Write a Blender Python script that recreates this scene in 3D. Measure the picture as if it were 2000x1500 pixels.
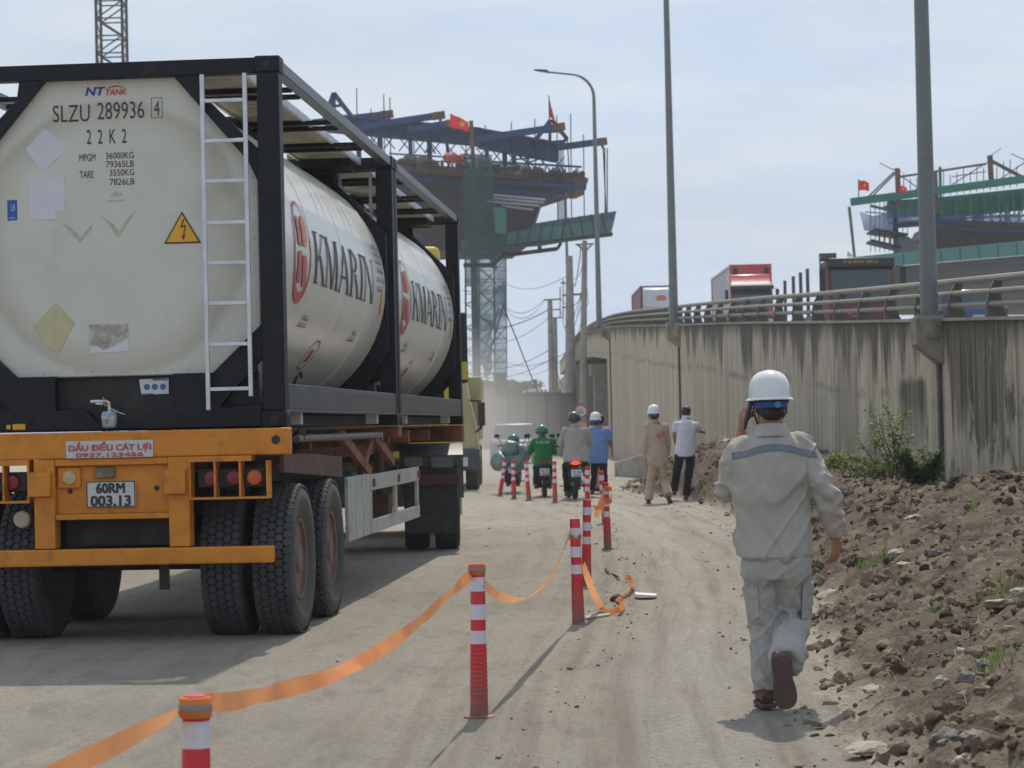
import bpy, bmesh, math, random
from mathutils import Vector, Matrix, noise
random.seed(7)
R=math.radians
sc=bpy.context.scene
for o in list(bpy.data.objects): bpy.data.objects.remove(o)
COL=sc.collection

# ------------------------------------------------ camera
FPX=4350.0; EYE=1.45; PITCH=math.atan(80/FPX); ROLL=R(1.3)
cam=bpy.data.cameras.new('camera'); cam.sensor_width=36; cam.lens=FPX/2000*36
cam.clip_start=.1; cam.clip_end=6000
co=bpy.data.objects.new('camera',cam); COL.objects.link(co)
co.matrix_world=Matrix.Translation((0,0,EYE))@Matrix.Rotation(R(90)+PITCH,4,'X')@Matrix.Rotation(-ROLL,4,'Z')
sc.camera=co
cam.dof.use_dof=True; cam.dof.focus_distance=13.5; cam.dof.aperture_fstop=7.5
_f=Vector((0,math.cos(PITCH),math.sin(PITCH))); _r0=Vector((1,0,0)); _u0=Vector((0,-math.sin(PITCH),math.cos(PITCH)))
_r=math.cos(ROLL)*_r0-math.sin(ROLL)*_u0; _u=math.sin(ROLL)*_r0+math.cos(ROLL)*_u0
def at(px,py,Y):
    "the place in the world seen at a photo point, Y metres ahead"
    d=_f+_r*((px-1000)/FPX)+_u*((750-py)/FPX)
    return Vector((0,0,EYE))+d*(Y/d.y)
def gnd(px,py,z=0):
    d=_f+_r*((px-1000)/FPX)+_u*((750-py)/FPX)
    return Vector((0,0,EYE))+d*((z-EYE)/d.z)

# ------------------------------------------------ sky and sun
SEL=R(57); SAZ=R(6)
w=bpy.data.worlds.new('World'); sc.world=w; w.use_nodes=True
nt=w.node_tree; nt.nodes.clear()
N=nt.nodes.new; L=nt.links.new
out=N('ShaderNodeOutputWorld'); bg=N('ShaderNodeBackground'); bg.inputs[1].default_value=.095
sky=N('ShaderNodeTexSky'); sky.sky_type='NISHITA'; sky.sun_disc=False; sky.sun_elevation=SEL; sky.sun_rotation=SAZ
sky.air_density=1.3; sky.dust_density=3.5; sky.ozone_density=1.2
tc=N('ShaderNodeTexCoord'); mp=N('ShaderNodeMapping'); mp.inputs['Scale'].default_value=(3,3,9)
nz=N('ShaderNodeTexNoise'); nz.inputs['Scale'].default_value=1.6; nz.inputs['Detail'].default_value=5; nz.inputs['Roughness'].default_value=.55
cr=N('ShaderNodeMapRange'); cr.inputs[1].default_value=.35; cr.inputs[2].default_value=.7; cr.inputs[3].default_value=.68; cr.inputs[4].default_value=.9
mx=N('ShaderNodeMix'); mx.data_type='RGBA'; mx.inputs['B'].default_value=(7.2,8.6,10.6,1)
L(tc.outputs['Generated'],mp.inputs[0]); L(mp.outputs[0],nz.inputs[0]); L(nz.outputs[0],cr.inputs[0]); L(cr.outputs[0],mx.inputs['Factor'])
n2=N('ShaderNodeTexNoise'); n2.inputs['Scale'].default_value=2.3; n2.inputs['Detail'].default_value=7; n2.inputs['Roughness'].default_value=.62; mp2=N('ShaderNodeMapping'); mp2.inputs['Scale'].default_value=(2.2,2.2,11); mp2.inputs['Location'].default_value=(3.1,0,.4); L(tc.outputs['Generated'],mp2.inputs[0]); L(mp2.outputs[0],n2.inputs[0])
r2=N('ShaderNodeMapRange'); r2.inputs[1].default_value=.42; r2.inputs[2].default_value=.66; r2.inputs[3].default_value=0; r2.inputs[4].default_value=.8; L(n2.outputs[0],r2.inputs[0]); cl=N('ShaderNodeMix'); cl.data_type='RGBA'; cl.inputs['A'].default_value=(7.0,8.5,10.8,1); cl.inputs['B'].default_value=(9.3,10.1,11.0,1); L(r2.outputs[0],cl.inputs['Factor']); L(cl.outputs['Result'],mx.inputs['B'])
L(sky.outputs[0],mx.inputs['A']); L(mx.outputs['Result'],bg.inputs[0]); L(bg.outputs[0],out.inputs[0])
S=Vector((math.sin(SAZ)*math.cos(SEL),math.cos(SAZ)*math.cos(SEL),math.sin(SEL)))
sl=bpy.data.lights.new('sun','SUN'); sl.energy=3.7; sl.angle=R(.9); sl.color=(1,.93,.82)
so=bpy.data.objects.new('sun',sl); COL.objects.link(so); so.rotation_euler=S.to_track_quat('Z','Y').to_euler(); so.location=(0,20,40)
sc.view_settings.view_transform='Standard'; sc.view_settings.look='None'; sc.view_settings.gamma=1
sc.view_settings.exposure=-.18
sc.render.engine='CYCLES'
sc.cycles.volume_bounces=1

# ------------------------------------------------ helpers
class MB:
    def __init__(s): s.v=[]; s.f=[]; s.m=[]; s.mi=0; s.uv=None
    def add(s,vs,fs):
        n=len(s.v); s.v+= [Vector(x) for x in vs]; s.f+=[tuple(n+i for i in f) for f in fs]; s.m+=[s.mi]*len(fs); return s
    def box(s,x0,x1,y0,y1,z0,z1):
        return s.add([(x0,y0,z0),(x1,y0,z0),(x1,y1,z0),(x0,y1,z0),(x0,y0,z1),(x1,y0,z1),(x1,y1,z1),(x0,y1,z1)],
          [(0,3,2,1),(4,5,6,7),(0,1,5,4),(1,2,6,5),(2,3,7,6),(3,0,4,7)])
    def seg(s,p0,p1,w,h=None,up=(0,0,1)):
        "rectangular bar from p0 to p1; h along up, w sideways"
        p0=Vector(p0);p1=Vector(p1);h=w if h is None else h
        d=(p1-p0).normalized(); up=Vector(up)
        if abs(d.dot(up))>.98: up=Vector((0,1,0))
        a=d.cross(up).normalized(); b=a.cross(d).normalized()
        vs=[p+a*(w/2*i)+b*(h/2*j) for p in (p0,p1) for i,j in ((-1,-1),(1,-1),(1,1),(-1,1))]
        return s.add(vs,[(0,3,2,1),(4,5,6,7),(0,1,5,4),(1,2,6,5),(2,3,7,6),(3,0,4,7)])
    def tube(s,pts,rad,n=10,side=None,caps=True):
        "pts: points; rad: number or list of r or (ra,rb) ; side: fixed first axis"
        pts=[Vector(p) for p in pts]; k=len(pts)
        if not isinstance(rad,(list,tuple)): rad=[rad]*k
        vs=[];fs=[];prev=None
        for i,p in enumerate(pts):
            d=(pts[min(i+1,k-1)]-pts[max(i-1,0)]).normalized()
            if side is not None: a=Vector(side)
            else: a=prev if prev is not None else (Vector((1,0,0)) if abs(d.x)<.9 else Vector((0,0,1)))
            a=(a-d*a.dot(d)).normalized(); b=d.cross(a); prev=a
            ra,rb=rad[i] if isinstance(rad[i],(tuple,list)) else (rad[i],rad[i])
            for j in range(n):
                t=2*math.pi*j/n; vs.append(p+a*(ra*math.cos(t))+b*(rb*math.sin(t)))
        for i in range(k-1):
            for j in range(n):
                q=(j+1)%n; fs.append((i*n+j,i*n+q,(i+1)*n+q,(i+1)*n+j))
        if caps: fs.append(tuple(range(n-1,-1,-1))); fs.append(tuple((k-1)*n+j for j in range(n)))
        return s.add(vs,fs)
    def cyl(s,p0,p1,r0,r1=None,n=16): return s.tube([p0,p1],[r0,r0 if r1 is None else r1],n)
    def lathe(s,prof,c=(0,0,0),axis='Z',n=32):
        c=Vector(c); vs=[];fs=[];k=len(prof)
        for r,h in prof:
            for j in range(n):
                t=2*math.pi*j/n; x,y=r*math.cos(t),r*math.sin(t)
                vs.append(c+(Vector((x,y,h)) if axis=='Z' else Vector((h,x,y)) if axis=='X' else Vector((y,h,x))))
        for i in range(k-1):
            for j in range(n):
                q=(j+1)%n; fs.append((i*n+j,i*n+q,(i+1)*n+q,(i+1)*n+j))
        if prof[0][0]>1e-5: fs.append(tuple(range(n-1,-1,-1)))
        if prof[-1][0]>1e-5: fs.append(tuple((k-1)*n+j for j in range(n)))
        return s.add(vs,fs)
    def ell(s,c,rx,ry=None,rz=None,nu=16,nv=10,z0=-1,z1=1):
        c=Vector(c); ry=rx if ry is None else ry; rz=rx if rz is None else rz
        vs=[];fs=[]
        a0=math.asin(z0);a1=math.asin(z1)
        for i in range(nv+1):
            a=a0+(a1-a0)*i/nv
            for j in range(nu):
                t=2*math.pi*j/nu; vs.append(c+Vector((rx*math.cos(a)*math.cos(t),ry*math.cos(a)*math.sin(t),rz*math.sin(a))))
        for i in range(nv):
            for j in range(nu):
                q=(j+1)%nu; fs.append((i*nu+j,i*nu+q,(i+1)*nu+q,(i+1)*nu+j))
        fs.append(tuple(range(nu-1,-1,-1))); fs.append(tuple(nv*nu+j for j in range(nu)))
        return s.add(vs,fs)
    def prism(s,pts,vec):
        "closed outline swept along vec"
        pts=[Vector(p) for p in pts]; vec=Vector(vec); n=len(pts)
        fs=[tuple(range(n-1,-1,-1)),tuple(range(n,2*n))]+[(i,(i+1)%n,n+(i+1)%n,n+i) for i in range(n)]
        return s.add(pts+[p+vec for p in pts],fs)
    def poly(s,pts): return s.add(pts,[tuple(range(len(pts)))])
    def xf(s,M):
        s.v=[M@v for v in s.v]; return s
def world_of(o):
    M=o.matrix_basis.copy()
    while o.parent: o=o.parent; M=o.matrix_basis@M
    return M
def obj(name,mb,mats,parent=None,world=False,bevel=0,smooth=35):
    vs=mb.v
    loc=Vector((0,0,0))
    if world and parent is not None:
        Mi=world_of(parent).inverted(); vs=[Mi@v for v in vs]
    elif parent is None and vs:
        loc=Vector((sum(v.x for v in vs)/len(vs),sum(v.y for v in vs)/len(vs),min(v.z for v in vs)))
        vs=[v-loc for v in vs]
    me=bpy.data.meshes.new(name); me.from_pydata([tuple(v) for v in vs],[],mb.f)
    if not isinstance(mats,(list,tuple)): mats=[mats]
    for m in mats: me.materials.append(m)
    if len(mats)>1: me.polygons.foreach_set('material_index',mb.m)
    me.update()
    bm=bmesh.new(); bm.from_mesh(me); bmesh.ops.recalc_face_normals(bm,faces=bm.faces)
    if mb.uv:
        lay=bm.loops.layers.uv.new('UVMap')
        bm.verts.ensure_lookup_table()
        for f in bm.faces:
            for l in f.loops: l[lay].uv=mb.uv[l.vert.index]
    bm.to_mesh(me); bm.free()
    if smooth:
        me.shade_smooth(); me.set_sharp_from_angle(angle=R(smooth))
    o=bpy.data.objects.new(name,me); COL.objects.link(o); o.location=loc
    if parent is not None: o.parent=parent
    if bevel:
        b=o.modifiers.new('b','BEVEL'); b.width=bevel; b.segments=2; b.limit_method='ANGLE'; b.angle_limit=R(40)
    return o
def tag(o,label=None,cat=None,group=None,kind=None):
    if label: o['label']=label
    if cat: o['category']=cat
    if group: o['group']=group
    if kind: o['kind']=kind
    return o
def thing(name,loc,label,cat,group=None,rz=0):
    o=bpy.data.objects.new(name,None); COL.objects.link(o); o.location=loc; o.rotation_euler=(0,0,rz); o.empty_display_size=.2
    return tag(o,label,cat,group)
def copy_tree(o,parent=None):
    c=o.copy(); COL.objects.link(c); c.parent=parent
    for ch in [x for x in bpy.data.objects if x.parent is o]: copy_tree(ch,c)
    return c
def interp(x,xs,ys):
    if x<=xs[0]: return ys[0]
    for i in range(1,len(xs)):
        if x<=xs[i]: t=(x-xs[i-1])/(xs[i]-xs[i-1]); return ys[i-1]+t*(ys[i]-ys[i-1])
    return ys[-1]
def fbm(p,o=4): return noise.fractal(Vector(p),1.0,2.0,o)

# ---- materials
def pm(name,col,rough=.6,metal=0,var=.18,vs=6,bump=0,bs=40,dirt=None,ds=3,dl=(.5,.68),spec=.5,vec='Object',stretch=(1,1,1),coat=0):
    m=bpy.data.materials.new(name); m.use_nodes=True; t=m.node_tree; b=t.nodes['Principled BSDF']
    b.inputs['Roughness'].default_value=rough; b.inputs['Metallic'].default_value=metal
    b.inputs['Specular IOR Level'].default_value=spec; b.inputs['Coat Weight'].default_value=coat
    N=t.nodes.new; L=t.links.new
    tc=N('ShaderNodeTexCoord'); mp=N('ShaderNodeMapping'); mp.inputs['Scale'].default_value=stretch; L(tc.outputs[vec],mp.inputs[0])
    n=N('ShaderNodeTexNoise'); n.inputs['Scale'].default_value=vs; n.inputs['Detail'].default_value=6; n.inputs['Roughness'].default_value=.6; L(mp.outputs[0],n.inputs[0])
    mx=N('ShaderNodeMix'); mx.data_type='RGBA'
    mr=N('ShaderNodeMapRange'); mr.inputs[1].default_value=.3; mr.inputs[2].default_value=.7; L(n.outputs[0],mr.inputs[0]); L(mr.outputs[0],mx.inputs['Factor'])
    mx.inputs['A'].default_value=[min(1,c*(1-var)) for c in col]+[1]; mx.inputs['B'].default_value=[min(1,c*(1+var)) for c in col]+[1]
    last=mx.outputs['Result']
    if dirt:
        n2=N('ShaderNodeTexNoise'); n2.inputs['Scale'].default_value=ds; n2.inputs['Detail'].default_value=8; n2.inputs['Roughness'].default_value=.68; L(mp.outputs[0],n2.inputs[0])
        r2=N('ShaderNodeMapRange'); r2.inputs[1].default_value=dl[0]; r2.inputs[2].default_value=dl[1]; L(n2.outputs[0],r2.inputs[0])
        m2=N('ShaderNodeMix'); m2.data_type='RGBA'; L(r2.outputs[0],m2.inputs['Factor']); L(last,m2.inputs['A']); m2.inputs['B'].default_value=list(dirt)+[1]; last=m2.outputs['Result']
    L(last,b.inputs['Base Color'])
    if bump:
        n3=N('ShaderNodeTexNoise'); n3.inputs['Scale'].default_value=bs; n3.inputs['Detail'].default_value=5; L(mp.outputs[0],n3.inputs[0])
        bp=N('ShaderNodeBump'); bp.inputs['Strength'].default_value=bump; bp.inputs['Distance'].default_value=.01*(3 if bump>=1 else 1); L(n3.outputs[0],bp.inputs['Height']); L(bp.outputs[0],b.inputs['Normal'])
    return m
M={}
M['frame']=pm('frame_paint',(.006,.007,.011),.5,var=.3,vs=4,dirt=(.03,.026,.022),ds=5,dl=(.58,.82),bump=.15,bs=30,spec=.3)
M['skirt']=pm('skirt_dark',(.02,.019,.017),.7,dirt=(.05,.045,.035),ds=3)
M['bracket']=pm('bracket_concrete',(.30,.26,.20),.9,var=.3,vs=3,dirt=(.10,.085,.07),ds=2.5,dl=(.5,.68),bump=.5)
M['flap']=pm('flap_black',(.02,.02,.02),.7,dirt=(.06,.055,.05),ds=3)
M['mudg']=pm('dusty_black_plastic',(.045,.045,.046),.5,var=.3,vs=3,dirt=(.10,.095,.085),ds=3,dl=(.45,.7))
M['rail']=pm('rail_paint',(.05,.058,.068),.38,var=.25,vs=3,dirt=(.10,.09,.075),ds=4,dl=(.5,.8),bump=.1)
M['clad0']=pm('cream_cladding',(.60,.585,.50),.34,var=.05,vs=2.5,dirt=(.42,.38,.29),ds=1.6,dl=(.56,.9),spec=.5,bump=.06,bs=3)
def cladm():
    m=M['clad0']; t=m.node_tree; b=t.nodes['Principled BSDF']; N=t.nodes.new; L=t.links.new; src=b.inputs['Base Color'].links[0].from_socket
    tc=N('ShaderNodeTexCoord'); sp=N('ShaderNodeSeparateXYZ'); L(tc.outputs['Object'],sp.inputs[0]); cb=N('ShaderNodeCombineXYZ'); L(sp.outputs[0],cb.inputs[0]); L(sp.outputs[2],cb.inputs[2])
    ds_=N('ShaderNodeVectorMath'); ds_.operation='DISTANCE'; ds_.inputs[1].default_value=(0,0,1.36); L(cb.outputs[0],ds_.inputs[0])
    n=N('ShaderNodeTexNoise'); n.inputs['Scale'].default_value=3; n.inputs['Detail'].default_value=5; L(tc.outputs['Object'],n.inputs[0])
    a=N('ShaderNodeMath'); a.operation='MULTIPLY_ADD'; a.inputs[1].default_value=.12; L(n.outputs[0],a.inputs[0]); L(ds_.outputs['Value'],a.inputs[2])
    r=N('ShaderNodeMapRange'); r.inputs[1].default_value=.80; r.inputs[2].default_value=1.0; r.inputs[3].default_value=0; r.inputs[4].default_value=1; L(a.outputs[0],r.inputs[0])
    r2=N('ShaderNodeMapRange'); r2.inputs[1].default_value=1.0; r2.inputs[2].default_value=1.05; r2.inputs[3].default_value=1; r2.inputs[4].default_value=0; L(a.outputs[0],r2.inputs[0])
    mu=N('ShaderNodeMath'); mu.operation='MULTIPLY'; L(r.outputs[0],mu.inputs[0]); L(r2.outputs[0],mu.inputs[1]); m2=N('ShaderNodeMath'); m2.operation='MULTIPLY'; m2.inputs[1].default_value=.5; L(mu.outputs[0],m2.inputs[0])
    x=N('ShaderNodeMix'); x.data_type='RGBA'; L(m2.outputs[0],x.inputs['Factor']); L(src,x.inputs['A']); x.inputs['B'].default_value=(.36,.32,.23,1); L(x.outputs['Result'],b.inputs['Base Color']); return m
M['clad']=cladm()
M['cladc']=pm('cream_cylinder',(.70,.675,.595),.24,var=.04,vs=1.2,dirt=(.50,.42,.30),ds=1.3,dl=(.56,.95),spec=.5,bump=.03,bs=1.5)
M['alu']=pm('aluminium',(.62,.63,.66),.45,metal=.5,var=.15)
M['walk']=pm('walkway_sheet',(.50,.46,.36),.6,var=.15,vs=15,dirt=(.25,.22,.16),ds=6)
M['black']=pm('black_plastic',(.015,.015,.016),.55,var=.2)
M['ink']=pm('dark_lettering',(.05,.035,.035),.6,var=.25,vs=30)
M['kink']=pm('slate_lettering',(.045,.055,.075),.6,var=.3,vs=12,dirt=(.3,.3,.28),ds=25,dl=(.58,.75))
M['kred']=pm('logo_red',(.50,.09,.095),.5,var=.2,vs=10)
M['kora']=pm('logo_orange',(.75,.22,.09),.5)
M['white']=pm('white_sticker',(.62,.62,.66),.5,var=.05)
M['grime']=pm('grime',(.47,.44,.355),.6,var=.2,vs=25)
M['ghost']=pm('sticker_residue',(.36,.33,.28),.7,var=.25,vs=20,dirt=(.55,.54,.47),ds=12,dl=(.45,.6))
M['yelst']=pm('faded_yellow_sticker',(.52,.475,.28),.6,var=.1,vs=12)
M['amb']=pm('warning_yellow',(.75,.38,.02),.5,var=.05)
M['blue']=pm('blue_sticker',(.02,.10,.42),.5,var=.1)
M['nblue']=pm('navy_lettering',(.03,.04,.28),.5,var=.1)
M['nred']=pm('red_lettering',(.55,.03,.04),.5,var=.1)
M['orange']=pm('orange_paint',(.62,.215,.012),.5,var=.15,vs=5,dirt=(.24,.11,.04),ds=7,dl=(.54,.76),bump=.2,bs=25)
M['rust']=pm('rusty_orange_paint',(.23,.065,.018),.65,var=.3,vs=6,dirt=(.06,.035,.025),ds=4,dl=(.45,.65),bump=.3)
M['brown']=pm('brown_steel',(.085,.04,.025),.7,var=.3,vs=6,dirt=(.12,.10,.08),ds=5,dl=(.5,.7),bump=.3)
M['tread']=pm('dusty_lightened_tread',(.048,.05,.055),.8,var=.25,vs=8,dirt=(.075,.07,.06),ds=5,dl=(.5,.75),bump=.2,bs=60)  # dusty blocks, also paler than the tyre base: gap shade put into colour
M['tyre']=pm('tyre_rubber',(.014,.015,.017),.75,var=.25,vs=8,dirt=(.05,.047,.042),ds=5,dl=(.5,.75),bump=.2,bs=60)
M['tyreside']=pm('dusty_sidewall',(.052,.052,.045),.8,var=.25,vs=5,dirt=(.085,.08,.065),ds=3,dl=(.45,.7),bump=.15)
M['rim']=pm('dusty_rim',(.15,.075,.06),.7,var=.3,vs=6,dirt=(.15,.13,.105),ds=5,dl=(.4,.6))
M['greypaint']=pm('grey_white_paint',(.40,.41,.38),.6,var=.12,vs=3,dirt=(.22,.18,.13),ds=7,dl=(.53,.72),bump=.3)
M['redlens']=pm('red_lens',(.25,.015,.025),.3,spec=.5); M['oralens']=pm('amber_lens',(.55,.12,.02),.3)
M['yellow']=pm('yellow_paint',(.62,.52,.05),.45,var=.1,vs=4,dirt=(.45,.38,.17),ds=4,dl=(.5,.7))
M['dustyel']=pm('dusty_yellow_paint',(.45,.42,.16),.7,var=.12,vs=5,dirt=(.36,.33,.24),ds=5,dl=(.4,.65))
M['glass']=pm('dark_glass',(.012,.04,.043),.08,var=.1,spec=.8)
M['plate']=pm('number_plate',(.55,.56,.55),.5,var=.06,dirt=(.3,.27,.22),ds=30,dl=(.6,.8))
M['red']=pm('bollard_red',(.62,.03,.035),.5,var=.12,vs=15,dirt=(.36,.06,.05),ds=25,dl=(.52,.75))
M['refl']=pm('reflective_white',(.66,.62,.68),.45,var=.06,vs=40)
M['tapegrey']=pm('grey_stripe',(.25,.22,.2),.5)
M['conc']=pm('concrete',(.30,.285,.25),.85,var=.15,vs=2,dirt=(.16,.145,.12),ds=2.5,dl=(.5,.72),bump=.4,bs=14)
M['polegrey']=pm('galvanised_pole',(.17,.185,.18),.5,metal=.2,var=.12,vs=3)
M['railbar']=pm('railing_paint',(.20,.18,.145),.6,var=.15,vs=3,dirt=(.16,.13,.1),ds=6,dl=(.55,.75))
M['railpost']=pm('railing_post_steel',(.10,.09,.075),.65,var=.25,vs=5)
M['asphalt']=pm('asphalt',(.06,.06,.058),.9,var=.2,vs=3,bump=.2)
M['steelblue']=pm('blue_steel',(.004,.045,.16),.85,var=.35,vs=.8,dirt=(.015,.035,.06),ds=.8,dl=(.5,.7))
M['steelgreen']=pm('green_steel',(.012,.20,.14),.75,var=.3,vs=.8,dirt=(.02,.08,.07),ds=.8,dl=(.5,.7))
M['form']=pm('dark_formwork',(.026,.020,.020),.85,var=.4,vs=.7,dirt=(.09,.05,.035),ds=.9,dl=(.52,.75))
M['rustpost']=pm('rusty_post',(.14,.065,.04),.8,var=.35,vs=1.5)
M['skinn']=pm('skin',(.34,.155,.09),.5,var=.1,vs=20)
M['skind']=pm('skin_tanned',(.30,.13,.075),.55,var=.1,vs=20)
M['hair']=pm('hair',(.012,.010,.010),.5,var=.4,vs=60,bump=.5,bs=150)
M['hat']=pm('hard_hat_shell',(.70,.72,.70),.25,var=.03,spec=.5)
M['bark']=pm('bark',(.10,.075,.045),.85,var=.3)
def leafmat(name,a,b):
    m=pm(name,a,.55,var=.35,vs=3); t=m.node_tree; bs=t.nodes['Principled BSDF']
    tr=t.nodes.new('ShaderNodeBsdfTranslucent'); tr.inputs[0].default_value=list(b)+[1]; ms=t.nodes.new('ShaderNodeMixShader'); ms.inputs[0].default_value=.4
    o=t.nodes['Material Output']; t.links.new(bs.outputs[0],ms.inputs[1]); t.links.new(tr.outputs[0],ms.inputs[2]); t.links.new(ms.outputs[0],o.inputs[0]); return m
M['leaf']=leafmat('leaves',(.11,.155,.045),(.20,.28,.04)); M['leafd']=leafmat('dark_leaves',(.055,.09,.022),(.10,.16,.02))
M['tape']=leafmat('orange_tape',(.88,.25,.055),(1.0,.50,.24))
def netmat(name,col,alpha,freq=9):
    m=pm(name,col,.8,var=.3,vs=.6); t=m.node_tree; bs=t.nodes['Principled BSDF']
    tp=t.nodes.new('ShaderNodeBsdfTransparent'); ms=t.nodes.new('ShaderNodeMixShader')
    n=t.nodes.new('ShaderNodeTexNoise'); n.inputs['Scale'].default_value=.5; mr=t.nodes.new('ShaderNodeMapRange'); mr.inputs[1].default_value=.35; mr.inputs[2].default_value=.65
    mr.inputs[3].default_value=alpha-.2; mr.inputs[4].default_value=alpha+.15
    tcn=t.nodes.new('ShaderNodeTexCoord'); t.links.new(tcn.outputs['Object'],n.inputs[0]); t.links.new(n.outputs[0],mr.inputs[0]); t.links.new(mr.outputs[0],ms.inputs[0])
    t.links.new(tp.outputs[0],ms.inputs[1]); t.links.new(bs.outputs[0],ms.inputs[2]); t.links.new(ms.outputs[0],t.nodes['Material Output'].inputs[0]); return m
M['netg']=netmat('green_net',(.010,.055,.048),.52); M['netb']=netmat('blue_net',(.10,.15,.30),.55); M['nett']=netmat('teal_net',(.09,.20,.21),.5)

# ---- text laid on a surface through a mapping (u,v)->point
def glyphs(body,bold=0.0):
    cu=bpy.data.curves.new('t','FONT'); cu.body=body; cu.size=1; cu.offset=bold; cu.resolution_u=3
    o=bpy.data.objects.new('t',cu); COL.objects.link(o)
    dg=bpy.context.evaluated_depsgraph_get(); dg.update(); e=o.evaluated_get(dg); me=e.to_mesh()
    vs=[(v.co.x,v.co.y) for v in me.vertices]; fs=[tuple(p.vertices) for p in me.polygons]
    e.to_mesh_clear(); bpy.data.objects.remove(o); bpy.data.curves.remove(cu)
    return vs,fs
def text(mb,body,u0,v0,u1,v1,fn,bold=0.0):
    vs,fs=glyphs(body,bold)
    xs=[v[0] for v in vs]; ys=[v[1] for v in vs]; a,b,c,d=min(xs),max(xs),min(ys),max(ys)
    P=[fn(u0+(x-a)/(b-a)*(u1-u0),v0+(y-c)/(d-c)*(v1-v0)) for x,y in vs]
    mb.add(P,fs); return mb
def marks(mb,u0,v0,u1,v1,fn,seed=1):
    "a row of print too small to read: short upright strokes of uneven height"
    rr=random.Random(seed); u=u0; st=(v1-v0)*.55
    while u<u1:
        w_=st*rr.uniform(.5,.95); a=v0+(v1-v0)*rr.choice((0,0,.15,.3))
        if rr.random()>.15:
            mb.add([fn(u,a),fn(u+w_*.35,a),fn(u+w_*.35,v1),fn(u,v1)],[(0,1,2,3)]); mb.add([fn(u+w_*.35,v0),fn(u+w_,v0),fn(u+w_,v0+(v1-v0)*.3),fn(u+w_*.35,v0+(v1-v0)*.3)],[(0,1,2,3)])
        u+=w_*1.3
    return mb
def btext(mb,body,u0,v0,u1,v1,fn,w_=.002):
    for du in (-w_,0,w_):
        for dv in (-w_*.6,w_*.6): text(mb,body,u0+du,v0+dv,u1+du,v1+dv,lambda u,v:fn(u,v)+Vector((0,-.0004*(1+du/w_)-.0002*(dv>0),0)))
    return mb
def flat2d(polys,step=None):
    "2D polygons cut into bands of height step so that they bend with a surface"
    bm=bmesh.new()
    for p in polys: bm.faces.new([bm.verts.new((x,y,0)) for x,y in p])
    bmesh.ops.triangulate(bm,faces=bm.faces)
    if step:
        ys=[v.co.y for v in bm.verts]; y=min(ys)+step
        while y<max(ys):
            bmesh.ops.bisect_plane(bm,geom=list(bm.verts)+list(bm.edges)+list(bm.faces),plane_co=(0,y,0),plane_no=(0,1,0)); y+=step
    bm.verts.index_update(); vs=[(v.co.x,v.co.y) for v in bm.verts]; fs=[tuple(v.index for v in f.verts) for f in bm.faces]; bm.free()
    return vs,fs

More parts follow.
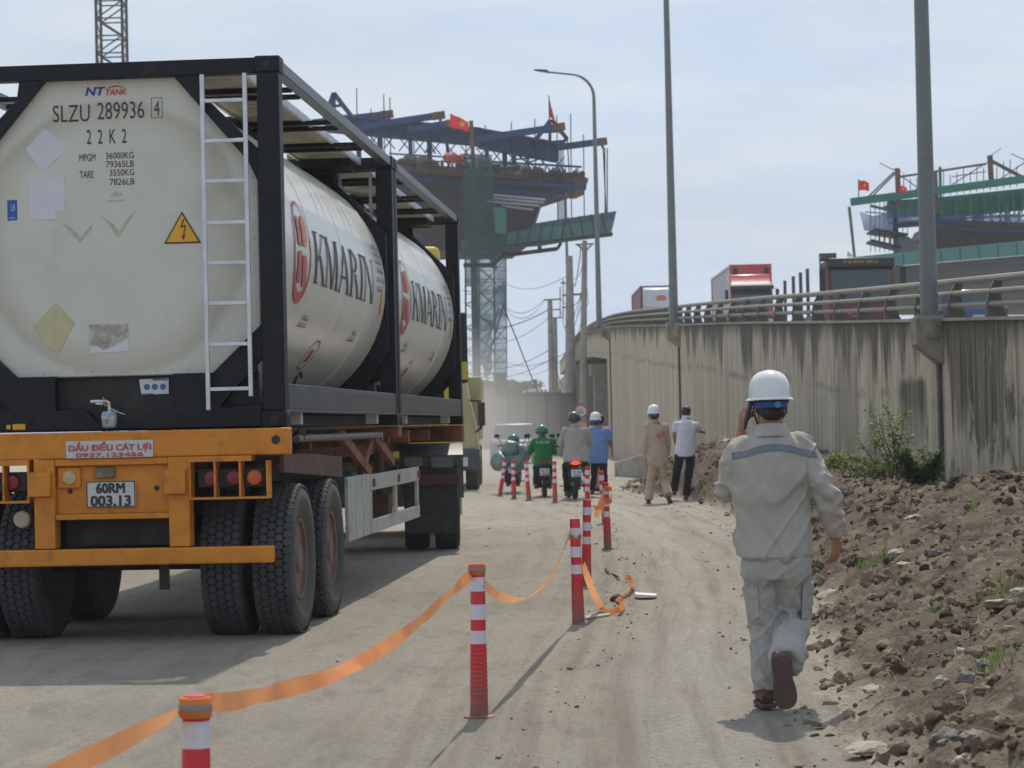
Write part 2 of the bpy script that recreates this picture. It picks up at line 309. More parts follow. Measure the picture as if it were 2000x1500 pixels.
# ================================================ GROUND
TRK=[gnd(*p) for p in ((1400,1490),(1345,1300),(1350,1180),(1335,1110),(1290,1050),(1230,1005),(1130,965))]
def trackx(Y): return interp(Y,[p.y for p in TRK],[p.x for p in TRK])
def seq(a,b,step,grow):
    r=[a];
    while r[-1]<b: r.append(r[-1]+step); step*=grow
    return r
def ground():
    off=[]
    ys=[-60,-25,-8,0,3]+seq(4.6,75,.045,1.0088)+seq(90,5000,15,1.35)
    xr=seq(0.0,9,.06,1.009)+seq(12,2500,4,1.5); xs=[-x for x in reversed(xr[1:])]+xr
    mb=MB(); nx=len(xs); tr=[]
    for y in ys:
        for x in xs:
            z=0
            if abs(x)<10 and 3<y<80:
                z=.012*fbm((x*.6,y*.35,0),3)+.006*fbm((x*4,y*2,3),3)
                z+=-.012*math.exp(-((x-trackx(y)-.33)/.12)**2)-.012*math.exp(-((x-trackx(y)+.42)/.10)**2)+.008*math.exp(-((x-trackx(y)+.1)/.2)**2)
                if x<-.6 : z*=.6
            mb.v.append(Vector((x,y,z)))
            d=x-trackx(y)+.05*fbm((0,y*.3,7),2); off.append(max(-9,min(9,d)))
            tr.append(math.exp(-(d/.36)**2) + .5*math.exp(-((d-.9)/.16)**2) if 3<y<90 else 0)
    for j in range(len(ys)-1):
        for i in range(nx-1): mb.f.append((j*nx+i,j*nx+i+1,(j+1)*nx+i+1,(j+1)*nx+i)); mb.m.append(0)
    m=bpy.data.materials.new('dusty_ground'); m.use_nodes=True; t=m.node_tree; b=t.nodes['Principled BSDF']; b.inputs['Roughness'].default_value=.95; b.inputs['Specular IOR Level'].default_value=.15
    N=t.nodes.new; L=t.links.new; tc=N('ShaderNodeTexCoord')
    def ns(scale,det=6,st=(1,1,1),ro=.6,rot=0):
        mp=N('ShaderNodeMapping'); mp.inputs['Scale'].default_value=st; mp.inputs['Rotation'].default_value=(0,0,rot); L(tc.outputs['Object'],mp.inputs[0])
        n=N('ShaderNodeTexNoise'); n.inputs['Scale'].default_value=scale; n.inputs['Detail'].default_value=det; n.inputs['Roughness'].default_value=ro; L(mp.outputs[0],n.inputs[0]); return n.outputs[0]
    def mrg(x,a,b_,c=0,d=1):
        r=N('ShaderNodeMapRange'); r.inputs[1].default_value=a; r.inputs[2].default_value=b_; r.inputs[3].default_value=c; r.inputs[4].default_value=d; L(x,r.inputs[0]); return r.outputs[0]
    def mixc(f,A,B):
        x=N('ShaderNodeMix'); x.data_type='RGBA'; L(f,x.inputs['Factor'])
        for k,v in (('A',A),('B',B)):
            if isinstance(v,tuple): x.inputs[k].default_value=v+(1,)
            else: L(v,x.inputs[k])
        return x.outputs['Result']
    c=mixc(mrg(ns(.35,5),.35,.65),(.55,.49,.40),(.43,.38,.305))
    c=mixc(mrg(ns(3,7,ro=.7),.42,.70,0,.85),c,(.47,.43,.36))
    c=mixc(mrg(ns(5,6,(1,.3,1),ro=.7,rot=.5),.5,.7,0,.6),c,(.25,.22,.175))
    c=mixc(mrg(ns(1.1,6,(1,.22,1),rot=-.18),.5,.72,0,.5),c,(.25,.225,.185))
    at_=N('ShaderNodeAttribute'); at_.attribute_name='track'
    mt=N('ShaderNodeMath'); mt.operation='MULTIPLY'; L(at_.outputs['Fac'],mt.inputs[0]); L(mrg(ns(2,6,(2,.6,1)),.35,.6,.35,1),mt.inputs[1])
    c=mixc(mt.outputs[0],c,(.56,.51,.43))
    ao=N('ShaderNodeAttribute'); ao.attribute_name='off'; sp=N('ShaderNodeSeparateXYZ'); L(tc.outputs['Object'],sp.inputs[0]); cb=N('ShaderNodeCombineXYZ'); L(ao.outputs['Fac'],cb.inputs[0]); L(sp.outputs[1],cb.inputs[1])
    def rn(sc_,det,ro):
        mp=N('ShaderNodeMapping'); mp.inputs['Scale'].default_value=sc_; L(cb.outputs[0],mp.inputs[0]); n=N('ShaderNodeTexNoise'); n.inputs['Scale'].default_value=1; n.inputs['Detail'].default_value=det; n.inputs['Roughness'].default_value=ro; L(mp.outputs[0],n.inputs[0]); return n.outputs[0]
    near=mrg(ao.outputs['Fac'],-2.2,-.9)
    def mul(a,b_):
        q=N('ShaderNodeMath'); q.operation='MULTIPLY'; L(a,q.inputs[0]); L(b_,q.inputs[1]); return q.outputs[0]
    c=mixc(mul(mrg(rn((6,.16,1),5,.6),.47,.64,0,.65),near),c,(.29,.25,.195))
    c=mixc(mul(mrg(rn((14,.3,1),4,.6),.5,.64,0,.5),near),c,(.53,.48,.40))
    c=mixc(mrg(ns(28,6,(1,.8,1),ro=.8),.40,.62,0,.5),c,(.25,.22,.18))
    c=mixc(mrg(ns(45,4,ro=.8),.60,.76,0,.7),c,(.15,.13,.105))
    c=mixc(mrg(ns(16,5,(1,.7,1)),.66,.74,0,.65),c,(.14,.115,.09))
    L(c,b.inputs['Base Color'])
    a1=N('ShaderNodeMath'); a1.operation='ADD'; L(ns(14,8,ro=.75),a1.inputs[0]); L(ns(90,4,ro=.8),a1.inputs[1])
    bp=N('ShaderNodeBump'); bp.inputs['Strength'].default_value=.9; bp.inputs['Distance'].default_value=.03; L(a1.outputs[0],bp.inputs['Height']); L(bp.outputs[0],b.inputs['Normal'])
    me=bpy.data.meshes.new('ground'); me.from_pydata([tuple(v) for v in mb.v],[],mb.f); me.materials.append(m); me.shade_smooth()
    a=me.attributes.new('track','FLOAT','POINT'); a.data.foreach_set('value',tr); a=me.attributes.new('off','FLOAT','POINT'); a.data.foreach_set('value',off)
    o=bpy.data.objects.new('ground',me); COL.objects.link(o); tag(o,'pale dusty compacted ground of the worksite road and footpath',kind='structure',cat='ground')
ground()

# ------------------------------------------------ heap of excavated soil
def mz(X,Y,detail=True):
    Xe=interp(Y,[0,5,9,11,13,16.5,22,28,34,38,42,46,52,60],[1.1,1.15,1.24,1.46,1.70,2.12,2.7,3.1,3.25,3.3,3.0,2.3,2.5,4.1])
    H=interp(Y,[0,9,15,20,23,27,31,36,41,45,48,54,60],[.6,.62,.72,.82,.83,.5,.55,.74,.9,.98,.4,.2,.05])
    W=interp(Y,[0,9,15,25,35,42,46,60],[3.0,2.9,2.7,2.1,1.4,1.0,1.5,1.8])
    if detail: Xe+=.22*fbm((0,Y*.55,2),3)
    u=(X-Xe)/W
    if u<-.12: return -.06
    uc=max(0,min(1,u)); z=H*(1-(1-uc)**1.6)*min(1,.35+uc*5)-.008
    if detail:
        k=min(1,max(0,(u+.1)*5))
        z+=k*(.10*fbm((X*1.3,Y*.8,1),5)+.075*abs(fbm((X*4.0,Y*2.6,5),4))+.055*abs(fbm((X*10,Y*7,9),4))+.016*fbm((X*34,Y*24,4),2)-.03)-(1-k)*.03
    return z
def mound_hit(px,py):
    Y=6.0
    while Y<70:
        p=at(px,py,Y)
        if p.z<=mz(p.x,Y,False)+.01 or p.z<=0: return p
        Y+=.05
    return at(px,py,30)
def mound():
    ys=seq(4.5,62,.022,1.0115); mb=MB(); cols=210
    for y in ys:
        x0=interp(y,[0,9,16.5,28,42,46,62],[.9,1.0,1.75,2.6,2.5,1.8,2.6]); x1=wall_x(y)+.3
        x1=min(x1,x0+max(4.2,y*.25))
        for i in range(cols+1):
            x=x0+(x1-x0)*(i/cols); mb.v.append(Vector((x,y,mz(x,y))))
    n=cols+1
    for j in range(len(ys)-1):
        for i in range(cols): mb.f.append((j*n+i,j*n+i+1,(j+1)*n+i+1,(j+1)*n+i)); mb.m.append(0)
    m=pm('soil',(.115,.09,.067),.95,var=.55,vs=2.4,dirt=(.26,.215,.165),ds=4,dl=(.52,.74),bump=1,bs=30,spec=.1)
    t=m.node_tree; b=t.nodes['Principled BSDF']; src=b.inputs['Base Color'].links[0].from_socket; x=t.nodes.new('ShaderNodeMix'); x.data_type='RGBA'; at_=t.nodes.new('ShaderNodeAttribute'); at_.attribute_name='toe'
    t.links.new(at_.outputs['Fac'],x.inputs['Factor']); t.links.new(src,x.inputs['A']); x.inputs['B'].default_value=(.36,.315,.25,1); t.links.new(x.outputs['Result'],b.inputs['Base Color'])
    toe=[max(0,min(1,1.05-(v.z+.03*fbm((v.x*5,v.y*4,2),3))/.10))*.9+.14*max(0,fbm((v.x*1.1,v.y*.7,5),3)) for v in mb.v]
    o=obj('dirt_mound',mb,m,smooth=60); a=o.data.attributes.new('toe','FLOAT','POINT'); a.data.foreach_set('value',toe); tag(o,'long heap of brown excavated soil beside the footpath',kind='structure')
WX=([8,26,39,50,60,70,85,100,125,150,190,240],[6.8,6.17,5.66,5.1,4.62,4.35,4.18,4.2,4.42,4.45,4.9,5.4])
WZ=([8,26.5,31.5,39,50.5,59,66,82,96,125,150,190,240],[1.75,2.57,2.78,3.10,3.63,3.98,4.28,4.98,5.55,6.55,7.1,8.0,8.3])
def smt(x,T,h=5): return sum(interp(x+d*h,*T) for d in (-1,-.5,0,.5,1))/5
def wall_x(Y): return smt(Y,WX)
def wall_z(Y): return smt(Y,WZ,3)
mound()
def rockmesh(c,s,seed,n=2,flat=.6,rough=.35):
    bm=bmesh.new(); bmesh.ops.create_icosphere(bm,subdivisions=n,radius=1)
    rnd=random.Random(seed); mb_=None; ax=[rnd.uniform(.55,1.35),rnd.uniform(.6,1.1),flat*rnd.uniform(.7,1.2)]
    rot=Matrix.Rotation(rnd.uniform(0,6.3),3,'Z')@Matrix.Rotation(rnd.uniform(-.35,.35),3,'X')
    vs=[]
    for v in bm.verts:
        p=v.co.copy(); k=1+rough*noise.noise(p*1.6+Vector((seed*3.1,0,0)))+rough*.5*noise.noise(p*4+Vector((0,seed,0)))
        k*= 1-.25*max(0,noise.cell(p*1.1+Vector((seed,1,2))))
        p=Vector((p.x*ax[0],p.y*ax[1],p.z*ax[2]))*k*s; vs.append(rot@p+c)
    fs=[tuple(v.index for v in f.verts) for f in bm.faces]; bm.free(); return vs,fs
def soil_bits():
    rnd=random.Random(3)
    mb=MB(); n=0
    while n<11000:
        Y=5+45*rnd.random()**1.9; X=rnd.uniform(1.2,5.9)
        if X>wall_x(Y)-.2: continue
        z=mz(X,Y)
        if z<-.03: continue
        s=.007+.036*rnd.random()**3.2+.028*rnd.random()**12; s*=1+Y*.022
        if noise.noise(Vector((X*1.4,Y*.9,4)))<-.05 and rnd.random()<.7: continue
        vs,fs=rockmesh(Vector((X,Y,z-s*.12)),s,rnd.randint(0,9999),2 if s>.03 else 1,.8,.48); mb.mi=rnd.choice((0,0,0,1,2)); mb.add(vs,fs); n+=1
    o=obj('soil_clods',mb,[pm('soil_clods',(.13,.096,.066),.95,var=.5,vs=2.2,dirt=(.20,.16,.12),ds=4,dl=(.5,.62),spec=.1,bump=.8),pm('tan_clods',(.23,.18,.13),.95,var=.4,vs=2.2,dirt=(.12,.09,.065),ds=5,dl=(.5,.62),spec=.1,bump=.8),pm('dark_clods',(.06,.046,.035),.95,var=.5,vs=2.2,dirt=(.13,.1,.075),ds=5,dl=(.5,.62),spec=.1,bump=.8)],smooth=25); tag(o,'loose soil clods and stones strewn over the heap',cat='soil',kind='stuff')
    mb=MB()
    for i in range(950):
        Y=5+40*rnd.random()**1.7
        k=rnd.random()
        if k<.45: X=interp(Y,[4,11,16,20,26,40],[-.72,.10,.72,.9,1.25,1.3])+rnd.gauss(0,.12)
        elif k<.8: X=interp(Y,[4,9,13,22,34,46],[1.2,1.35,1.7,2.7,3.3,2.3])-abs(rnd.gauss(0,.35))
        else: X=rnd.uniform(-3.5,2.6)
        s=.004+.011*rnd.random()**3; s*=1+Y*.02
        vs,fs=rockmesh(Vector((X,Y,s*.2)),s,rnd.randint(0,9999),1,.6,.5); mb.add(vs,fs)
    o=obj('pebbles',mb,pm('pebbles',(.13,.115,.095),.95,var=.5,vs=4,dirt=(.3,.28,.24),ds=5,dl=(.5,.6)),smooth=25); tag(o,'small pebbles and soil crumbs scattered on the dusty ground',cat='pebbles',kind='stuff')
    # dry stalks and straw
    mb=MB()
    for i in range(900):
        Y=5.5+20*rnd.random()**1.5; X=rnd.uniform(1.7,5.2)
        if X>wall_x(Y)-.2: continue
        z=mz(X,Y)+.01; l=rnd.uniform(.04,.20); a=rnd.uniform(0,3.14); e=rnd.uniform(-.1,.5)
        p=Vector((X,Y,z)); q=p+Vector((math.cos(a),math.sin(a),e))*l
        mb.tube([p,(p+q)/2+Vector((0,0,l*.08)),q],[.0018,.0015,.0008],4)
    o=obj('dry_straw',mb,pm('straw',(.33,.27,.17),.9)); tag(o,'dry straw and root bits lying on the soil heap',cat='straw',kind='stuff')
    mb=MB()
    for px,py,n,h in ((1690,1105,34,.12),(1715,1095,20,.1),(1750,1128,22,.10),(1975,1152,16,.16),(1945,1165,10,.12),(1932,1168,8,.12),(1830,1192,9,.1),(1960,1285,14,.15),(1935,1290,10,.13),(1912,1272,6,.1),(1900,1010,20,.1),(1960,1050,8,.1),(1660,1080,16,.09),(1790,1140,10,.08)):
        p=mound_hit(px,py)
        for i in range(n):
            q=p+Vector((rnd.gauss(0,.05),rnd.gauss(0,.07),0)); q.z=mz(q.x,q.y); a=rnd.uniform(0,6.28); b=h*rnd.uniform(.5,1.2); o_=Vector((math.cos(a),math.sin(a),0))
            sd=Vector((-o_.y,o_.x,0))*.0035
            mid=q+o_*b*.15+Vector((0,0,b*.6)); tip=q+o_*b*.5+Vector((0,0,b))
            mb.add([q-sd,q+sd,mid+sd*.8,mid-sd*.8,tip],[(0,1,2,3),(3,2,4)])
    o=obj('grass',mb,leafmat('grass_blades',(.11,.19,.03),(.16,.28,.03))); tag(o,'sparse green grass sprigs growing on the soil heap',cat='grass',kind='stuff')
soil_bits()
ROCKC=[pm('rock_grey',(.20,.18,.155),.9,var=.25,vs=8,dirt=(.2,.155,.11),ds=6,dl=(.5,.65),bump=.8),pm('rock_pale',(.36,.315,.245),.9,var=.2,vs=8,dirt=(.24,.19,.14),ds=6,dl=(.5,.65),bump=.8),
  pm('rock_dark',(.10,.09,.08),.85,var=.25,vs=8,dirt=(.16,.12,.09),ds=6,dl=(.5,.65),bump=.8),pm('rock_brown',(.27,.195,.125),.95,var=.3,vs=8,dirt=(.15,.105,.07),ds=6,dl=(.5,.65),bump=.9)]
RK=[(1822,1082,44,2,.6,'dark oblong stone high on the slope below the bush'),(1862,1100,50,3,.35,'flat brown earth slab in the middle of the slope'),(1900,1080,34,3,.5,'reddish clod just right of the flat brown slab'),
 (1954,1180,58,1,.4,'flat pale stone at the right edge beside grass sprigs'),(1694,1134,46,3,.9,'upright brown clod right of the walking man\'s hand'),(1759,1138,26,0,.45,'small grey stone between two grass sprigs'),
 (1614,1162,52,1,.45,'pale lump at the foot of the slope by the man\'s thigh'),(1634,1190,58,1,.6,'crumbly pale clod just below the pale lump at the slope foot'),(1876,1273,34,1,.4,'slanting flat pale stone mid slope left of tall grass'),
 (1918,1295,44,0,.4,'flat grey stone left of the grass at the right edge'),(1836,1334,38,1,.8,'white rounded stone low on the slope'),(1888,1328,46,0,.7,'grey boulder right of the white rounded stone'),
 (1706,1347,70,1,.16,'thin flat pale slab low on the slope'),(1618,1342,36,3,.7,'wedge shaped earth lump near the man\'s lifted shoe'),(1646,1330,44,3,.7,'dark brown clod touching the wedge shaped lump'),
 (1722,1384,34,3,.8,'ochre clod below the thin pale slab'),(1694,1462,84,1,.3,'large pale broken slab at the foot of the slope near the bottom edge'),(1990,1157,34,1,.6,'pale stone cut by the right edge beside green grass'),
 (1752,1078,30,1,.4,'small pale stone above the grass tufts'),(1770,1104,46,1,.35,'flat pale stone among grass tufts'),(1782,1010,30,1,.4,'light clod high on the slope under the bush'),
 (1668,1282,40,3,.8,'rounded clod mid slope by the man\'s calf'),(1742,1280,42,3,.8,'rounded clod mid slope right of the calf level clod'),(1740,1180,40,3,.6,'brown clod in the middle of the slope'),
 (1780,1416,50,3,.7,'large ochre clod near the bottom of the heap'),(1850,1445,54,0,.7,'grey clod near the bottom of the heap'),(1905,1440,56,0,.6,'grey clod right of the other grey clod near the bottom'),(1960,1410,48,3,.7,'brown clod low at the right edge'),
 (1452,1247,20,1,.4,'small tan stone on the path left of the man\'s calf'),(1878,1492,60,1,.45,'pale stone at the bottom edge of the photo'),(1560,1496,30,3,.4,'low brown clod on the path edge at the bottom'),
 (1918,1345,44,3,.7,'brown clod beside the grey boulder'),(1965,960,30,0,.5,'grey stone on the crest of the heap at right'),(1245,948,36,1,.25,'tilted pale concrete chunk behind the beige coverall man'),(1328,930,22,1,.5,'pale block seen between the legs of the white shirt man'),
 (1412,868,34,1,.7,'pale block on top of the far heap by the grey shirt shoulder')]
for i,(px,py,wp,ci,fl,lab) in enumerate(RK):
    p=mound_hit(px,py); s=wp/2/FPX*p.y*1.05
    if py<960 and px<1420: p=at(px,py,46 if px<1400 else 45.5); s=wp/2/FPX*45
    mb=MB(); vs,fs=rockmesh(p,s,i*7+3,3,fl,.45); mb.add(vs,fs)
    o=obj('rock' if ci!=3 else 'soil_clod',mb,ROCKC[ci],smooth=22); tag(o,lab,'stone' if ci!=3 else 'clod','stones and clods lying on the soil heap')

# ================================================ OVERPASS RAMP
def wallmat():
    m=bpy.data.materials.new('stained_panel_concrete'); m.use_nodes=True; t=m.node_tree; b=t.nodes['Principled BSDF']; b.inputs['Roughness'].default_value=.9; b.inputs['Specular IOR Level'].default_value=.2
    N=t.nodes.new; L=t.links.new; uv=N('ShaderNodeUVMap')
    def ns(st,det=5,ro=.6,off=0):
        mp=N('ShaderNodeMapping'); mp.inputs['Scale'].default_value=(st[0],st[1],1); mp.inputs['Location'].default_value=(off,off,0); L(uv.outputs[0],mp.inputs[0])
        n=N('ShaderNodeTexNoise'); n.inputs['Scale'].default_value=1; n.inputs['Detail'].default_value=det; n.inputs['Roughness'].default_value=ro; L(mp.outputs[0],n.inputs[0]); return n.outputs[0]
    def mrg(x,a,b_,c=0,d=1):
        r=N('ShaderNodeMapRange'); r.inputs[1].default_value=a; r.inputs[2].default_value=b_; r.inputs[3].default_value=c; r.inputs[4].default_value=d; L(x,r.inputs[0]); return r.outputs[0]
    def mth(op,a,b_):
        x=N('ShaderNodeMath'); x.operation=op; x.use_clamp=False
        for k,v in ((0,a),(1,b_)):
            if isinstance(v,(int,float)): x.inputs[k].default_value=v
            else: L(v,x.inputs[k])
        return x.outputs[0]
    def mixc(f,A,B):
        x=N('ShaderNodeMix'); x.data_type='RGBA'; L(f,x.inputs['Factor'])
        for k,v in (('A',A),('B',B)):
            if isinstance(v,tuple): x.inputs[k].default_value=v+(1,)
            else: L(v,x.inputs[k])
        return x.outputs['Result']
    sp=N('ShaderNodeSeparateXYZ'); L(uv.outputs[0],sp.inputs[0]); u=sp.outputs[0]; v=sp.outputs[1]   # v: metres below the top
    c=mixc(mrg(ns((1.6,.10)),.35,.65),(.56,.495,.385),(.43,.375,.285))
    c=mixc(mrg(ns((6,.12),4,.6,3),.48,.72,0,.6),c,(.17,.14,.105))
    c=mixc(mrg(ns((.5,.5),5,.6,9),.45,.7,0,.35),c,(.40,.365,.30))
    # panel joints
    w1=mth('FRACT',mth('MULTIPLY',u,.5),0.0); j=mrg(mth('ABSOLUTE',mth('SUBTRACT',w1,.5),0.0),.0,.022,.75,0)
    c=mixc(j,c,(.085,.075,.062))
    # drip tongues from the coping: length varies along the wall, longer towards the near end
    lng=mth('MULTIPLY',mrg(ns((.42,0.0),1,.5,5),.42,.56,.0,1),mrg(u,20,75,1.7,.6))
    lng=mth('ADD',lng,mth('MULTIPLY',mrg(ns((3.5,.0),3,.7,1),.4,.7,-.3,.75),mrg(u,20,80,1,.55)))
    gate=mrg(mth('ABSOLUTE',mth('SUBTRACT',mth('FRACT',mth('DIVIDE',mth('SUBTRACT',u,16.0),2.12),0.0),.5),0.0),.49,.30)
    gate=mth('MAXIMUM',gate,mrg(ns((.6,.0),2,.5,21),.55,.62)); lng=mth('MULTIPLY',lng,gate)
    tong=mrg(mth('SUBTRACT',mth('ADD',lng,mth('MULTIPLY',mth('SUBTRACT',ns((5,1.2),6,.7,2),.5),.8)),v),-.1,.35)
    # black patches at near end
    pat=mth('MULTIPLY',mrg(ns((.55,.30),7,.68,12),.49,.53),mrg(u,30,44,1,0))
    pat=mth('MULTIPLY',pat,mrg(ns((7,.25),4,.6,6),.3,.5,.55,1))
    # line of mould
    ml=mth('SUBTRACT',v,mth('ADD',.95,mth('MULTIPLY',ns((.15,0),2,.5,4),.35)))
    mld=mth('MULTIPLY',mrg(mth('ABSOLUTE',ml,0.0),.02,.13,1,0),mrg(ns((1.1,2),5,.7,7),.44,.56))
    jit=mth('MULTIPLY',mth('SUBTRACT',ns((3,1.5),5,.6,3),.5),.5); uj=mth('ADD',u,jit); vj=mth('ADD',v,jit)
    patch=mth('MULTIPLY',mth('MULTIPLY',mrg(uj,31.8,32.1),mrg(uj,33.9,33.6)),mth('MULTIPLY',mrg(vj,.80,.92),mrg(vj,2.0,1.15))); pat=mth('MAXIMUM',pat,patch)
    s=mth('MAXIMUM',mth('MAXIMUM',tong,pat),mth('MULTIPLY',mld,.5))
    c=mixc(mth('MULTIPLY',mth('MULTIPLY',mth('MINIMUM',s,1.0),mrg(ns((9,.35),6,.72,31),.36,.58,.45,1)),.92),c,(.036,.033,.029))
    c=mixc(mrg(ns((22,.2),3,.6,41),.56,.68,0,.5),c,(.15,.125,.095))
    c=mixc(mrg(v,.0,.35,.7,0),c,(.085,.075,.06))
    L(c,b.inputs['Base Color'])
    wv=mth('SINE',mth('MULTIPLY',u,2*math.pi/.33),0.0)
    bp=N('ShaderNodeBump'); bp.inputs['Strength'].default_value=.6; bp.inputs['Distance'].default_value=.03; L(mth('ADD',mth('MULTIPLY',wv,.22),ns((20,6),5,.7)),bp.inputs['Height']); L(bp.outputs[0],b.inputs['Normal'])
    return m
WM=wallmat()
YA=98.0
ov=thing('overpass_ramp',(wall_x(60),60,0),'long concrete approach ramp with black streaked panel wall','bridge')
def strip(y0,y1,top,bot,off=0,step=1.0,thick=.4):
    mb=MB(); mb.uv=[]; y=y0; k=0; n=max(2,int((y1-y0)/step))
    for i in range(n+1):
        y=y0+(y1-y0)*i/n; x=wall_x(y)+off; a=top(y); c=bot(y)
        for xx,zz in ((x,a),(x,c),(x+thick,a),(x+thick,c)): mb.v.append(Vector((xx,y,zz))); mb.uv.append((y,wall_z(y)-zz))
    for i in range(n):
        a=i*4;b=a+4
        mb.f+=[(a,b,b+1,a+1),(a+2,a+3,b+3,b+2),(a,a+2,b+2,b),(a+1,b+1,b+3,a+3)]; mb.m+=[0]*4
    mb.f+=[(0,1,3,2),(n*4,n*4+2,n*4+3,n*4+1)]; mb.m+=[0,0]
    return mb
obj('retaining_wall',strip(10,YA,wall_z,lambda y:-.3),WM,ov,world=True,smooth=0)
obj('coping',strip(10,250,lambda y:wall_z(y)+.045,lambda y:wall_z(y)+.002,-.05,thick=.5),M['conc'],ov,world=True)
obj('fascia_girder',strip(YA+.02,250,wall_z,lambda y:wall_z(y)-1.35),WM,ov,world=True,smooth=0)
mb=MB(); n=60
for i in range(n+1):
    y=10+240*i/n; x=wall_x(y)+.42; z=wall_z(y)-.35
    for xx,zz in ((x,z),(x+15,z-.45),(x,z-1.0),(x+15,z-1.4)): mb.v.append(Vector((xx,y,zz)))
for i in range(n):
    a=i*4;b=a+4; mb.f+=[(a,b,b+1,a+1),(a+2,a+3,b+3,b+2),(a+1,b+1,b+3,a+3)]; mb.m+=[0]*3
obj('deck',mb,M['asphalt'],ov,world=True)
mb=MB(); mb.box(4.62,19,YA,YA+.5,-.3,wall_z(YA)-1.4); obj('abutment',mb,M['conc'],ov,world=True)
for yy in (128,):
    mb=MB(); mb.box(wall_x(yy)+.3,18,yy,yy+1.6,-.3,wall_z(yy)-2.45); mb.box(wall_x(yy)+.1,18.4,yy-.2,yy+1.8,wall_z(yy)-2.45,wall_z(yy)-1.75); obj('pier_wall',mb,M['conc'],ov,world=True)
mb=MB(); mb.box(wall_x(170)+.1,19,165,250,-.3,wall_z(165)-1.6); obj('pier_wall',mb,M['conc'],ov,world=True)
# lamp brackets on the wall
POLES=((31.0,1812,'nearest tapered grey lamp pole rising past the top edge at the right'),(61.0,1316,'second tapered grey lamp pole left of the red container truck'),(94,1168,'grey curved arm street lamp above the end of the ramp wall'),(150,1113,'farthest small curved arm street lamp in front of the blue formwork'))
for Yp,px,lab in POLES[:3]:
    x=wall_x(Yp); z=wall_z(Yp); wd=.45
    mb=MB(); mb.prism([(x+.01,Yp-wd/2,z+.06),(x-.37,Yp-wd/2,z+.06),(x-.37,Yp-wd/2,z-.32),(x-.06,Yp-wd/2,z-.58),(x+.01,Yp-wd/2,z-.60)],(0,wd,0))
    obj('pole_bracket',mb,M['bracket'],ov,world=True,bevel=.015)
    mb=MB(); mb.box(x-.05,x+.01,Yp-.08,Yp+.08,-.2,z-.58); obj('drain_channel',mb,pm('drain_dark',(.085,.078,.068),.9,var=.3,vs=3),ov,world=True)
# railing
rl=thing('railing',(wall_x(60)+.1,60,wall_z(60)),'grey steel bridge railing with three round pipes and curved posts','railing')
rnd=random.Random(5); y=16.0; k=0
ys=[]; 
while y<190: ys.append(y); y+=2.12
for y in ys:
    x=wall_x(y)+.16; z=wall_z(y)+.045; h=.54
    prof=[(-.07,0),(.16,0),(.13,.14),(.10,.30),(.13,.44),(.19,h),(.12,h+.02),(.02,.47),(-.05,.32),(-.08,.15)]
    mb=MB(); mb.prism([(x+a,y-.038,z+c) for a,c in prof],(0,.076,0)); mb.box(x-.09,x+.17,y-.055,y+.055,z-.005,z+.03)
    obj('railing_post',mb,M['railpost'],rl,world=True)
for hh,off,r in ((.50,.07,.048),(.33,-.01,.037),(.165,-.03,.037)):
    mb=MB(); mb.tube([(wall_x(y)+.16+off,y,wall_z(y)+.045+hh) for y in ys],r,8,side=(1,0,0)); obj('railing_pipe',mb,M['railbar'],rl,world=True)
# lamp poles
for i,(Yp,px,lab) in enumerate(POLES):
    x=wall_x(Yp)-.14; z=wall_z(Yp)+.06
    if i==3: p=at(1112,700,Yp); x=p.x; z=7.0
    if i==2: x=at(1170,620,Yp).x
    t=thing('street_lamp',(x,Yp,z),lab,'street lamp','street lamps along the ramp railing'); Hh=10.7
    mb=MB(); mb.cyl((0,0,0),(0,0,Hh-1.0),.125,.072,16); obj('pole',mb,M['polegrey'],t)
    mb=MB(); mb.cyl((0,0,0),(0,0,.035),.2,.2,20)
    for a in range(6): mb.cyl((.165*math.cos(a*1.047),.165*math.sin(a*1.047),.035),(.165*math.cos(a*1.047),.165*math.sin(a*1.047),.07),.016,.016,6)
    obj('base_flange',mb,M['polegrey'],t)
    mb=MB(); pts=[(0,0,Hh-1.05)]+[(-1.0+1.0*math.cos(a),0,Hh-1.0+1.0*math.sin(a)) for a in [k*math.pi/2/8 for k in range(9)]][:8]+[(-1.1,0,Hh+.02),(-1.9,0,Hh+.12)]
    mb.tube(pts,[.07]*3+[.06]*4+[.045]*(len(pts)-7),8); obj('arm',mb,M['polegrey'],t)
    mb=MB(); mb.prism([(-1.85,-.12,Hh+.07),(-2.0,-.14,Hh+.10),(-2.5,-.10,Hh+.20),(-2.5,-.10,Hh+.25),(-1.95,-.12,Hh+.22)],(0,.24,0)); obj('lamp_head',mb,M['rail'],t,bevel=.02)
# kerb wall at foot
a=at(1200,912,60);b=at(1262,893,57); 
mb=MB(); mb.prism([(a.x,a.y,-.1),(a.x,a.y,a.z+.12),(b.x,b.y,b.z+.1),(b.x,b.y,-.1)],(0.1,.35,0)); tag(obj('kerb_wall',mb,M['conc'],bevel=.02),'low mossy concrete kerb wall sloping up behind the beige coverall man','kerb')

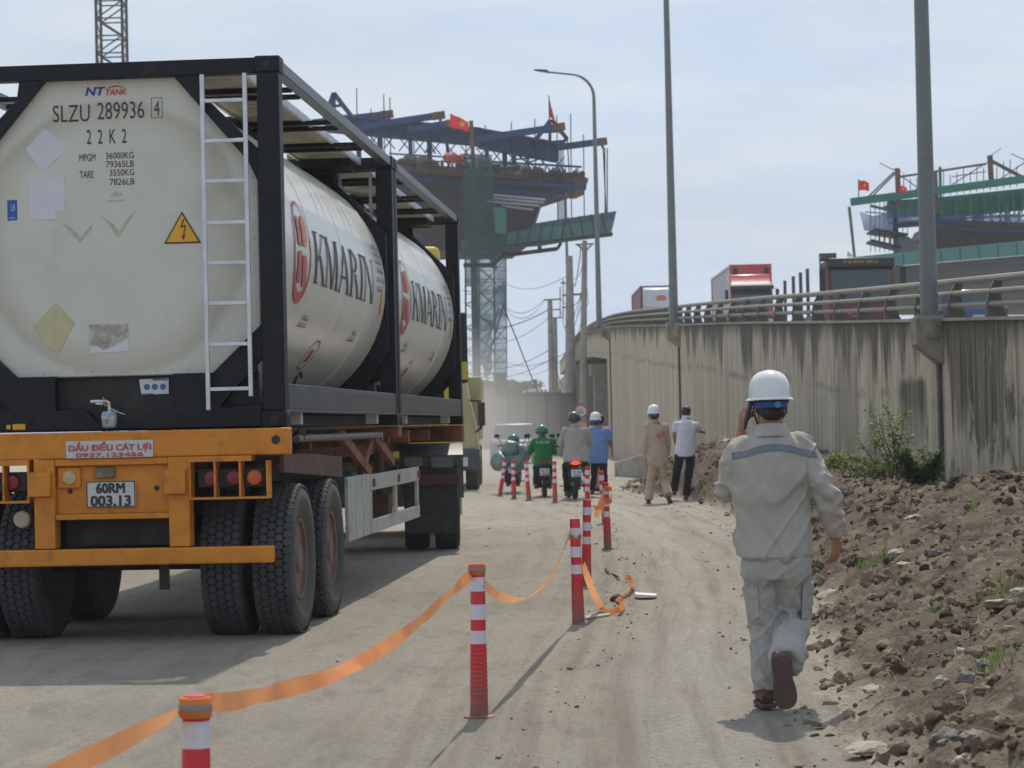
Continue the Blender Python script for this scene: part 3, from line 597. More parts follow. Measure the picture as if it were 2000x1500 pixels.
# ================================================ TANK CONTAINERS ON THE TRAILER
TAZ=R(4.53); TO=Vector((-2.783,15.536,0)); ZB=1.47; ZT=4.061; HW=1.219; CL=6.058; CZ=2.775; TR=1.165
def make_container(first):
    t=thing('tank_container',TO+Vector((0,0,ZB)),'','tank container','tank containers carried on the trailer',-TAZ)
    zz=lambda z:z-ZB
    # posts with castings
    for a in (-1,1):
        for e in (0,1):
            b0=0 if e==0 else CL-.16
            mb=MB(); x0,x1=(HW-.165,HW-.008) if a>0 else (-HW+.008,-HW+.165)
            mb.box(x0,x1,b0+.004,b0+.15,.118,ZT-ZB-.118)
            p=obj('corner_post',mb,M['frame'],t,bevel=.008)
            mb=MB(); y0=0 if e==0 else CL-.178; xa,xb=(HW-.178,HW) if a>0 else (-HW,-HW+.178)
            for z0 in (0,ZT-ZB-.118): mb=MB(); mb.box(xa,xb,y0,y0+.178,z0,z0+.118); obj('corner_casting',mb,M['frame'],p,bevel=.012)
            if a>0:
                mb=MB()
                for z0 in (.058,ZT-ZB-.06):
                    mb.lathe([(.028,0),(.028,.004),(0,.004)],(HW-.09,y0-.003 if e==0 else y0+.176,z0),'Y',12)
                    mb.lathe([(.035,0),(.035,.004),(0,.004)],(HW-.001,y0+.09,z0),'X',12)
                obj('casting_hole',mb,M['black'],p)
    for e in (0,1):
        y=.02 if e==0 else CL-.12; yb=y+.1
        mb=MB()
        mb.box(-HW+.178,HW-.178,y,yb,ZT-ZB-.118,ZT-ZB-.008); obj('top_beam',mb,M['frame'],t,bevel=.006); mb=MB()
        # bottom beam, notched in the middle for the valve
        mb.prism([(-HW+.178,y,.01),(-HW+.178,y,.15),(-.20,y,.15),(-.12,y,.05),(.14,y,.05),(.22,y,.12),(.42,y,.15),(HW-.178,y,.15),(HW-.178,y,.01)],(0,.1,0))
        obj('bottom_beam',mb,M['frame'],t,bevel=.006)
        # corner braces
        for s in (-1,1):
            mb=MB(); mb.prism([(s*.46,y+.01,zz(3.945)),(s*.64,y+.01,zz(3.945)),(s*.66,y+.01,zz(3.81)),(s*1.058,y+.01,zz(3.41)),(s*1.058,y+.01,zz(3.16)),(s*.98,y+.01,zz(3.33))],(0,.07,0))
            obj('corner_brace',mb,M['frame'],t,bevel=.006); mb=MB(); mb.prism([(s*.42,y+.01,zz(1.60)),(s*.72,y+.01,zz(1.60)),(s*1.058,y+.01,zz(1.96)),(s*1.058,y+.01,zz(2.20)),(s*.70,y+.01,zz(1.862)),(s*.42,y+.01,zz(1.862))],(0,.07,0))
            obj('corner_brace',mb,M['frame'],t,bevel=.006)
        # skirt panel
        y2=y+.10 if e==0 else y-.05
        mb=MB(); y4=.154 if e==0 else CL-.165; mb.box(-1.0,1.0,y4,y4+.012,zz(1.5),zz(1.87)); obj('skirt_plate',mb,M['skirt'],t)
        mb=MB(); g=.02 if e==0 else 0
        y3=.10 if e==0 else CL-.14
        oc=[(-.46,3.955),(.46,3.955),(1.035,3.40),(1.035,2.18),(.71,1.855),(-.71,1.855),(-1.035,2.18),(-1.035,3.40)]
        mb.prism([(a_,y3,zz(c_)) for a_,c_ in oc],(0,.05,0))
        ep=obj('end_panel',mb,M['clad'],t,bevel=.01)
        mb=MB()
        for i in range(8):
            p=Vector((oc[i][0],0,oc[i][1]));q=Vector((oc[(i+1)%8][0],0,oc[(i+1)%8][1])); nn=max(2,int((q-p).length/.11))
            cen=Vector((0,0,2.9))
            for k in range(nn):
                r=p+(q-p)*((k+.5)/nn); r=r+(cen-r).normalized()*.035
                mb.ell((r.x,y3-.001,zz(r.z)),.006,.004,.006,6,4)
        obj('rivets',mb,M['ghost'],ep)
        if e==0: rear=ep
    y=.10-.004; yy=y
    fl=lambda u,v:(u,yy,zz(v))
    if first:
        mb=MB()
        for b_,u0,v0,u1,v1,bo in (('SLZU',-.42,3.655,-.155,3.775,-.004),('289936',-.10,3.665,.235,3.785,-.004),('4',.305,3.68,.345,3.785,-.004),('2  2  K  2',-.18,3.495,.105,3.595,.0),
            ('MPGM',-.235,3.375,-.12,3.425,0),('36000KG',-.045,3.385,.155,3.43,0),('79365LB',-.045,3.325,.155,3.37,0),('TARE',-.235,3.255,-.135,3.305,0),('3550KG',-.02,3.265,.155,3.31,0),('7826LB',-.02,3.20,.155,3.245,0)):
            text(mb,b_,u0,v0,u1,v1,fl,bo)
        for a,b in (((.285,3.663),(.365,3.666)),((.285,3.803),(.365,3.806)),((.285,3.663),(.288,3.806)),((.362,3.663),(.365,3.806))):
            mb.box(a[0],b[0],yy-.001,yy,zz(a[1]),zz(b[1]))
        # worn scratches
        obj('lettering',mb,M['ink'],rear,smooth=0)
        yy=y-.0; mb=MB(); text(mb,'NT',-.185,3.835,-.055,3.895,lambda u,v:(u+(v-3.835)*.25,yy,zz(v)),.03); obj('lettering',mb,M['nblue'],rear,smooth=0)
        mb=MB(); text(mb,'TANK',-.045,3.835,.11,3.875,lambda u,v:(u+(v-3.835)*.2,yy,zz(v)),.02)
        mb.add([(-.03+.13*t_/8,yy,zz(3.882+.02*math.sin(math.pi*t_/8))) for t_ in range(9)]+[(-.03+.13*t_/8,yy,zz(3.882+.013*math.sin(math.pi*t_/8)-.003)) for t_ in range(8,-1,-1)],[tuple(range(18))])
        obj('lettering',mb,M['nred'],rear,smooth=0)
        def dec(name,pts,mat,dy=.002,parent=rear):
            mb=MB(); mb.prism([(p[0],y+.003-dy,zz(p[1])) for p in pts],(0,.002,0)); return obj(name,mb,mat,parent,smooth=0)
        dec('sticker_patch',[(-.62,3.475),(-.575,3.52),(-.48,3.615),(-.325,3.48),(-.345,3.44),(-.43,3.37),(-.485,3.325),(-.53,3.34)],M['white'])
        dec('sticker_patch',[(-.60,3.265),(-.605,2.97),(-.40,2.975),(-.42,3.03),(-.36,3.02),(-.345,3.09),(-.34,3.17),(-.345,3.275)],M['white'])
        dec('sticker_patch',[(-.43,2.385),(-.29,2.24),(-.37,2.1),(-.41,2.02),(-.50,2.09),(-.59,2.22)],M['yelst'])
        dec('sticker_patch',[(-.185,2.02),(.09,2.03),(.09,2.12),(.04,2.10),(-.03,2.06),(-.09,2.04),(-.13,2.07),(-.18,2.075)],M['white'])
        dec('sticker_residue',[(-.19,2.075),(-.13,2.072),(-.09,2.045),(-.03,2.065),(.04,2.105),(.09,2.125),(.09,2.225),(.02,2.22),(-.19,2.225)],M['ghost'])
        for pts in ([(-.36,2.94),(-.345,2.94),(-.24,2.845),(-.15,2.93),(-.165,2.89),(-.215,2.835),(-.245,2.805),(-.27,2.835)],[(-.1,2.99),(-.06,2.965),(0,2.92),(.04,2.87),(.08,2.94),(.16,3.02),(.09,2.92),(.045,2.84),(.02,2.835),(-.01,2.89),(-.05,2.95)],
                    [(-.02,3.12),(.0,3.15),(.04,3.155),(.07,3.13),(.02,3.125)],[(-.05,3.092),(.09,3.095),(.09,3.09),(-.05,3.088)]):
            dec('sticker_residue',pts,M['grime'])
        bl=dec('sticker',[(-.76,3.115),(-.69,3.118),(-.69,2.975),(-.76,2.97)],M['blue'])
        mb=MB(); yl=y-.003; text(mb,'LR',-.73,3.04,-.70,3.085,lambda u,v:(u,yl,zz(v)),0); marks(mb,-.755,2.985,-.70,2.996,lambda u,v:(u,yl,zz(v)),0); obj('lettering',mb,M['white'],rear,smooth=0)
        # electric warning triangle
        def rt(sc_):
            c=Vector((.49,2.853)); P=[Vector((.49,3.0)),Vector((.622,2.775)),Vector((.358,2.775))]
            return [tuple(c+(p-c)*sc_) for p in P]
        dec('warning_triangle',rt(1.0),M['ink'],.004); dec('warning_triangle',rt(.86),M['amb'],.006)
        dec('warning_bolt',[(.497,2.945),(.478,2.885),(.508,2.895),(.497,2.83),(.486,2.835),(.497,2.795),(.513,2.838),(.504,2.834),(.518,2.905),(.49,2.897),(.506,2.945)],M['ink'],.009)
        # papers, valve and small plates on the skirt
        mb=MB(); mb.prism([(.15,.151,zz(1.83)),(.36,.151,zz(1.835)),(.36,.151,zz(1.725)),(.165,.151,zz(1.72))],(0,-.01,0)); pl=obj('info_plate',mb,M['white'],t)
        mb=MB(); 
        for k in range(3): mb.lathe([(.022,0),(.022,-.003),(0,-.003)],(.205+k*.057,.140,zz(1.775)),'Y',12)
        mb.box(.25,.355,.137,.140,zz(1.82),zz(1.832)); mb.box(.165,.25,.137,.140,zz(1.722),zz(1.73)); obj('print',mb,pm('print_blue',(.08,.14,.25),.6),pl)
        mb=MB(); mb.box(-.085,.015,-.02,.05,zz(1.49),zz(1.61)); pl=obj('valve_bag',mb,pm('clear_bag',(.35,.40,.45),.35,dirt=(.12,.14,.16),ds=20,dl=(.5,.6)),t,bevel=.02)
        mb=MB(); text(mb,'RENSEE',-.08,1.555,.01,1.58,lambda u,v:(u,-.024,zz(v)),.02); obj('lettering',mb,M['white'],pl,smooth=0)
        mb=MB(); mb.tube([(-.17,.03,zz(1.68)),(-.06,.03,zz(1.68)),(-.04,.03,zz(1.67)),(-.035,.03,zz(1.60))],.012,8); mb.tube([(-.13,.02,zz(1.665)),(-.08,.02,zz(1.66))],.008,6); mb.tube([(-.03,.03,zz(1.63)),(.03,.03,zz(1.60)),(.07,.03,zz(1.585))],.004,5); obj('valve_handle',mb,M['alu'],t)
        mb=MB(); mb.tube([(-.075,.015,zz(1.71)),(-.07,.012,zz(1.67)),(-.065,.015,zz(1.65)),(-.03,.015,zz(1.66))],.004,5); obj('seal_tag',mb,M['amb'],t)
        dec('small_plate',[(-.77,1.50),(-.74,1.50),(-.74,1.53),(-.77,1.53)],M['amb'],.085,t); dec('small_plate',[(-.725,1.495),(-.635,1.495),(-.635,1.535),(-.725,1.535)],M['amb'],.085,t)
        mb=MB(); mb.box(-.785,-.76,.10,.12,zz(1.56),zz(1.58)); obj('bracket',mb,M['ghost'],t)
    # tank barrel
    mb=MB(); n=56
    prof=[(.0,.17),(TR-.06,.17),(TR,.20),(TR,1.44),(TR+.004,1.445),(TR+.004,1.475),(TR,1.48),(TR,3.02),(TR+.004,3.025),(TR+.004,3.055),(TR,3.06),(TR,4.55),(TR+.004,4.555),(TR+.004,4.585),(TR,4.59),(TR,5.62),(TR-.03,5.72),(TR-.1,5.80),(.0,5.84)]
    mb.lathe(prof,(0,0,CZ-ZB),'Y',n); tk=obj('tank',mb,M['cladc'],t,smooth=20)
    # dark support ring at both ends of the barrel
    for y0 in (5.74,):
        mb=MB(); 
        mb.prism([(a_*.985,y0,zz(c_)) for a_,c_ in [(-.50,3.95),(.50,3.95),(1.18,3.30),(1.18,2.2),(.9,1.80),(-.9,1.80),(-1.18,2.2),(-1.18,3.30)]],(0,.1,0)); obj('support_ring',mb,M['frame'],t)
    def cyl_(b,h,r=TR+.0065):   # h: arc height above the axis
        a=h/r; return (r*math.cos(a),b,CZ-ZB+r*math.sin(a))
    # lettering with serifs
    sr=.035
    def stem(x,w,y0=0,y1=1): return [[(x,y0),(x+w,y0),(x+w,y1),(x,y1)]]
    def bar(x0,y0,x1,y1,w): return [[(x0,y0),(x0+w,y0),(x1+w,y1),(x1,y1)]]
    def serif(x,w,y): return [[(x-.06,y),(x+w+.06,y),(x+w+.06,y+sr),(x-.06,y+sr)]]
    Lt={}
    Lt['K']=stem(.08,.13)+serif(.08,.17,0)+serif(.08,.17,1-sr)+bar(.21,.42,.66,.97,.07)+bar(.68,.02,.34,.56,.13)+serif(.68,.14,0)+serif(.62,.1,1-sr)
    Lt['M']=stem(.08,.06)+bar(.48,.0,.10,1,.13)+bar(.52,.0,.82,1,.07)+stem(.84,.13)+serif(.08,.06,0)+serif(.82,.17,0)+serif(.02,.2,1-sr)+serif(.82,.17,1-sr)
    Lt['A']=bar(.06,0,.42,1,.07)+bar(.76,0,.40,1,.13)+[[(.2,.3),(.68,.3),(.68,.35),(.2,.35)]]+serif(.04,.1,0)+serif(.76,.14,0)
    arc=[(.21+.44*math.cos(a),.74+.24*math.sin(a)) for a in [k*math.pi/8-math.pi/2 for k in range(9)]]; arc2=[(.21+.30*math.cos(a),.74+.19*math.sin(a)) for a in [k*math.pi/8-math.pi/2 for k in range(9)]]
    Lt['R']=stem(.08,.13)+serif(.08,.17,0)+serif(.08,.17,1-sr)+[[arc[k],arc[k+1],arc2[k+1],arc2[k]] for k in range(8)]+bar(.70,.02,.36,.5,.13)+serif(.72,.13,0)
    Lt['I']=stem(.12,.13)+serif(.12,.17,0)+serif(.12,.17,1-sr)
    Lt['N']=stem(.08,.06)+bar(.76,.0,.10,1,.13)+stem(.85,.06)+serif(.08,.06,0)+serif(.02,.2,1-sr)+serif(.85,.06,1-sr)
    Wd={'K':.86,'M':1.08,'A':.98,'R':.9,'I':.42,'N':1.0}
    tot=sum(Wd[c] for c in 'KMARIN'); x=0; P=[]
    U0,U1,V0,V1=1.62,4.86,-.20,.205
    for c in 'KMARIN':
        for p in Lt[c]: P.append([(U0+(x+q[0])*(U1-U0)/tot,V0+q[1]*(V1-V0)) for q in p])
        x+=Wd[c]
    vs,fs=flat2d(P,.05); mb=MB(); mb.add([cyl_(u,v) for u,v in vs],fs); obj('lettering',mb,M['kink'],tk,smooth=0)
    # oval emblem: ring thicker at the foot, four inner strokes
    P=[]; cx,cy=1.10,-.005
    for k in range(40):
        a0,a1=2*math.pi*k/40,2*math.pi*(k+1)/40
        ro=lambda a:(cx+.36*math.cos(a),cy+.39*math.sin(a)); 
        def ri(a):
            th=.02+.045*max(0,-math.sin(a)); return (cx+.012+(.36-.035)*math.cos(a),cy+(.39-th)*math.sin(a)+ (.02 if math.sin(a)<0 else 0))
        P.append([ro(a0),ro(a1),ri(a1),ri(a0)])
    P+=[[(cx-.2,.05),(cx-.05,.03),(cx-.05,.20),(cx-.1,.26),(cx-.16,.26),(cx-.2,.22)],[(cx-.2,-.01),(cx-.06,.0),(cx-.04,-.10),(cx-.05,-.24),(cx-.16,-.24),(cx-.2,-.2)],
        [(cx+.0,-.02),(cx+.14,-.03),(cx+.18,-.1),(cx+.18,-.26),(cx+.05,-.26),(cx+.0,-.12)]]
    vs,fs=flat2d(P,.05); mb=MB(); mb.add([cyl_(u,v) for u,v in vs],fs); obj('emblem',mb,M['kred'],tk,smooth=0)
    vs,fs=flat2d([[(cx+.0,.05),(cx+.15,.04),(cx+.2,.1),(cx+.2,.2),(cx+.14,.28),(cx+.06,.28),(cx+.0,.22)]],.05); mb=MB(); mb.add([cyl_(u,v,TR+.007) for u,v in vs],fs); obj('emblem',mb,M['kora'],tk,smooth=0)
    # small print and red circle
    mb=MB()
    for b_,(u0,u1,v) in enumerate(((5.05,5.6,.34),(5.05,5.6,.27),(5.05,5.55,.20),(5.1,5.5,.12),(5.05,5.6,.03),(5.05,5.4,-.06),(1.55,1.8,-.50),(1.5,1.85,-.56),(4.1,4.35,-.52),(4.05,4.4,-.58))):
        marks(mb,u0,v,u1,v+.045,cyl_,b_)
    obj('small_print',mb,M['kink'],tk,smooth=0)
    P=[]
    for k in range(28):
        a0,a1=2*math.pi*k/28,2*math.pi*(k+1)/28; P.append([(2.75+r*math.cos(a)*1.5,-.78+r*math.sin(a)) for r,a in ((.15,a0),(.15,a1),(.135,a1),(.135,a0))])
    P.append([(2.7,-.84),(2.8,-.84),(2.8,-.72),(2.7,-.72)])
    vs,fs=flat2d(P,.05); mb=MB(); mb.add([cyl_(u,v) for u,v in vs],fs); obj('emblem',mb,M['kred'],tk,smooth=0)
    mb=MB(); vs,fs=flat2d([[(5.35,-.27),(5.43,-.27),(5.43,-.07),(5.35,-.07)]],.05); mb.add([cyl_(u,v) for u,v in vs],fs); obj('sticker',mb,M['amb'],tk,smooth=0)
    mb=MB()
    for u in (1.1,3.0): mb.tube([cyl_(u,-1.0,TR+.004),cyl_(u,-1.12,TR+.05)],.012,6); mb.lathe([(.03,-.01),(.03,.01)],(cyl_(u,-.98,TR+.02)),'X',10)
    obj('earth_lug',mb,M['black'],tk)
    # side rails
    for s in (-1,1):
        x0,x1=(HW-.10,HW-.012) if s>0 else (-HW+.012,-HW+.10)
        mb=MB(); mb.box(x0+.04*s if s>0 else x0,x1 if s>0 else x1-.04,.178,CL-.178,zz(1.60),zz(1.755)); mb.box(x0,x1,.178,CL-.178,zz(1.755),zz(1.775)); mb.box(x0,x1,.178,CL-.178,zz(1.575),zz(1.597))
        obj('bottom_side_rail',mb,M['rail'],t,bevel=.004)
        mb=MB(); mb.box(x0,x1,.178,CL-.178,ZT-ZB-.10,ZT-ZB-.015); obj('top_side_rail',mb,M['rail'],t,bevel=.006)
    # forklift style under-brackets
    for y0 in (.9,4.9):
        mb=MB(); mb.box(HW-.16,HW-.06,y0,y0+.1,zz(1.49),zz(1.575)); obj('bracket',mb,M['alu'],t)
    # walkway sheets and the bars that carry them
    for (y0,y1) in ((.2,1.1),(1.16,2.9),(2.96,4.3),(4.36,5.85)):
        mb=MB(); k=int((y1-y0)/.05)
        for i in range(k): 
            ya=y0+i*.05; mb.box(.42,.90,ya,ya+.042,zz(3.985),zz(4.0)); 
        mb.box(.42,.90,y0,y1,zz(4.0),zz(4.012))
        wk=obj('walkway',mb,M['walk'],t)
        mb=MB(); mb.box(.395,.42,y0,y1,zz(3.97),zz(4.03)); mb.box(.90,.925,y0,y1,zz(3.97),zz(4.03)); obj('edge_strip',mb,M['alu'],wk)
    for y0 in (.95,1.3,2.75,3.1,4.2,4.5):
        mb=MB(); mb.box(-HW+.09,HW-.09,y0,y0+.05,zz(3.945),zz(3.98)); obj('cross_bar',mb,M['frame'],t)
    for (x0,x1,y0,y1) in ((-.9,.9,5.35,5.88),(-.3,.42,2.4,3.4)):
        mb=MB(); mb.box(x0,x1,y0,y0+.06,zz(3.90),zz(3.985)); mb.box(x0,x1,y1-.06,y1,zz(3.90),zz(3.985)); mb.box(x0,x0+.06,y0+.06,y1-.06,zz(3.90),zz(3.985)); mb.box(x1-.06,x1,y0+.06,y1-.06,zz(3.90),zz(3.985))
        mb.box(x0+.06,x1-.06,y0+.06,y1-.06,zz(3.91),zz(3.93)); obj('manway_box',mb,M['frame'],t)
    mb=MB(); mb.box(-1.0,1.0,.2,CL-.2,.006,.09)
    obj('dark_underplate',mb,M['skirt'],t)  # dark plate added so the shaded gap below the tank stays black
    # ladder
    mb=MB()
    for x in (.665,.965): mb.box(x,x+.03,-.05,-.025,zz(1.60 if x<.8 else 1.69),zz(3.935))
    ld=obj('ladder',mb,M['alu'],t,bevel=.004)
    for z in (3.75,3.47,3.19,2.90,2.62,2.34,2.055,1.745):
        mb=MB(); mb.box(.695,.965,-.048,-.02,zz(z)-.013,zz(z)+.013); obj('rung',mb,M['alu'],ld,bevel=.003)
    return t
c1=make_container(True); c1['label']='nearer cream tank container with ladder, white patches and yellow warning triangle on its rear panel'
c2=make_container(False); c2.location=TO+Vector((math.sin(TAZ),math.cos(TAZ),0))*6.11+Vector((0,0,ZB)); c2['label']='farther cream tank container at the front of the trailer, behind the nearer tank'

# ================================================ TRAILER AND TRACTOR
tr=thing('articulated_truck',TO,'orange skeletal trailer on dual wheels drawn by a mostly hidden yellow tractor','truck',None,-TAZ)
mb=MB(); mb.box(-1.26,1.26,-.16,-.02,1.285,1.468); bm_=obj('rear_crossbeam',mb,M['orange'],tr,bevel=.01)
mb=MB()
for x in (-1.17,1.17): mb.lathe([(.03,0),(.03,.006),(0,.006)],(x,-.164,1.385),'Y',16)
obj('pin_hole',mb,M['black'],bm_)
mb=MB(); mb.box(-.295,.315,-.168,-.160,1.288,1.405); ban=obj('sticker_banner',mb,M['plate'],bm_)
mb=MB(); btext(mb,'DẦU ĐIỀU CÁT LỢI',-.275,1.326,.30,1.400,lambda u,v:Vector((u,-.170,v)),.0035); btext(mb,'0937.123456',-.225,1.294,.245,1.321,lambda u,v:Vector((u,-.170,v)),.003); obj('lettering',mb,M['kred'],ban,smooth=0)
mb=MB()
for s in (-1,1): mb.box(*( (-.53,-.385) if s<0 else (.415,.56)),-.16,-.02,.665,1.283)
mb.box(-.385,.415,-.15,-.04,.862,.90); mb.box(-.385,.415,-.15,-.04,1.235,1.283)
mb.box(-.385,.415,-.10,-.085,.90,1.235)
obj('rear_frame',mb,M['orange'],tr,bevel=.006)
mb=MB()
for x0,x1 in ((-.555,-.40),(.40,.545)): mb=MB(); mb.prism([(x0,-.162,1.02),(x0,-.22,1.03),(x0,-.22,1.18),(x0,-.162,1.20)],(x1-x0,0,0)); obj('bump_stop',mb,M['orange'],tr,bevel=.005)
mb=MB(); mb.box(-.37,.40,.06,.5,.67,.86); obj('dark_gap_block',mb,M['skirt'],tr)  # dark block added in place of the shadowy undercarriage behind the rear posts
mb=MB(); mb.box(-1.14,1.14,-.19,-.10,.545,.66); obj('bumper',mb,M['orange'],tr,bevel=.01)
for s in (-1,1):
    mb=MB(); X=lambda a:a*s
    for a in (.56,.735,.91,1.10):
        mb.box(min(X(a),X(a+.014)),max(X(a),X(a+.014)),-.17,-.04,1.0,1.245)
    mb.box(min(X(.56),X(1.114)),max(X(.56),X(1.114)),-.172,-.04,.985,1.0); mb.box(min(X(.56),X(1.0)),max(X(.56),X(1.0)),-.172,-.04,1.245,1.283)
    cg=obj('lamp_cage',mb,M['rust'] if 0 else M['orange'],tr)
    mb=MB(); mb.box(min(X(.60),X(1.08)),max(X(.60),X(1.08)),-.075,-.03,1.06,1.20); pn=obj('lamp_housing',mb,M['black'],tr,bevel=.01)
    for a,mm in ((.705,'redlens'),(.86,'redlens'),(1.005,'oralens')):
        mb=MB(); mb.lathe([(.055,0),(.055,-.02),(.047,-.032),(.0,-.038)],(X(a),-.075,1.13),'Y',24); o=obj('lamp',mb,M[mm],pn)
mb=MB(); mb.box(-.17,.175,-.125,-.11,.945,1.125); npl=obj('number_plate',mb,M['plate'],tr,bevel=.006)
mb=MB(); btext(mb,'60RM',-.098,1.043,.10,1.110,lambda u,v:Vector((u,-.128,v)),.004); btext(mb,'003.13',-.138,.955,.14,1.024,lambda u,v:Vector((u,-.128,v)),.004)
for a,b,c,d in ((-.168,.173,.946,.952),(-.168,.173,1.118,1.124),(-.168,-.162,.952,1.118),(.167,.173,.952,1.118)): mb.box(a,b,-.128,-.126,c,d)
obj('lettering',mb,M['ink'],npl,smooth=0)
mb=MB(); mb.box(-.37,-.21,-.13,-.101,1.08,1.225); sl_=obj('lamp_plate',mb,M['orange'],tr,bevel=.01)
mb=MB(); mb.lathe([(.045,0),(.045,-.012),(.0,-.018)],(-.285,-.131,1.155),'Y',20); obj('lamp',mb,pm('dull_cream_lens',(.50,.40,.22),.5),sl_)
mb=MB(); mb.box(-.105,.03,-.125,-.101,1.145,1.225); obj('plate_lamp',mb,pm('grey_lamp_box',(.13,.12,.09),.5,dirt=(.35,.2,.08),ds=18),tr,bevel=.008)
mb=MB()
for x,z in ((-.29,1.06),(.32,1.07)): mb.lathe([(.018,0),(.018,-.004),(0,-.004)],(x,-.101,z),'Y',12)
obj('bolt_hole',mb,M['black'],tr)
mb=MB(); mb.lathe([(.06,0),(.06,-.03),(.05,-.04),(0,-.045)],(-.64,-.06,.87),'Y',20); obj('reflector',mb,pm('cream_reflector',(.42,.40,.28),.4),tr)
# chassis rails, cross members, mudguard plates
mb=MB()
for x in (-.47,.47): mb.box(x-.07,x+.07,.0,12.1,1.19,1.44); mb.box(x-.11,x+.11,.0,12.1,1.17,1.189)
obj('chassis_rail',mb,M['rust'],tr)
mb=MB(); mb.box(-1.0,1.0,.3,11.9,1.445,1.466); obj('deck_plate',mb,M['brown'],tr)
for y0 in (1.6,3.3,5.0,6.05,7.6,9.4):
    mb=MB(); mb.box(-1.1,1.1,y0,y0+.12,1.30,1.42); obj('cross_member',mb,M['rust'],tr)
mb=MB(); mb.box(-1.22,1.22,11.95,12.2,1.26,1.462); obj('front_crossbeam',mb,M['rust'],tr,bevel=.01)
mb=MB(); mb.box(-1.22,1.22,5.95,6.2,1.36,1.462); obj('middle_crossbeam',mb,M['rust'],tr,bevel=.01)
mb=MB(); mb.prism([(1.16,.02,1.285),(1.16,.02,1.16),(1.16,1.3,1.11),(1.16,2.62,1.06),(1.16,2.62,1.22),(1.16,1.3,1.27)],(.03,0,0)); mb.prism([(.56,.0,1.285),(.56,2.6,1.21),(.56,2.6,1.195),(.56,.0,1.27)],(.60,0,0)); obj('mudguard_plate',mb,M['brown'],tr)
for (p,q) in (((1.10,.05,1.40),(.55,1.1,1.26)),((1.15,1.0,1.42),(.55,3.3,1.18)),((1.12,3.0,1.40),(1.12,4.6,1.05)),((1.12,4.9,1.38),(1.12,6.2,1.12)),((1.1,4.2,1.05),(1.1,4.9,1.36))):
    mb=MB(); mb.seg(p,q,.05,.09); obj('brace',mb,M['rust'],tr)
mb=MB(); mb.tube([(1.14,.8,1.385),(1.14,5.2,1.385)],.028,8); obj('side_tube',mb,pm('grey_tube',(.12,.12,.11),.6),tr)
mb=MB(); mb.box(1.12,1.16,5.2,5.3,1.34,1.42); obj('side_reflector',mb,M['redlens'],tr)
mb=MB(); mb.cyl((.95,6.5,.80),(.95,6.5,1.25),.05); mb.box(.7,1.05,6.35,6.65,.5,.8); obj('landing_leg',mb,M['brown'],tr); mb=MB(); mb.box(-1.05,-.75,6.35,6.65,.45,1.25); obj('landing_leg',mb,M['brown'],tr)
mb=MB(); mb.cyl((.85,5.0,.95),(.85,5.4,.95),.1); obj('air_tank',mb,pm('teal_tank',(.02,.16,.15),.5),tr)
# white side guard
mb=MB(); mb.box(1.16,1.19,2.9,4.15,.52,1.05)
for i in range(2): mb.box(1.19,1.194,3.3+i*.42,3.315+i*.42,.53,1.04)
obj('side_panel',mb,M['greypaint'],tr,bevel=.004)
mb=MB(); mb.box(1.155,1.195,4.16,7.7,.90,1.04); mb.box(1.155,1.195,4.16,7.7,.52,.64)
for y0 in (4.16,5.85,7.55): mb.box(1.16,1.19,y0,y0+.13,.641,.899)
obj('side_guard',mb,M['greypaint'],tr,bevel=.004)
for y0 in (4.3,6.0,7.55):
    mb=MB(); mb.box(1.197,1.21,y0,y0+.10,.93,1.0); obj('side_reflector',mb,M['redlens'],tr)
mb=MB(); mb.box(-1.19,-1.16,2.9,7.7,.55,1.04); obj('side_guard',mb,M['greypaint'],tr)
mb=MB(); mb.box(.30,.37,.0,.02,.36,.545); obj('mud_chain',mb,M['black'],tr)
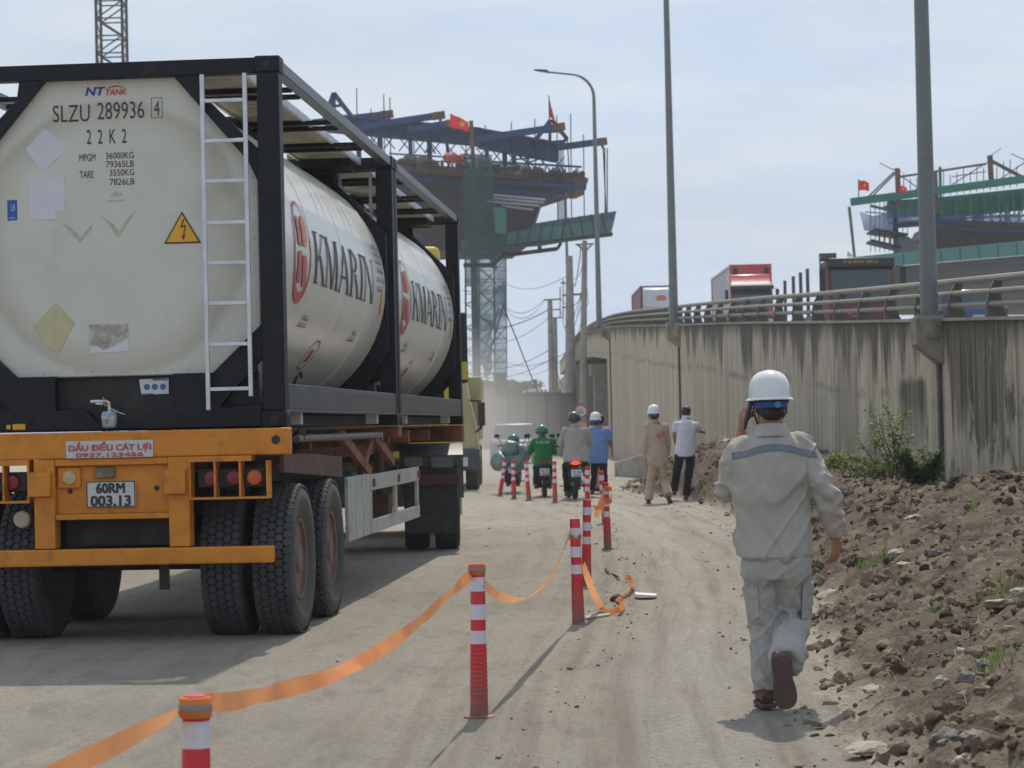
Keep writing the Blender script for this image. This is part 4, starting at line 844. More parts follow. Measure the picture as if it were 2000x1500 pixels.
def tyre_part(parent,x,y,out=1,rad=.54,wid=.29,hexes=True,z=None):
    z=rad-.012 if z is None else z
    w2=wid/2; mb=MB()
    pr=[(.28,-w2+.06),(.33,-w2+.02),(.42,-w2-.003),(.49,-w2+.005),(rad-.028,-w2+.025),(rad-.014,-w2+.045),(rad-.014,w2-.045),(rad-.028,w2-.025),(.49,w2-.005),(.42,w2+.003),(.33,w2-.02),(.28,w2-.06)]
    mb.lathe([(r*rad/.54 if r<.5 else r,h) for r,h in pr],(x,y,z),'X',72); mb.m=[0]*len(mb.f)
    nb=len(pr)-1
    for i,f in enumerate(mb.f[:nb*72]):
        if (i//72) in (4,5,6): mb.m[i]=1
    wh=obj('wheel',mb,[M['tyreside'],M['tyre']],parent,smooth=40)
    if hexes:
        mb=MB(); nr=57; r0=rad-.016; r1=rad
        cols=(-.105,-.0525,0,.0525,.105)
        for ci,cx_ in enumerate(cols):
            for k in range(nr):
                th=2*math.pi*(k+(.5 if ci%2 else 0))/nr
                vs=[]
                for rr,ss in ((r0,1.0),(r1,.88)):
                    for q in range(6):
                        a=q*math.pi/3; da=.0335*ss*math.cos(a); dx=.031*ss*math.sin(a)
                        # flatter toward the shoulder
                        ex=cx_*1.06+dx; rsh=rr-max(0,abs(ex)-.115)*.5; t2=th+ da/rad
                        vs.append((x+ex,y+rsh*math.cos(t2),z+rsh*math.sin(t2)))
                n=len(mb.v); mb.v+=[Vector(v) for v in vs]
                mb.f.append(tuple(n+6+q for q in range(6))); mb.m.append(0)
                for q in range(6): mb.f.append((n+q,n+(q+1)%6,n+6+(q+1)%6,n+6+q)); mb.m.append(0)
        obj('tread_blocks',mb,M['tread'],wh,smooth=0)
    mb=MB(); s=out
    mb.lathe([(.285*rad/.54,s*(w2-.055)),(.29*rad/.54,s*(w2-.03)),(.27*rad/.54,s*(w2-.035)),(.26*rad/.54,s*(w2-.11)),(.20,s*(w2-.16)),(.12,s*(w2-.15)),(.11,s*(w2-.06)),(.09,s*(w2-.03)),(0,s*(w2-.025))],(x,y,z),'X',40)
    for k in range(8):
        a=k*math.pi/4; mb.cyl((x+s*(w2-.16),y+.16*math.cos(a),z+.16*math.sin(a)),(x+s*(w2-.12),y+.16*math.cos(a),z+.16*math.sin(a)),.014,None,6)
    obj('rim',mb,M['rim'],wh,smooth=40)
    return wh
for y0 in (.55,1.92):
    for s in (-1,1):
        for x0 in (.72,1.085): tyre_part(tr,s*x0,y0,s,hexes=(y0<1 or x0>1) )
    mb=MB(); mb.cyl((-.6,y0,.53),(.6,y0,.53),.065); mb.seg((-.47,y0-.5,.8),(-.47,y0+.5,.8),.09,.12); mb.seg((.47,y0-.5,.8),(.47,y0+.5,.8),.09,.12); mb.box(-.55,-.4,y0-.08,y0+.08,.6,1.17); mb.box(.4,.55,y0-.08,y0+.08,.6,1.17); obj('axle',mb,M['black'],tr)
# tractor unit, turned slightly to the left of the trailer
TX=Vector((-.64,26.6,0)); taz=R(-2.5)
tw=Matrix.Translation(TX)@Matrix.Rotation(-taz,4,'Z')
def tobj(name,mb,mat,bevel=0,parent=None,smooth=35): mb.xf(tw); return obj(name,mb,mat,parent or tr,world=True,bevel=bevel,smooth=smooth)
def simple_wheel(mb,x,y,r,w): mb.lathe([(.0,-w/2+.05),(r*.55,-w/2+.04),(r*.6,-w/2),(r*.93,-w/2),(r,-w/2+.04),(r,w/2-.04),(r*.93,w/2),(r*.6,w/2),(r*.55,w/2-.04),(0,w/2-.05)],(x,y,r-.01),'X',32)
for x in (-.17,-.53,-1.95,-2.31):
    mb=MB(); simple_wheel(mb,x,0,.52,.29); tobj('wheel',mb,M['tyre'])
for x in (-.17,-2.31):
    mb=MB(); simple_wheel(mb,x,3.6,.52,.29); tobj('wheel',mb,M['tyre'])
mb=MB(); mb.box(-1.75,-1.55,-1.0,5,.85,1.05); mb.box(-.95,-.75,-1.0,5,.85,1.05); tobj('tractor_frame',mb,M['black'])
mb=MB(); 
for x0,x1 in ((-.72,.02),(-2.5,-1.76)):
    pts=[(x0,-.75,.62),(x0,-.75,1.12),(x0,-.5,1.25),(x0,.5,1.25),(x0,.75,1.0),(x0,.72,.98),(x0,.48,1.22),(x0,-.48,1.22),(x0,-.72,1.10),(x0,-.72,.62)]
    mb=MB(); mb.prism(pts,(x1-x0,0,0)); tobj('mudguard',mb,M['mudg'])
mb=MB(); mb.box(-1.7,-.8,-.3,.3,1.05,1.2); tobj('fifth_wheel',mb,M['mudg'])
mb=MB(); mb.box(-2.5,-1.76,-.82,-.79,.10,1.12); tobj('mud_flap',mb,M['flap']); mb=MB(); mb.box(-.66,-.06,-.82,-.79,.22,1.0); tobj('mud_flap',mb,M['flap'])
mb=MB(); mb.box(-.70,-.04,-.90,-.86,.78,.90); tobj('tail_lamp_bar',mb,pm('dull_red_bar',(.06,.012,.012),.5))
mb=MB(); mb.box(-.66,-.45,-.92,-.86,1.0,1.1); mb.box(-.35,-.1,-.90,-.86,.98,1.1); tobj('small_box',mb,pm('grey_box',(.12,.12,.11),.5))
mb=MB(); mb.prism([(.0,2.5,1.0),(.0,4.75,1.0),(.0,4.8,1.9),(.0,4.6,2.95),(.0,2.55,3.0)],(-2.5,0,0)); cab=tobj('cab',mb,M['yellow'],.06)
mb=MB(); mb.prism([(-.15,2.6,3.0),(-.15,4.3,3.02),(-.15,3.6,3.45),(-.15,2.65,3.85)],(-2.2,0,0)); tobj('roof_deflector',mb,M['yellow'],.08)
mb=MB(); mb.prism([(.0,3.0,1.0),(.0,4.8,1.0),(.0,4.9,.35),(.0,4.3,.35),(.0,4.15,.9),(.0,3.05,.9)],(-2.5,0,0)); mb.prism([(.03,.9,.35),(.03,2.9,.35),(.03,2.9,1.0),(.03,.9,1.0)],(-.5,0,0)); tobj('lower_cab',mb,M['dustyel'],.03)
mb=MB(); mb.box(.01,.03,3.5,4.4,1.95,2.7); tobj('side_window',mb,M['glass'],0,cab)
mb=MB(); mb.tube([(-.02,4.6,2.95),(.16,4.75,2.95),(.2,4.75,2.2),(-.02,4.6,2.15)],.018,6); tobj('mirror_arm',mb,M['black'])
mb=MB(); mb.box(.05,.23,4.62,4.74,2.05,3.05); tobj('mirror',mb,M['black'],.04)
mb=MB(); mb.box(.07,.22,4.60,4.62,2.1,2.35); tobj('mirror',mb,M['yellow'],.01)

# ================================================ BACKGROUND STRUCTURES
def bar_px(mb,x0,y0,x1,y1,wpx,Y,Y1=None,depth=None,dy=0):
    "straight member between two seen points at distance Y, wpx thick as seen"
    Y1=Y if Y1 is None else Y1; w=wpx*Y/FPX
    mb.seg(at(x0,y0,Y)+Vector((0,dy,0)),at(x1,y1,Y1)+Vector((0,dy,0)),depth or w,w,(0,0,1) if abs(x1-x0)>abs(y1-y0) else (1,0,0)); return mb
def slab_px(mb,pts,Y,depth):
    mb.prism([at(x,y,Y) for x,y in pts],(0,depth,0)); return mb
def rods(mb,L_,Y,w=.05):
    for x0,y0,x1,y1 in L_: mb.tube([at(x0,y0,Y),at(x1,y1,Y)],w,4)
    return mb
def flag(name,pts,Y,lab,star,pole=None):
    t=thing(name,at(pts[0][0],pts[0][1],Y),lab,'flag','red flags with a yellow star on the construction sites')
    P=[at(x,y,Y) for x,y in pts]; n=8; mb=MB()
    for i in range(n+1):
        a=P[0].lerp(P[1],i/n); b=P[3].lerp(P[2],i/n); dy=.18*math.sin(i*1.1)
        for k in range(5):
            q=a.lerp(b,k/4); q.y+=dy+.05*k; mb.v.append(q)
    for i in range(n):
        for k in range(4): a=i*5+k; mb.f.append((a,a+1,a+6,a+5)); mb.m.append(0)
    c=obj('flag_cloth',mb,M['flag'],t,world=True)
    if star:
        cx,cy,r=star; mb=MB(); 
        pp=[(cx+(r if k%2==0 else r*.42)*math.sin(k*math.pi/5),cy-(r if k%2==0 else r*.42)*math.cos(k*math.pi/5)) for k in range(10)]
        mb.prism([at(x,y,Y-.35) for x,y in pp],(0,.03,0)); obj('star',mb,M['amb'],c,world=True)
    if pole: mb=MB(); rods(mb,[pole],Y,.035); obj('flag_pole',mb,M['rustpost'],t,world=True)
M['flag']=leafmat('red_flag_cloth',(.55,.02,.03),(.6,.03,.03))
# ---- pier and form traveller of the new bridge, left
Y0=150
ft=thing('bridge_pier_works',at(930,900,Y0),'unfinished bridge head under blue steel girders, hung with green nets','bridge works')
mb=MB(); slab_px(mb,[(560,300),(780,322),(940,332),(1145,346),(1145,352),(1060,380),(1035,458),(1000,486),(560,492)],Y0,9); obj('box_girder',mb,M['form'],ft,world=True)
mb=MB(); slab_px(mb,[(560,296),(780,318),(1010,334),(1100,341),(1150,348),(1132,356),(1000,348),(780,334),(560,318)],Y0-.8,11); obj('top_formwork',mb,M['rustpost'],ft,world=True)
mb=MB(); slab_px(mb,[(1030,335),(1040,336),(1130,337),(1132,344),(1030,344)],Y0-1.2,4); obj('edge_form',mb,M['form'],ft,world=True)
for a in ((636,240,938,268,30),(934,270,1090,298,34)):
    mb=MB(); x0,y0,x1,y1,w_=a
    for k in range(9):
        t_=k/8; xx=x0+(x1-x0)*t_; yy=y0+(y1-y0)*t_; mb.seg(at(xx,yy-w_*.4,Y0-1.6),at(xx,yy+w_*.4,Y0-1.6),.12,.25)
    bar_px(mb,x0,y0,x1,y1,w_,Y0-1,depth=.25); bar_px(mb,x0,y0-w_*.5,x1,y1-w_*.5,4,Y0-1,depth=1.2); bar_px(mb,x0,y0+w_*.5,x1,y1+w_*.5,4,Y0-1,depth=1.2)
    obj('plate_girder',mb,M['steelblue'],ft,world=True)
for x0,y0,x1,y1,yy in ((610,240,767,222,0),(700,257,870,232,-2),(800,266,898,250,-3),(850,268,942,254,1),(930,287,1100,262,-4),(1020,290,1187,268,2)):
    mb=MB(); bar_px(mb,x0,y0,x1,y1,12,Y0,depth=.45,dy=yy); g=obj('outrigger_beam',mb,M['steelblue'],ft,world=True)
    mb=MB(); t_=24/(x1-x0); bar_px(mb,x1-24,y1+(y0-y1)*t_,x1+1,y1,13.5,Y0,depth=.55,dy=yy); bar_px(mb,x1-8,y1+5,x1-8,y1+14,5,Y0,dy=yy); obj('rusty_end',mb,M['rustpost'],g,world=True)
mb=MB()
for L_ in ((652,182,634,232,8),(652,182,690,232,9),(652,184,652,215,7),(640,208,668,206,4)): bar_px(mb,*L_,Y0-1,depth=.4)
obj('frame_peak',mb,M['steelblue'],ft,world=True)
mb=MB()
for L_ in ((1076,234,1038,284,8),(1078,234,1108,272,7),(1074,236,1074,282,6),(1058,258,1094,256,4),(1108,270,1084,292,6),(1000,286,1100,276,5)): bar_px(mb,*L_,Y0-1,depth=.4)
obj('frame_peak',mb,M['steelblue'],ft,world=True)
mb=MB(); 
for L_ in ((790,345,1145,366,8),(900,362,1104,386,8),(760,335,900,352,7)): bar_px(mb,*L_,Y0-2,depth=.4)
obj('lower_beams',mb,M['steelblue'],ft,world=True)
for x,y0,y1,w_ in ((700,262,330,9),(742,262,332,10),(800,268,330,8),(838,270,334,9),(872,272,300,6),(950,272,340,8),(985,285,345,10),(1004,290,345,8),(1030,298,330,6)):
    mb=MB(); bar_px(mb,x,y0,x+2,y1,w_,Y0,depth=.5,dy=(x%3)-1); obj('blue_support',mb,M['steelblue'],ft,world=True)
mb=MB()
for k in range(14):
    x=690+k*30; yb=252+(x-640)*.13; bar_px(mb,x,yb,x+22,yb+26,2.2,Y0-1.8,dy=-.3); bar_px(mb,x+22,yb-2,x,yb+26,2.2,Y0-1.8,dy=-.3)
for L_ in ((760,300,960,312,3),(780,312,1000,322,2.5),(960,316,1136,326,4),(1000,312,1090,304,3),(1020,322,1088,298,3),(1008,300,1030,318,3),(830,262,850,300,3),(850,262,830,300,3)): bar_px(mb,*L_,Y0-1.4)
obj('light_bracing',mb,M['steelblue'],ft,world=True)
mb=MB()
for k in range(13): bar_px(mb,1058+k*4,352+k*.6,1062+k*4,372+k*.2,1.2,Y0-1); bar_px(mb,1062+k*4,352+k*.6,1058+k*4,372+k*.2,1.2,Y0-1)
obj('lattice_bracket',mb,M['frame'],ft,world=True)
mb=MB(); rr_=random.Random(31)
for k in range(60): x=rr_.uniform(775,1140); y=318+(x-775)*.065; mb.ell(at(x,y-rr_.uniform(0,5),Y0-4),rr_.uniform(.1,.35),None,rr_.uniform(.1,.3),6,4)
obj('deck_clutter',mb,M['form'],ft,world=True)
mb=MB(); rods(mb,[(965,381,1065,390),(962,387,1062,396),(950,393,1054,402),(980,402,1042,410)],Y0-3,.07); obj('tendon_ducts',mb,M['alu'],ft,world=True)
mb=MB(); rnd=random.Random(11)
for x in (697,725,750,762,808,842,910,948,999,1045,1088,1115,1140): rods(mb,[(x-.5,{697:172,725:212,750:184,762:190,948:244,999:238,1045:232,1088:226,1115:222,1140:263}.get(x,240),x+1.5,330 if x<1080 else 442)],Y0-1.5,.035)
for x in (1088,1091,1094,1097,1100): rods(mb,[(x,290,x+3,440)],Y0-1.2,.03)
rods(mb,[(1178,286,1184,422),(1181,288,1182,424),(1186,290,1186,420),(1108,270,1112,345)],Y0-1,.04)
for k in range(26): x=rnd.uniform(1010,1130); rods(mb,[(x,rnd.uniform(322,330),x+rnd.uniform(-1,1),345)],Y0-.5,.03)
obj('hanger_rods',mb,M['frame'],ft,world=True)
mb=MB(); slab_px(mb,[(1040,437),(1076,431),(1204,412),(1196,447),(1058,470),(1010,470)],Y0-2.5,.3); obj('upper_screen',mb,pm('dark_blue_sheet',(.05,.10,.14),.8),ft,world=True)
mb=MB(); slab_px(mb,[(900,470),(1000,452),(1198,428),(1194,458),(1058,480),(905,492)],Y0-3,.15)
obj('green_screen',mb,pm('green_sheet',(.07,.20,.165),.8,var=.25,vs=.5),ft,world=True)
mb=MB()
for x in range(920,1200,22): bar_px(mb,x,490-(x-900)*.11,x+8-16*(x>1100),455-(x-900)*.14,2.5,Y0-3.2)
bar_px(mb,905,492,1196,458,4,Y0-3,depth=1.5); obj('platform_frame',mb,M['frame'],ft,world=True)
mb=MB(); bar_px(mb,985,499,1088,486,7,Y0,depth=.6); bar_px(mb,1054,470,1054,490,8,Y0); bar_px(mb,1088,487,1096,474,6,Y0); obj('under_beam',mb,M['frame'],ft,world=True)
mb=MB(); bar_px(mb,920,236,925,330,8,Y0-4); obj('rusty_post',mb,M['rustpost'],ft,world=True)
mb=MB(); bar_px(mb,923,330,933,905,14,Y0-4); obj('steel_column',mb,pm('dark_green_column',(.03,.075,.07),.7,var=.2,vs=.6),ft,world=True)
mb=MB(); slab_px(mb,[(905,300),(961,302),(965,400),(990,403),(990,490),(968,500),(972,525),(960,524),(955,505),(905,500)],Y0-5,.1); obj('green_net',mb,M['netg'],ft,world=True)
mb=MB(); slab_px(mb,[(964,405),(988,405),(990,455),(967,456)],Y0-5.4,.1); obj('green_panel',mb,pm('green_panel',(.03,.16,.10),.8),ft,world=True)
mb=MB(); slab_px(mb,[(905,514),(965,513),(967,520),(905,521)],Y0-4.5,.5); bar_px(mb,960,520,990,492,7,Y0-4.5); obj('tie_beam',mb,M['frame'],ft,world=True)
for L_,lab,cat,nm,mt in (([(866,318),(872,300),(888,294),(902,298),(908,318)],'orange tarpaulin bundle on the unfinished bridge deck','tarpaulin','tarpaulin_bundle',pm('orange_tarp',(.42,.08,.04),.7,var=.3)),
     ([(928,318),(936,306),(950,303),(962,310),(966,318)],'translucent white plastic sacks heaped on the bridge deck behind the green net','sacks','plastic_sack',pm('white_sack',(.45,.52,.55),.6)),
     ([(790,322),(796,300),(812,296),(828,304),(834,326)],'grey bundle of timber at the left of the orange tarpaulin','timber','timber_bundle',pm('timber',(.12,.10,.08),.9)),
     ([(966,330),(972,318),(990,322),(1004,316),(1040,334),(1040,340),(966,338)],'pale rubble and sandbags along the deck edge','sandbags','sandbag_pile',pm('sandbags',(.17,.16,.145),.95,var=.4,vs=1.5))):
    c=[sum(p[0] for p in L_)/len(L_),max(p[1] for p in L_)]; wpx=max(p[0] for p in L_)-min(p[0] for p in L_); hpx=c[1]-min(p[1] for p in L_)
    mb=MB(); 
    for i in range(7):
        rr=random.Random(i+int(c[0])); vs,fs=rockmesh(at(c[0]+(rr.random()-.5)*wpx*.7,c[1]-hpx*.35,Y0-4+rr.random()*2),hpx*.5*Y0/FPX*rr.uniform(.7,1.1),i+int(c[0]),2,.8,.35); mb.add(vs,fs)
    tag(obj(nm,mb,mt),lab,cat)
flag('flag',[(879,221),(915,238),(915,256),(879,247)],Y0-6,'large red flag with a yellow star beside the rusty post on the bridge head',(903,243,8))
flag('flag',[(1072,188),(1076,205),(1086,240),(1073,226)],Y0-2,'narrow drooping red flag on the blue peak of the frame',None,(1072,186,1073,245))
# scaffold stair tower with net
st=thing('scaffold_tower',at(948,905,Y0),'tall lattice scaffold stair tower wrapped in torn teal netting under the bridge head','scaffold')
mb=MB()
for x in (908,935,965,988):
    for dy in (0,3): bar_px(mb,x,490,x+3,905,1.8,Y0,dy=dy)
obj('standards',mb,M['brown'],st,world=True)
mb=MB()
for k,y in enumerate(range(500,900,23)):
    for dy in (0,3): bar_px(mb,906,y,990,y-1,1.2,Y0,dy=dy)
obj('ledgers',mb,M['brown'],st,world=True)
mb=MB()
for k,y in enumerate(range(500,860,46)):
    bar_px(mb,908,y,965,y+46,1.3,Y0); bar_px(mb,965,y,908,y+46,1.3,Y0,dy=3); bar_px(mb,935,y+23,988,y+69,1.3,Y0,dy=1); bar_px(mb,988,y,936,y+60,1.6,Y0,dy=1.5)
bar_px(mb,985,590,948,720,3,Y0); bar_px(mb,975,600,940,700,2,Y0)
obj('braces',mb,M['brown'],st,world=True)
for pts in ([(908,500),(988,500),(989,600),(965,640),(935,620),(936,560),(910,560)],[(935,620),(962,625),(962,720),(950,745),(938,700)],[(962,560),(989,556),(990,730),(964,732)]):
    mb=MB(); slab_px(mb,pts,Y0-.4,.05); obj('torn_net',mb,M['nett'],st,world=True)
mb=MB(); slab_px(mb,[(964,728),(988,728),(990,790),(964,790)],Y0-1,1); obj('dark_sheet',mb,pm('dark_sheet',(.06,.075,.08),.9),st,world=True)
mb=MB(); bar_px(mb,984,600,1050,766,2.2,90); tag(obj('guy_wire',mb,M['frame']),'dark slanting guy cable running down to the grey hoarding','cable')
# tower crane mast
Yc=160; tcn=thing('tower_crane_mast',Vector((at(218,800,Yc).x,Yc,0)),'dark lattice tower crane mast rising above the nearer tank container','crane')
c0=at(218,60,Yc); hw=.93
mb=MB()
for i in (-1,1):
    for j in (-1,1): mb.box(c0.x+i*hw-.09,c0.x+i*hw+.09,Yc+j*hw-.09,Yc+j*hw+.09,0,38)
obj('mast_legs',mb,M['frame'],tcn,world=True)
mb=MB(); z=0; k=0
while z<38:
    for j in (-1,1):
        mb.seg((c0.x-hw,Yc+j*hw,z),(c0.x+hw,Yc+j*hw,z),.09); mb.seg((c0.x-hw*(1 if k%2 else -1),Yc+j*hw,z),(c0.x+hw*(1 if k%2 else -1),Yc+j*hw,z+1.25),.09)
        mb.seg((c0.x+j*hw,Yc-hw,z),(c0.x+j*hw,Yc+hw,z),.08); mb.seg((c0.x+j*hw,Yc-hw*(1 if k%2 else -1),z),(c0.x+j*hw,Yc+hw*(1 if k%2 else -1),z+1.25),.07)
    z+=1.25; k+=1
obj('mast_bracing',mb,M['frame'],tcn,world=True)
# ---- right hand traveller and screened deck
Y1=130
rt_=thing('bridge_deck_works',at(1850,700,Y1),'green steel girders standing on a deck with a long teal screen','bridge works')
mb=MB(); slab_px(mb,[(1655,503),(2000,470),(2140,457),(2140,486),(2000,498),(1655,527)],Y1-4,.2)
sc_=obj('teal_screen',mb,pm('teal_sheet',(.09,.235,.21),.7,var=.12,vs=.4),rt_,world=True)
mb=MB()
for x in range(1690,2140,37): bar_px(mb,x,503-(x-1655)*.093+2,x+1,526-(x-1655)*.082,1.5,Y1-4.2)
obj('screen_post',mb,M['frame'],sc_,world=True)
mb=MB(); slab_px(mb,[(1660,528),(2140,487),(2140,600),(1700,600),(1660,540)],Y1-3,9); obj('deck_soffit',mb,pm('plank_formwork',(.105,.115,.105),.8,var=.3,vs=4,stretch=(.08,.08,2.5)),rt_,world=True)
for x0,y0,x1,y1,w_,d_ in ((1657,398,2140,334,14,-1),(1735,410,1840,402,34,0),(1836,408,2005,390,36,0.6),(1995,390,2140,376,40,0),(1836,384,2140,352,5,1.5),(1740,432,1840,428,5,1)):
    mb=MB(); bar_px(mb,x0,y0,x1,y1,w_,Y1,depth=.5,dy=d_)
    if w_>20:
        for k in range(7): t_=k/6; bar_px(mb,x0+(x1-x0)*t_,y0+(y1-y0)*t_-w_*.5,x0+(x1-x0)*t_,y0+(y1-y0)*t_+w_*.5,3,Y1,depth=.8)
    obj('green_girder',mb,M['steelgreen'],rt_,world=True)
for x0,y0,x1,y1,w_ in ((1749,331,1752,402,9),(1929,306,1932,360,9),(1822,336,1826,410,8),(2000,310,2002,360,8)):
    mb=MB(); bar_px(mb,x0,y0,x1,y1,w_,Y1,dy=-.6); obj('rusty_post',mb,M['rustpost'],rt_,world=True)
mb=MB(); bar_px(mb,1836,326,1837,385,5,Y1); obj('green_post',mb,M['steelgreen'],rt_,world=True)
mb=MB(); 
for L_ in ((1692,388,1746,336,3),(1697,390,1749,338,3),(1780,378,1812,352,3),(1932,312,2000,348,6),(1718,318,1745,332,1.5),(1932,306,1955,290,1.5),(1975,300,2000,312,1.5)): bar_px(mb,*L_,Y1)
obj('stay',mb,M['rustpost'],rt_,world=True)
mb=MB(); rods(mb,[(1753,346,1926,320)],Y1,.07); rods(mb,[(1755,340,1800,372),(1930,316,1860,360),(1760,336,1745,330),(2000,318,1950,352),(1860,345,1925,335)],Y1,.03)
for x in range(1765,1990,13): rods(mb,[(x,340-(x-1765)*.12+random.Random(x).uniform(-8,14),x,392-(x-1765)*.12)],Y1+1,.025)
for x in range(1700,1780,9): rods(mb,[(x,392,x+.5,492)],Y1+1,.022)
obj('rods',mb,M['brown'],rt_,world=True)
mb=MB(); rods(mb,[(1660,404,1670,502),(1657,404,1668,502)],Y1,.05); bar_px(mb,1730,402,1732,412,10,Y1); obj('hoist_cable',mb,M['polegrey'],rt_,world=True)
mb=MB()
for k in range(12):
    x=1845+k*13; bar_px(mb,x,424,x+13,404,2.2,Y1+1.2); bar_px(mb,x+13,424,x,404,1.6,Y1+1.4)
for k in range(9): bar_px(mb,1845+k*18,402,1846+k*18,432,3,Y1+1.1)
bar_px(mb,1835,428,2010,421,4,Y1+1.2); bar_px(mb,1880,416,1990,404,3,Y1+.4); bar_px(mb,1965,400,1965,445,6,Y1-.4); bar_px(mb,1700,402,1745,412,5,Y1)
obj('green_truss',mb,M['steelgreen'],rt_,world=True)
mb=MB()
for k in range(10): bar_px(mb,1835+k*17,430,1852+k*17,444,2,Y1-.8); bar_px(mb,1852+k*17,430,1835+k*17,444,2,Y1-.9)
bar_px(mb,1690,414,1745,418,2,Y1); bar_px(mb,1830,446,2000,452,4,Y1-1.2)
obj('blue_truss',mb,M['steelblue'],rt_,world=True)
for x0,y0,x1,y1,w_ in ((1747,408,1750,492,7),(1826,408,1828,432,10),(1878,400,1880,432,12),(1909,398,1911,430,18)):
    mb=MB(); bar_px(mb,x0,y0,x1,y1,w_,Y1+1,depth=.6); obj('blue_column',mb,M['steelblue'],rt_,world=True)
mb=MB(); bar_px(mb,1744,442,1800,438,8,Y1); bar_px(mb,1820,434,2010,442,8,Y1,depth=1.5); obj('blue_beam',mb,M['steelblue'],rt_,world=True)
mb=MB(); slab_px(mb,[(1822,438),(1880,432),(1900,431),(2140,445),(2140,462),(1990,468),(1828,488),(1812,460)],Y1-1,6); obj('dark_formwork',mb,M['form'],rt_,world=True)
mb=MB(); slab_px(mb,[(1756,462),(1775,462),(1798,480),(1798,492),(1756,495)],Y1-1,2); obj('grey_cover',mb,pm('grey_cover',(.14,.14,.145),.8),rt_,world=True)
mb=MB(); bar_px(mb,1700,452,1765,462,4,Y1,depth=3); bar_px(mb,1697,472,1755,486,5,Y1,depth=2)
for x in (1718,1728,1740): bar_px(mb,x,456,x-1,478,3,Y1)
obj('hanging_platform',mb,M['frame'],rt_,world=True)
for pts in ([(1679,413),(1705,422),(1743,413),(1745,458),(1716,454),(1688,450)],[(1752,412),(1800,414),(1800,432),(1752,436)],[(1840,420),(1990,418),(2010,440),(1990,465),(1900,432),(1840,430)]):
    mb=MB(); slab_px(mb,pts,Y1-.5,.05); obj('blue_net',mb,M['netb'],rt_,world=True)
mb=MB(); slab_px(mb,[(1655,490),(1668,500),(1655,502)],Y1-3,.05); obj('blue_net',mb,M['netb'],rt_,world=True)
flag('flag',[(1677,351),(1698,356),(1699,372),(1678,370)],Y1-2,'small red starred flag on a thin pole at the tip of the green girder',(1689,362,4),(1677,350,1677,400))
flag('flag',[(1757,361),(1772,366),(1773,376),(1755,376)],Y1-2,'small red starred flag between the rusty post and the lamp pole',(1764,369,3.6))

# ---- utility poles, wires, hoarding, far buildings, trees
def upole(px0,y0,px1,ybase,Y,r0,r1,lab,arms=(),lattice=False):
    a=at(px0,y0,Y); b=at(px1,ybase,Y); b.z=0
    t=thing('utility_pole',b,lab,'utility pole','utility poles beyond the riders'); mb=MB(); mb.cyl(b,a,r1,r0,10); obj('pole',mb,M['conc'] if not lattice else M['polegrey'],t,world=True)
    for (x0,yy0,x1,yy1,w_) in arms:
        mb=MB(); bar_px(mb,x0,yy0,x1,yy1,w_,Y); p=obj('cross_arm',mb,M['polegrey'],t,world=True)
    return t
upole(1142,470,1137,905,75,.085,.14,'near slender wooden coloured utility pole standing before the dark underpass',((1128,478,1142,492,3),(1156,478,1142,492,3),(1124,478,1160,476,3)))
upole(1112,500,1116,880,110,.16,.34,'thick weathered utility pole left of the underpass with tangled wires',((1095,552,1122,556,3),(1098,577,1140,574,4),(1098,600,1118,602,3),(1100,545,1100,620,2)))
upole(1074,586,1080,880,118,.13,.19,'thinner pale utility pole with insulator arms above the hoarding',((1062,586,1096,584,3),(1066,606,1094,604,2.5),(1070,622,1098,620,2.5),(1094,560,1094,620,2)))
upole(1084,622,1087,880,122,.11,.15,'pale utility pole standing close behind the pole with insulator arms')
def wire(L_,lab):
    mb=MB()
    for (x0,y0,Ya,x1,y1,Yb,sag,r) in L_:
        a=at(x0,y0,Ya);b=at(x1,y1,Yb); mb.tube([a.lerp(b,k/14)+Vector((0,0,-sag*4*(k/14)*(1-k/14))) for k in range(15)],r*.6,4)
    tag(obj('overhead_wires',mb,M['frame']),lab,'wires')
wire([(990,602,150,1062,586,118,.5,.03),(990,606,150,1062,590,118,.7,.03),(900,640,150,1066,608,118,.5,.045),(900,650,150,1070,622,118,1.0,.025),(900,705,160,1075,682,118,.8,.035),(900,722,160,1078,700,118,.8,.03),(985,706,160,1110,686,110,.5,.03),(990,712,160,1110,690,110,.9,.02),(990,555,160,1108,538,110,.5,.025),(895,565,160,990,555,150,.3,.025)],'thin black overhead wires strung left from the utility poles')
wire([(1096,584,118,1140,575,75,.4,.03),(1094,604,118,1138,560,75,.9,.02),(1085,715,118,1118,732,110,.9,.035),(1098,620,118,1118,660,110,.4,.025),(1118,540,110,1142,500,75,.4,.02),(1118,640,110,1142,520,75,.5,.02),(1118,600,110,1140,572,75,.6,.02),(1122,560,110,1135,480,75,.2,.03),(1116,690,110,1140,600,75,.3,.02),(1102,640,110,1118,596,110,.2,.02)],'tangle of black wires between the thick pole and the slender pole')
wire([(1146,560,75,1150,590,75,.1,.015),(1150,590,75,1145,600,75,.0,.015),(1146,565,75,1140,600,75,-.1,.015)],'loop of slack black wire hanging on the slender pole')
hd=thing('hoarding',at(1055,890,96),'grey green sheet metal site hoarding behind the motorbike riders','hoarding')
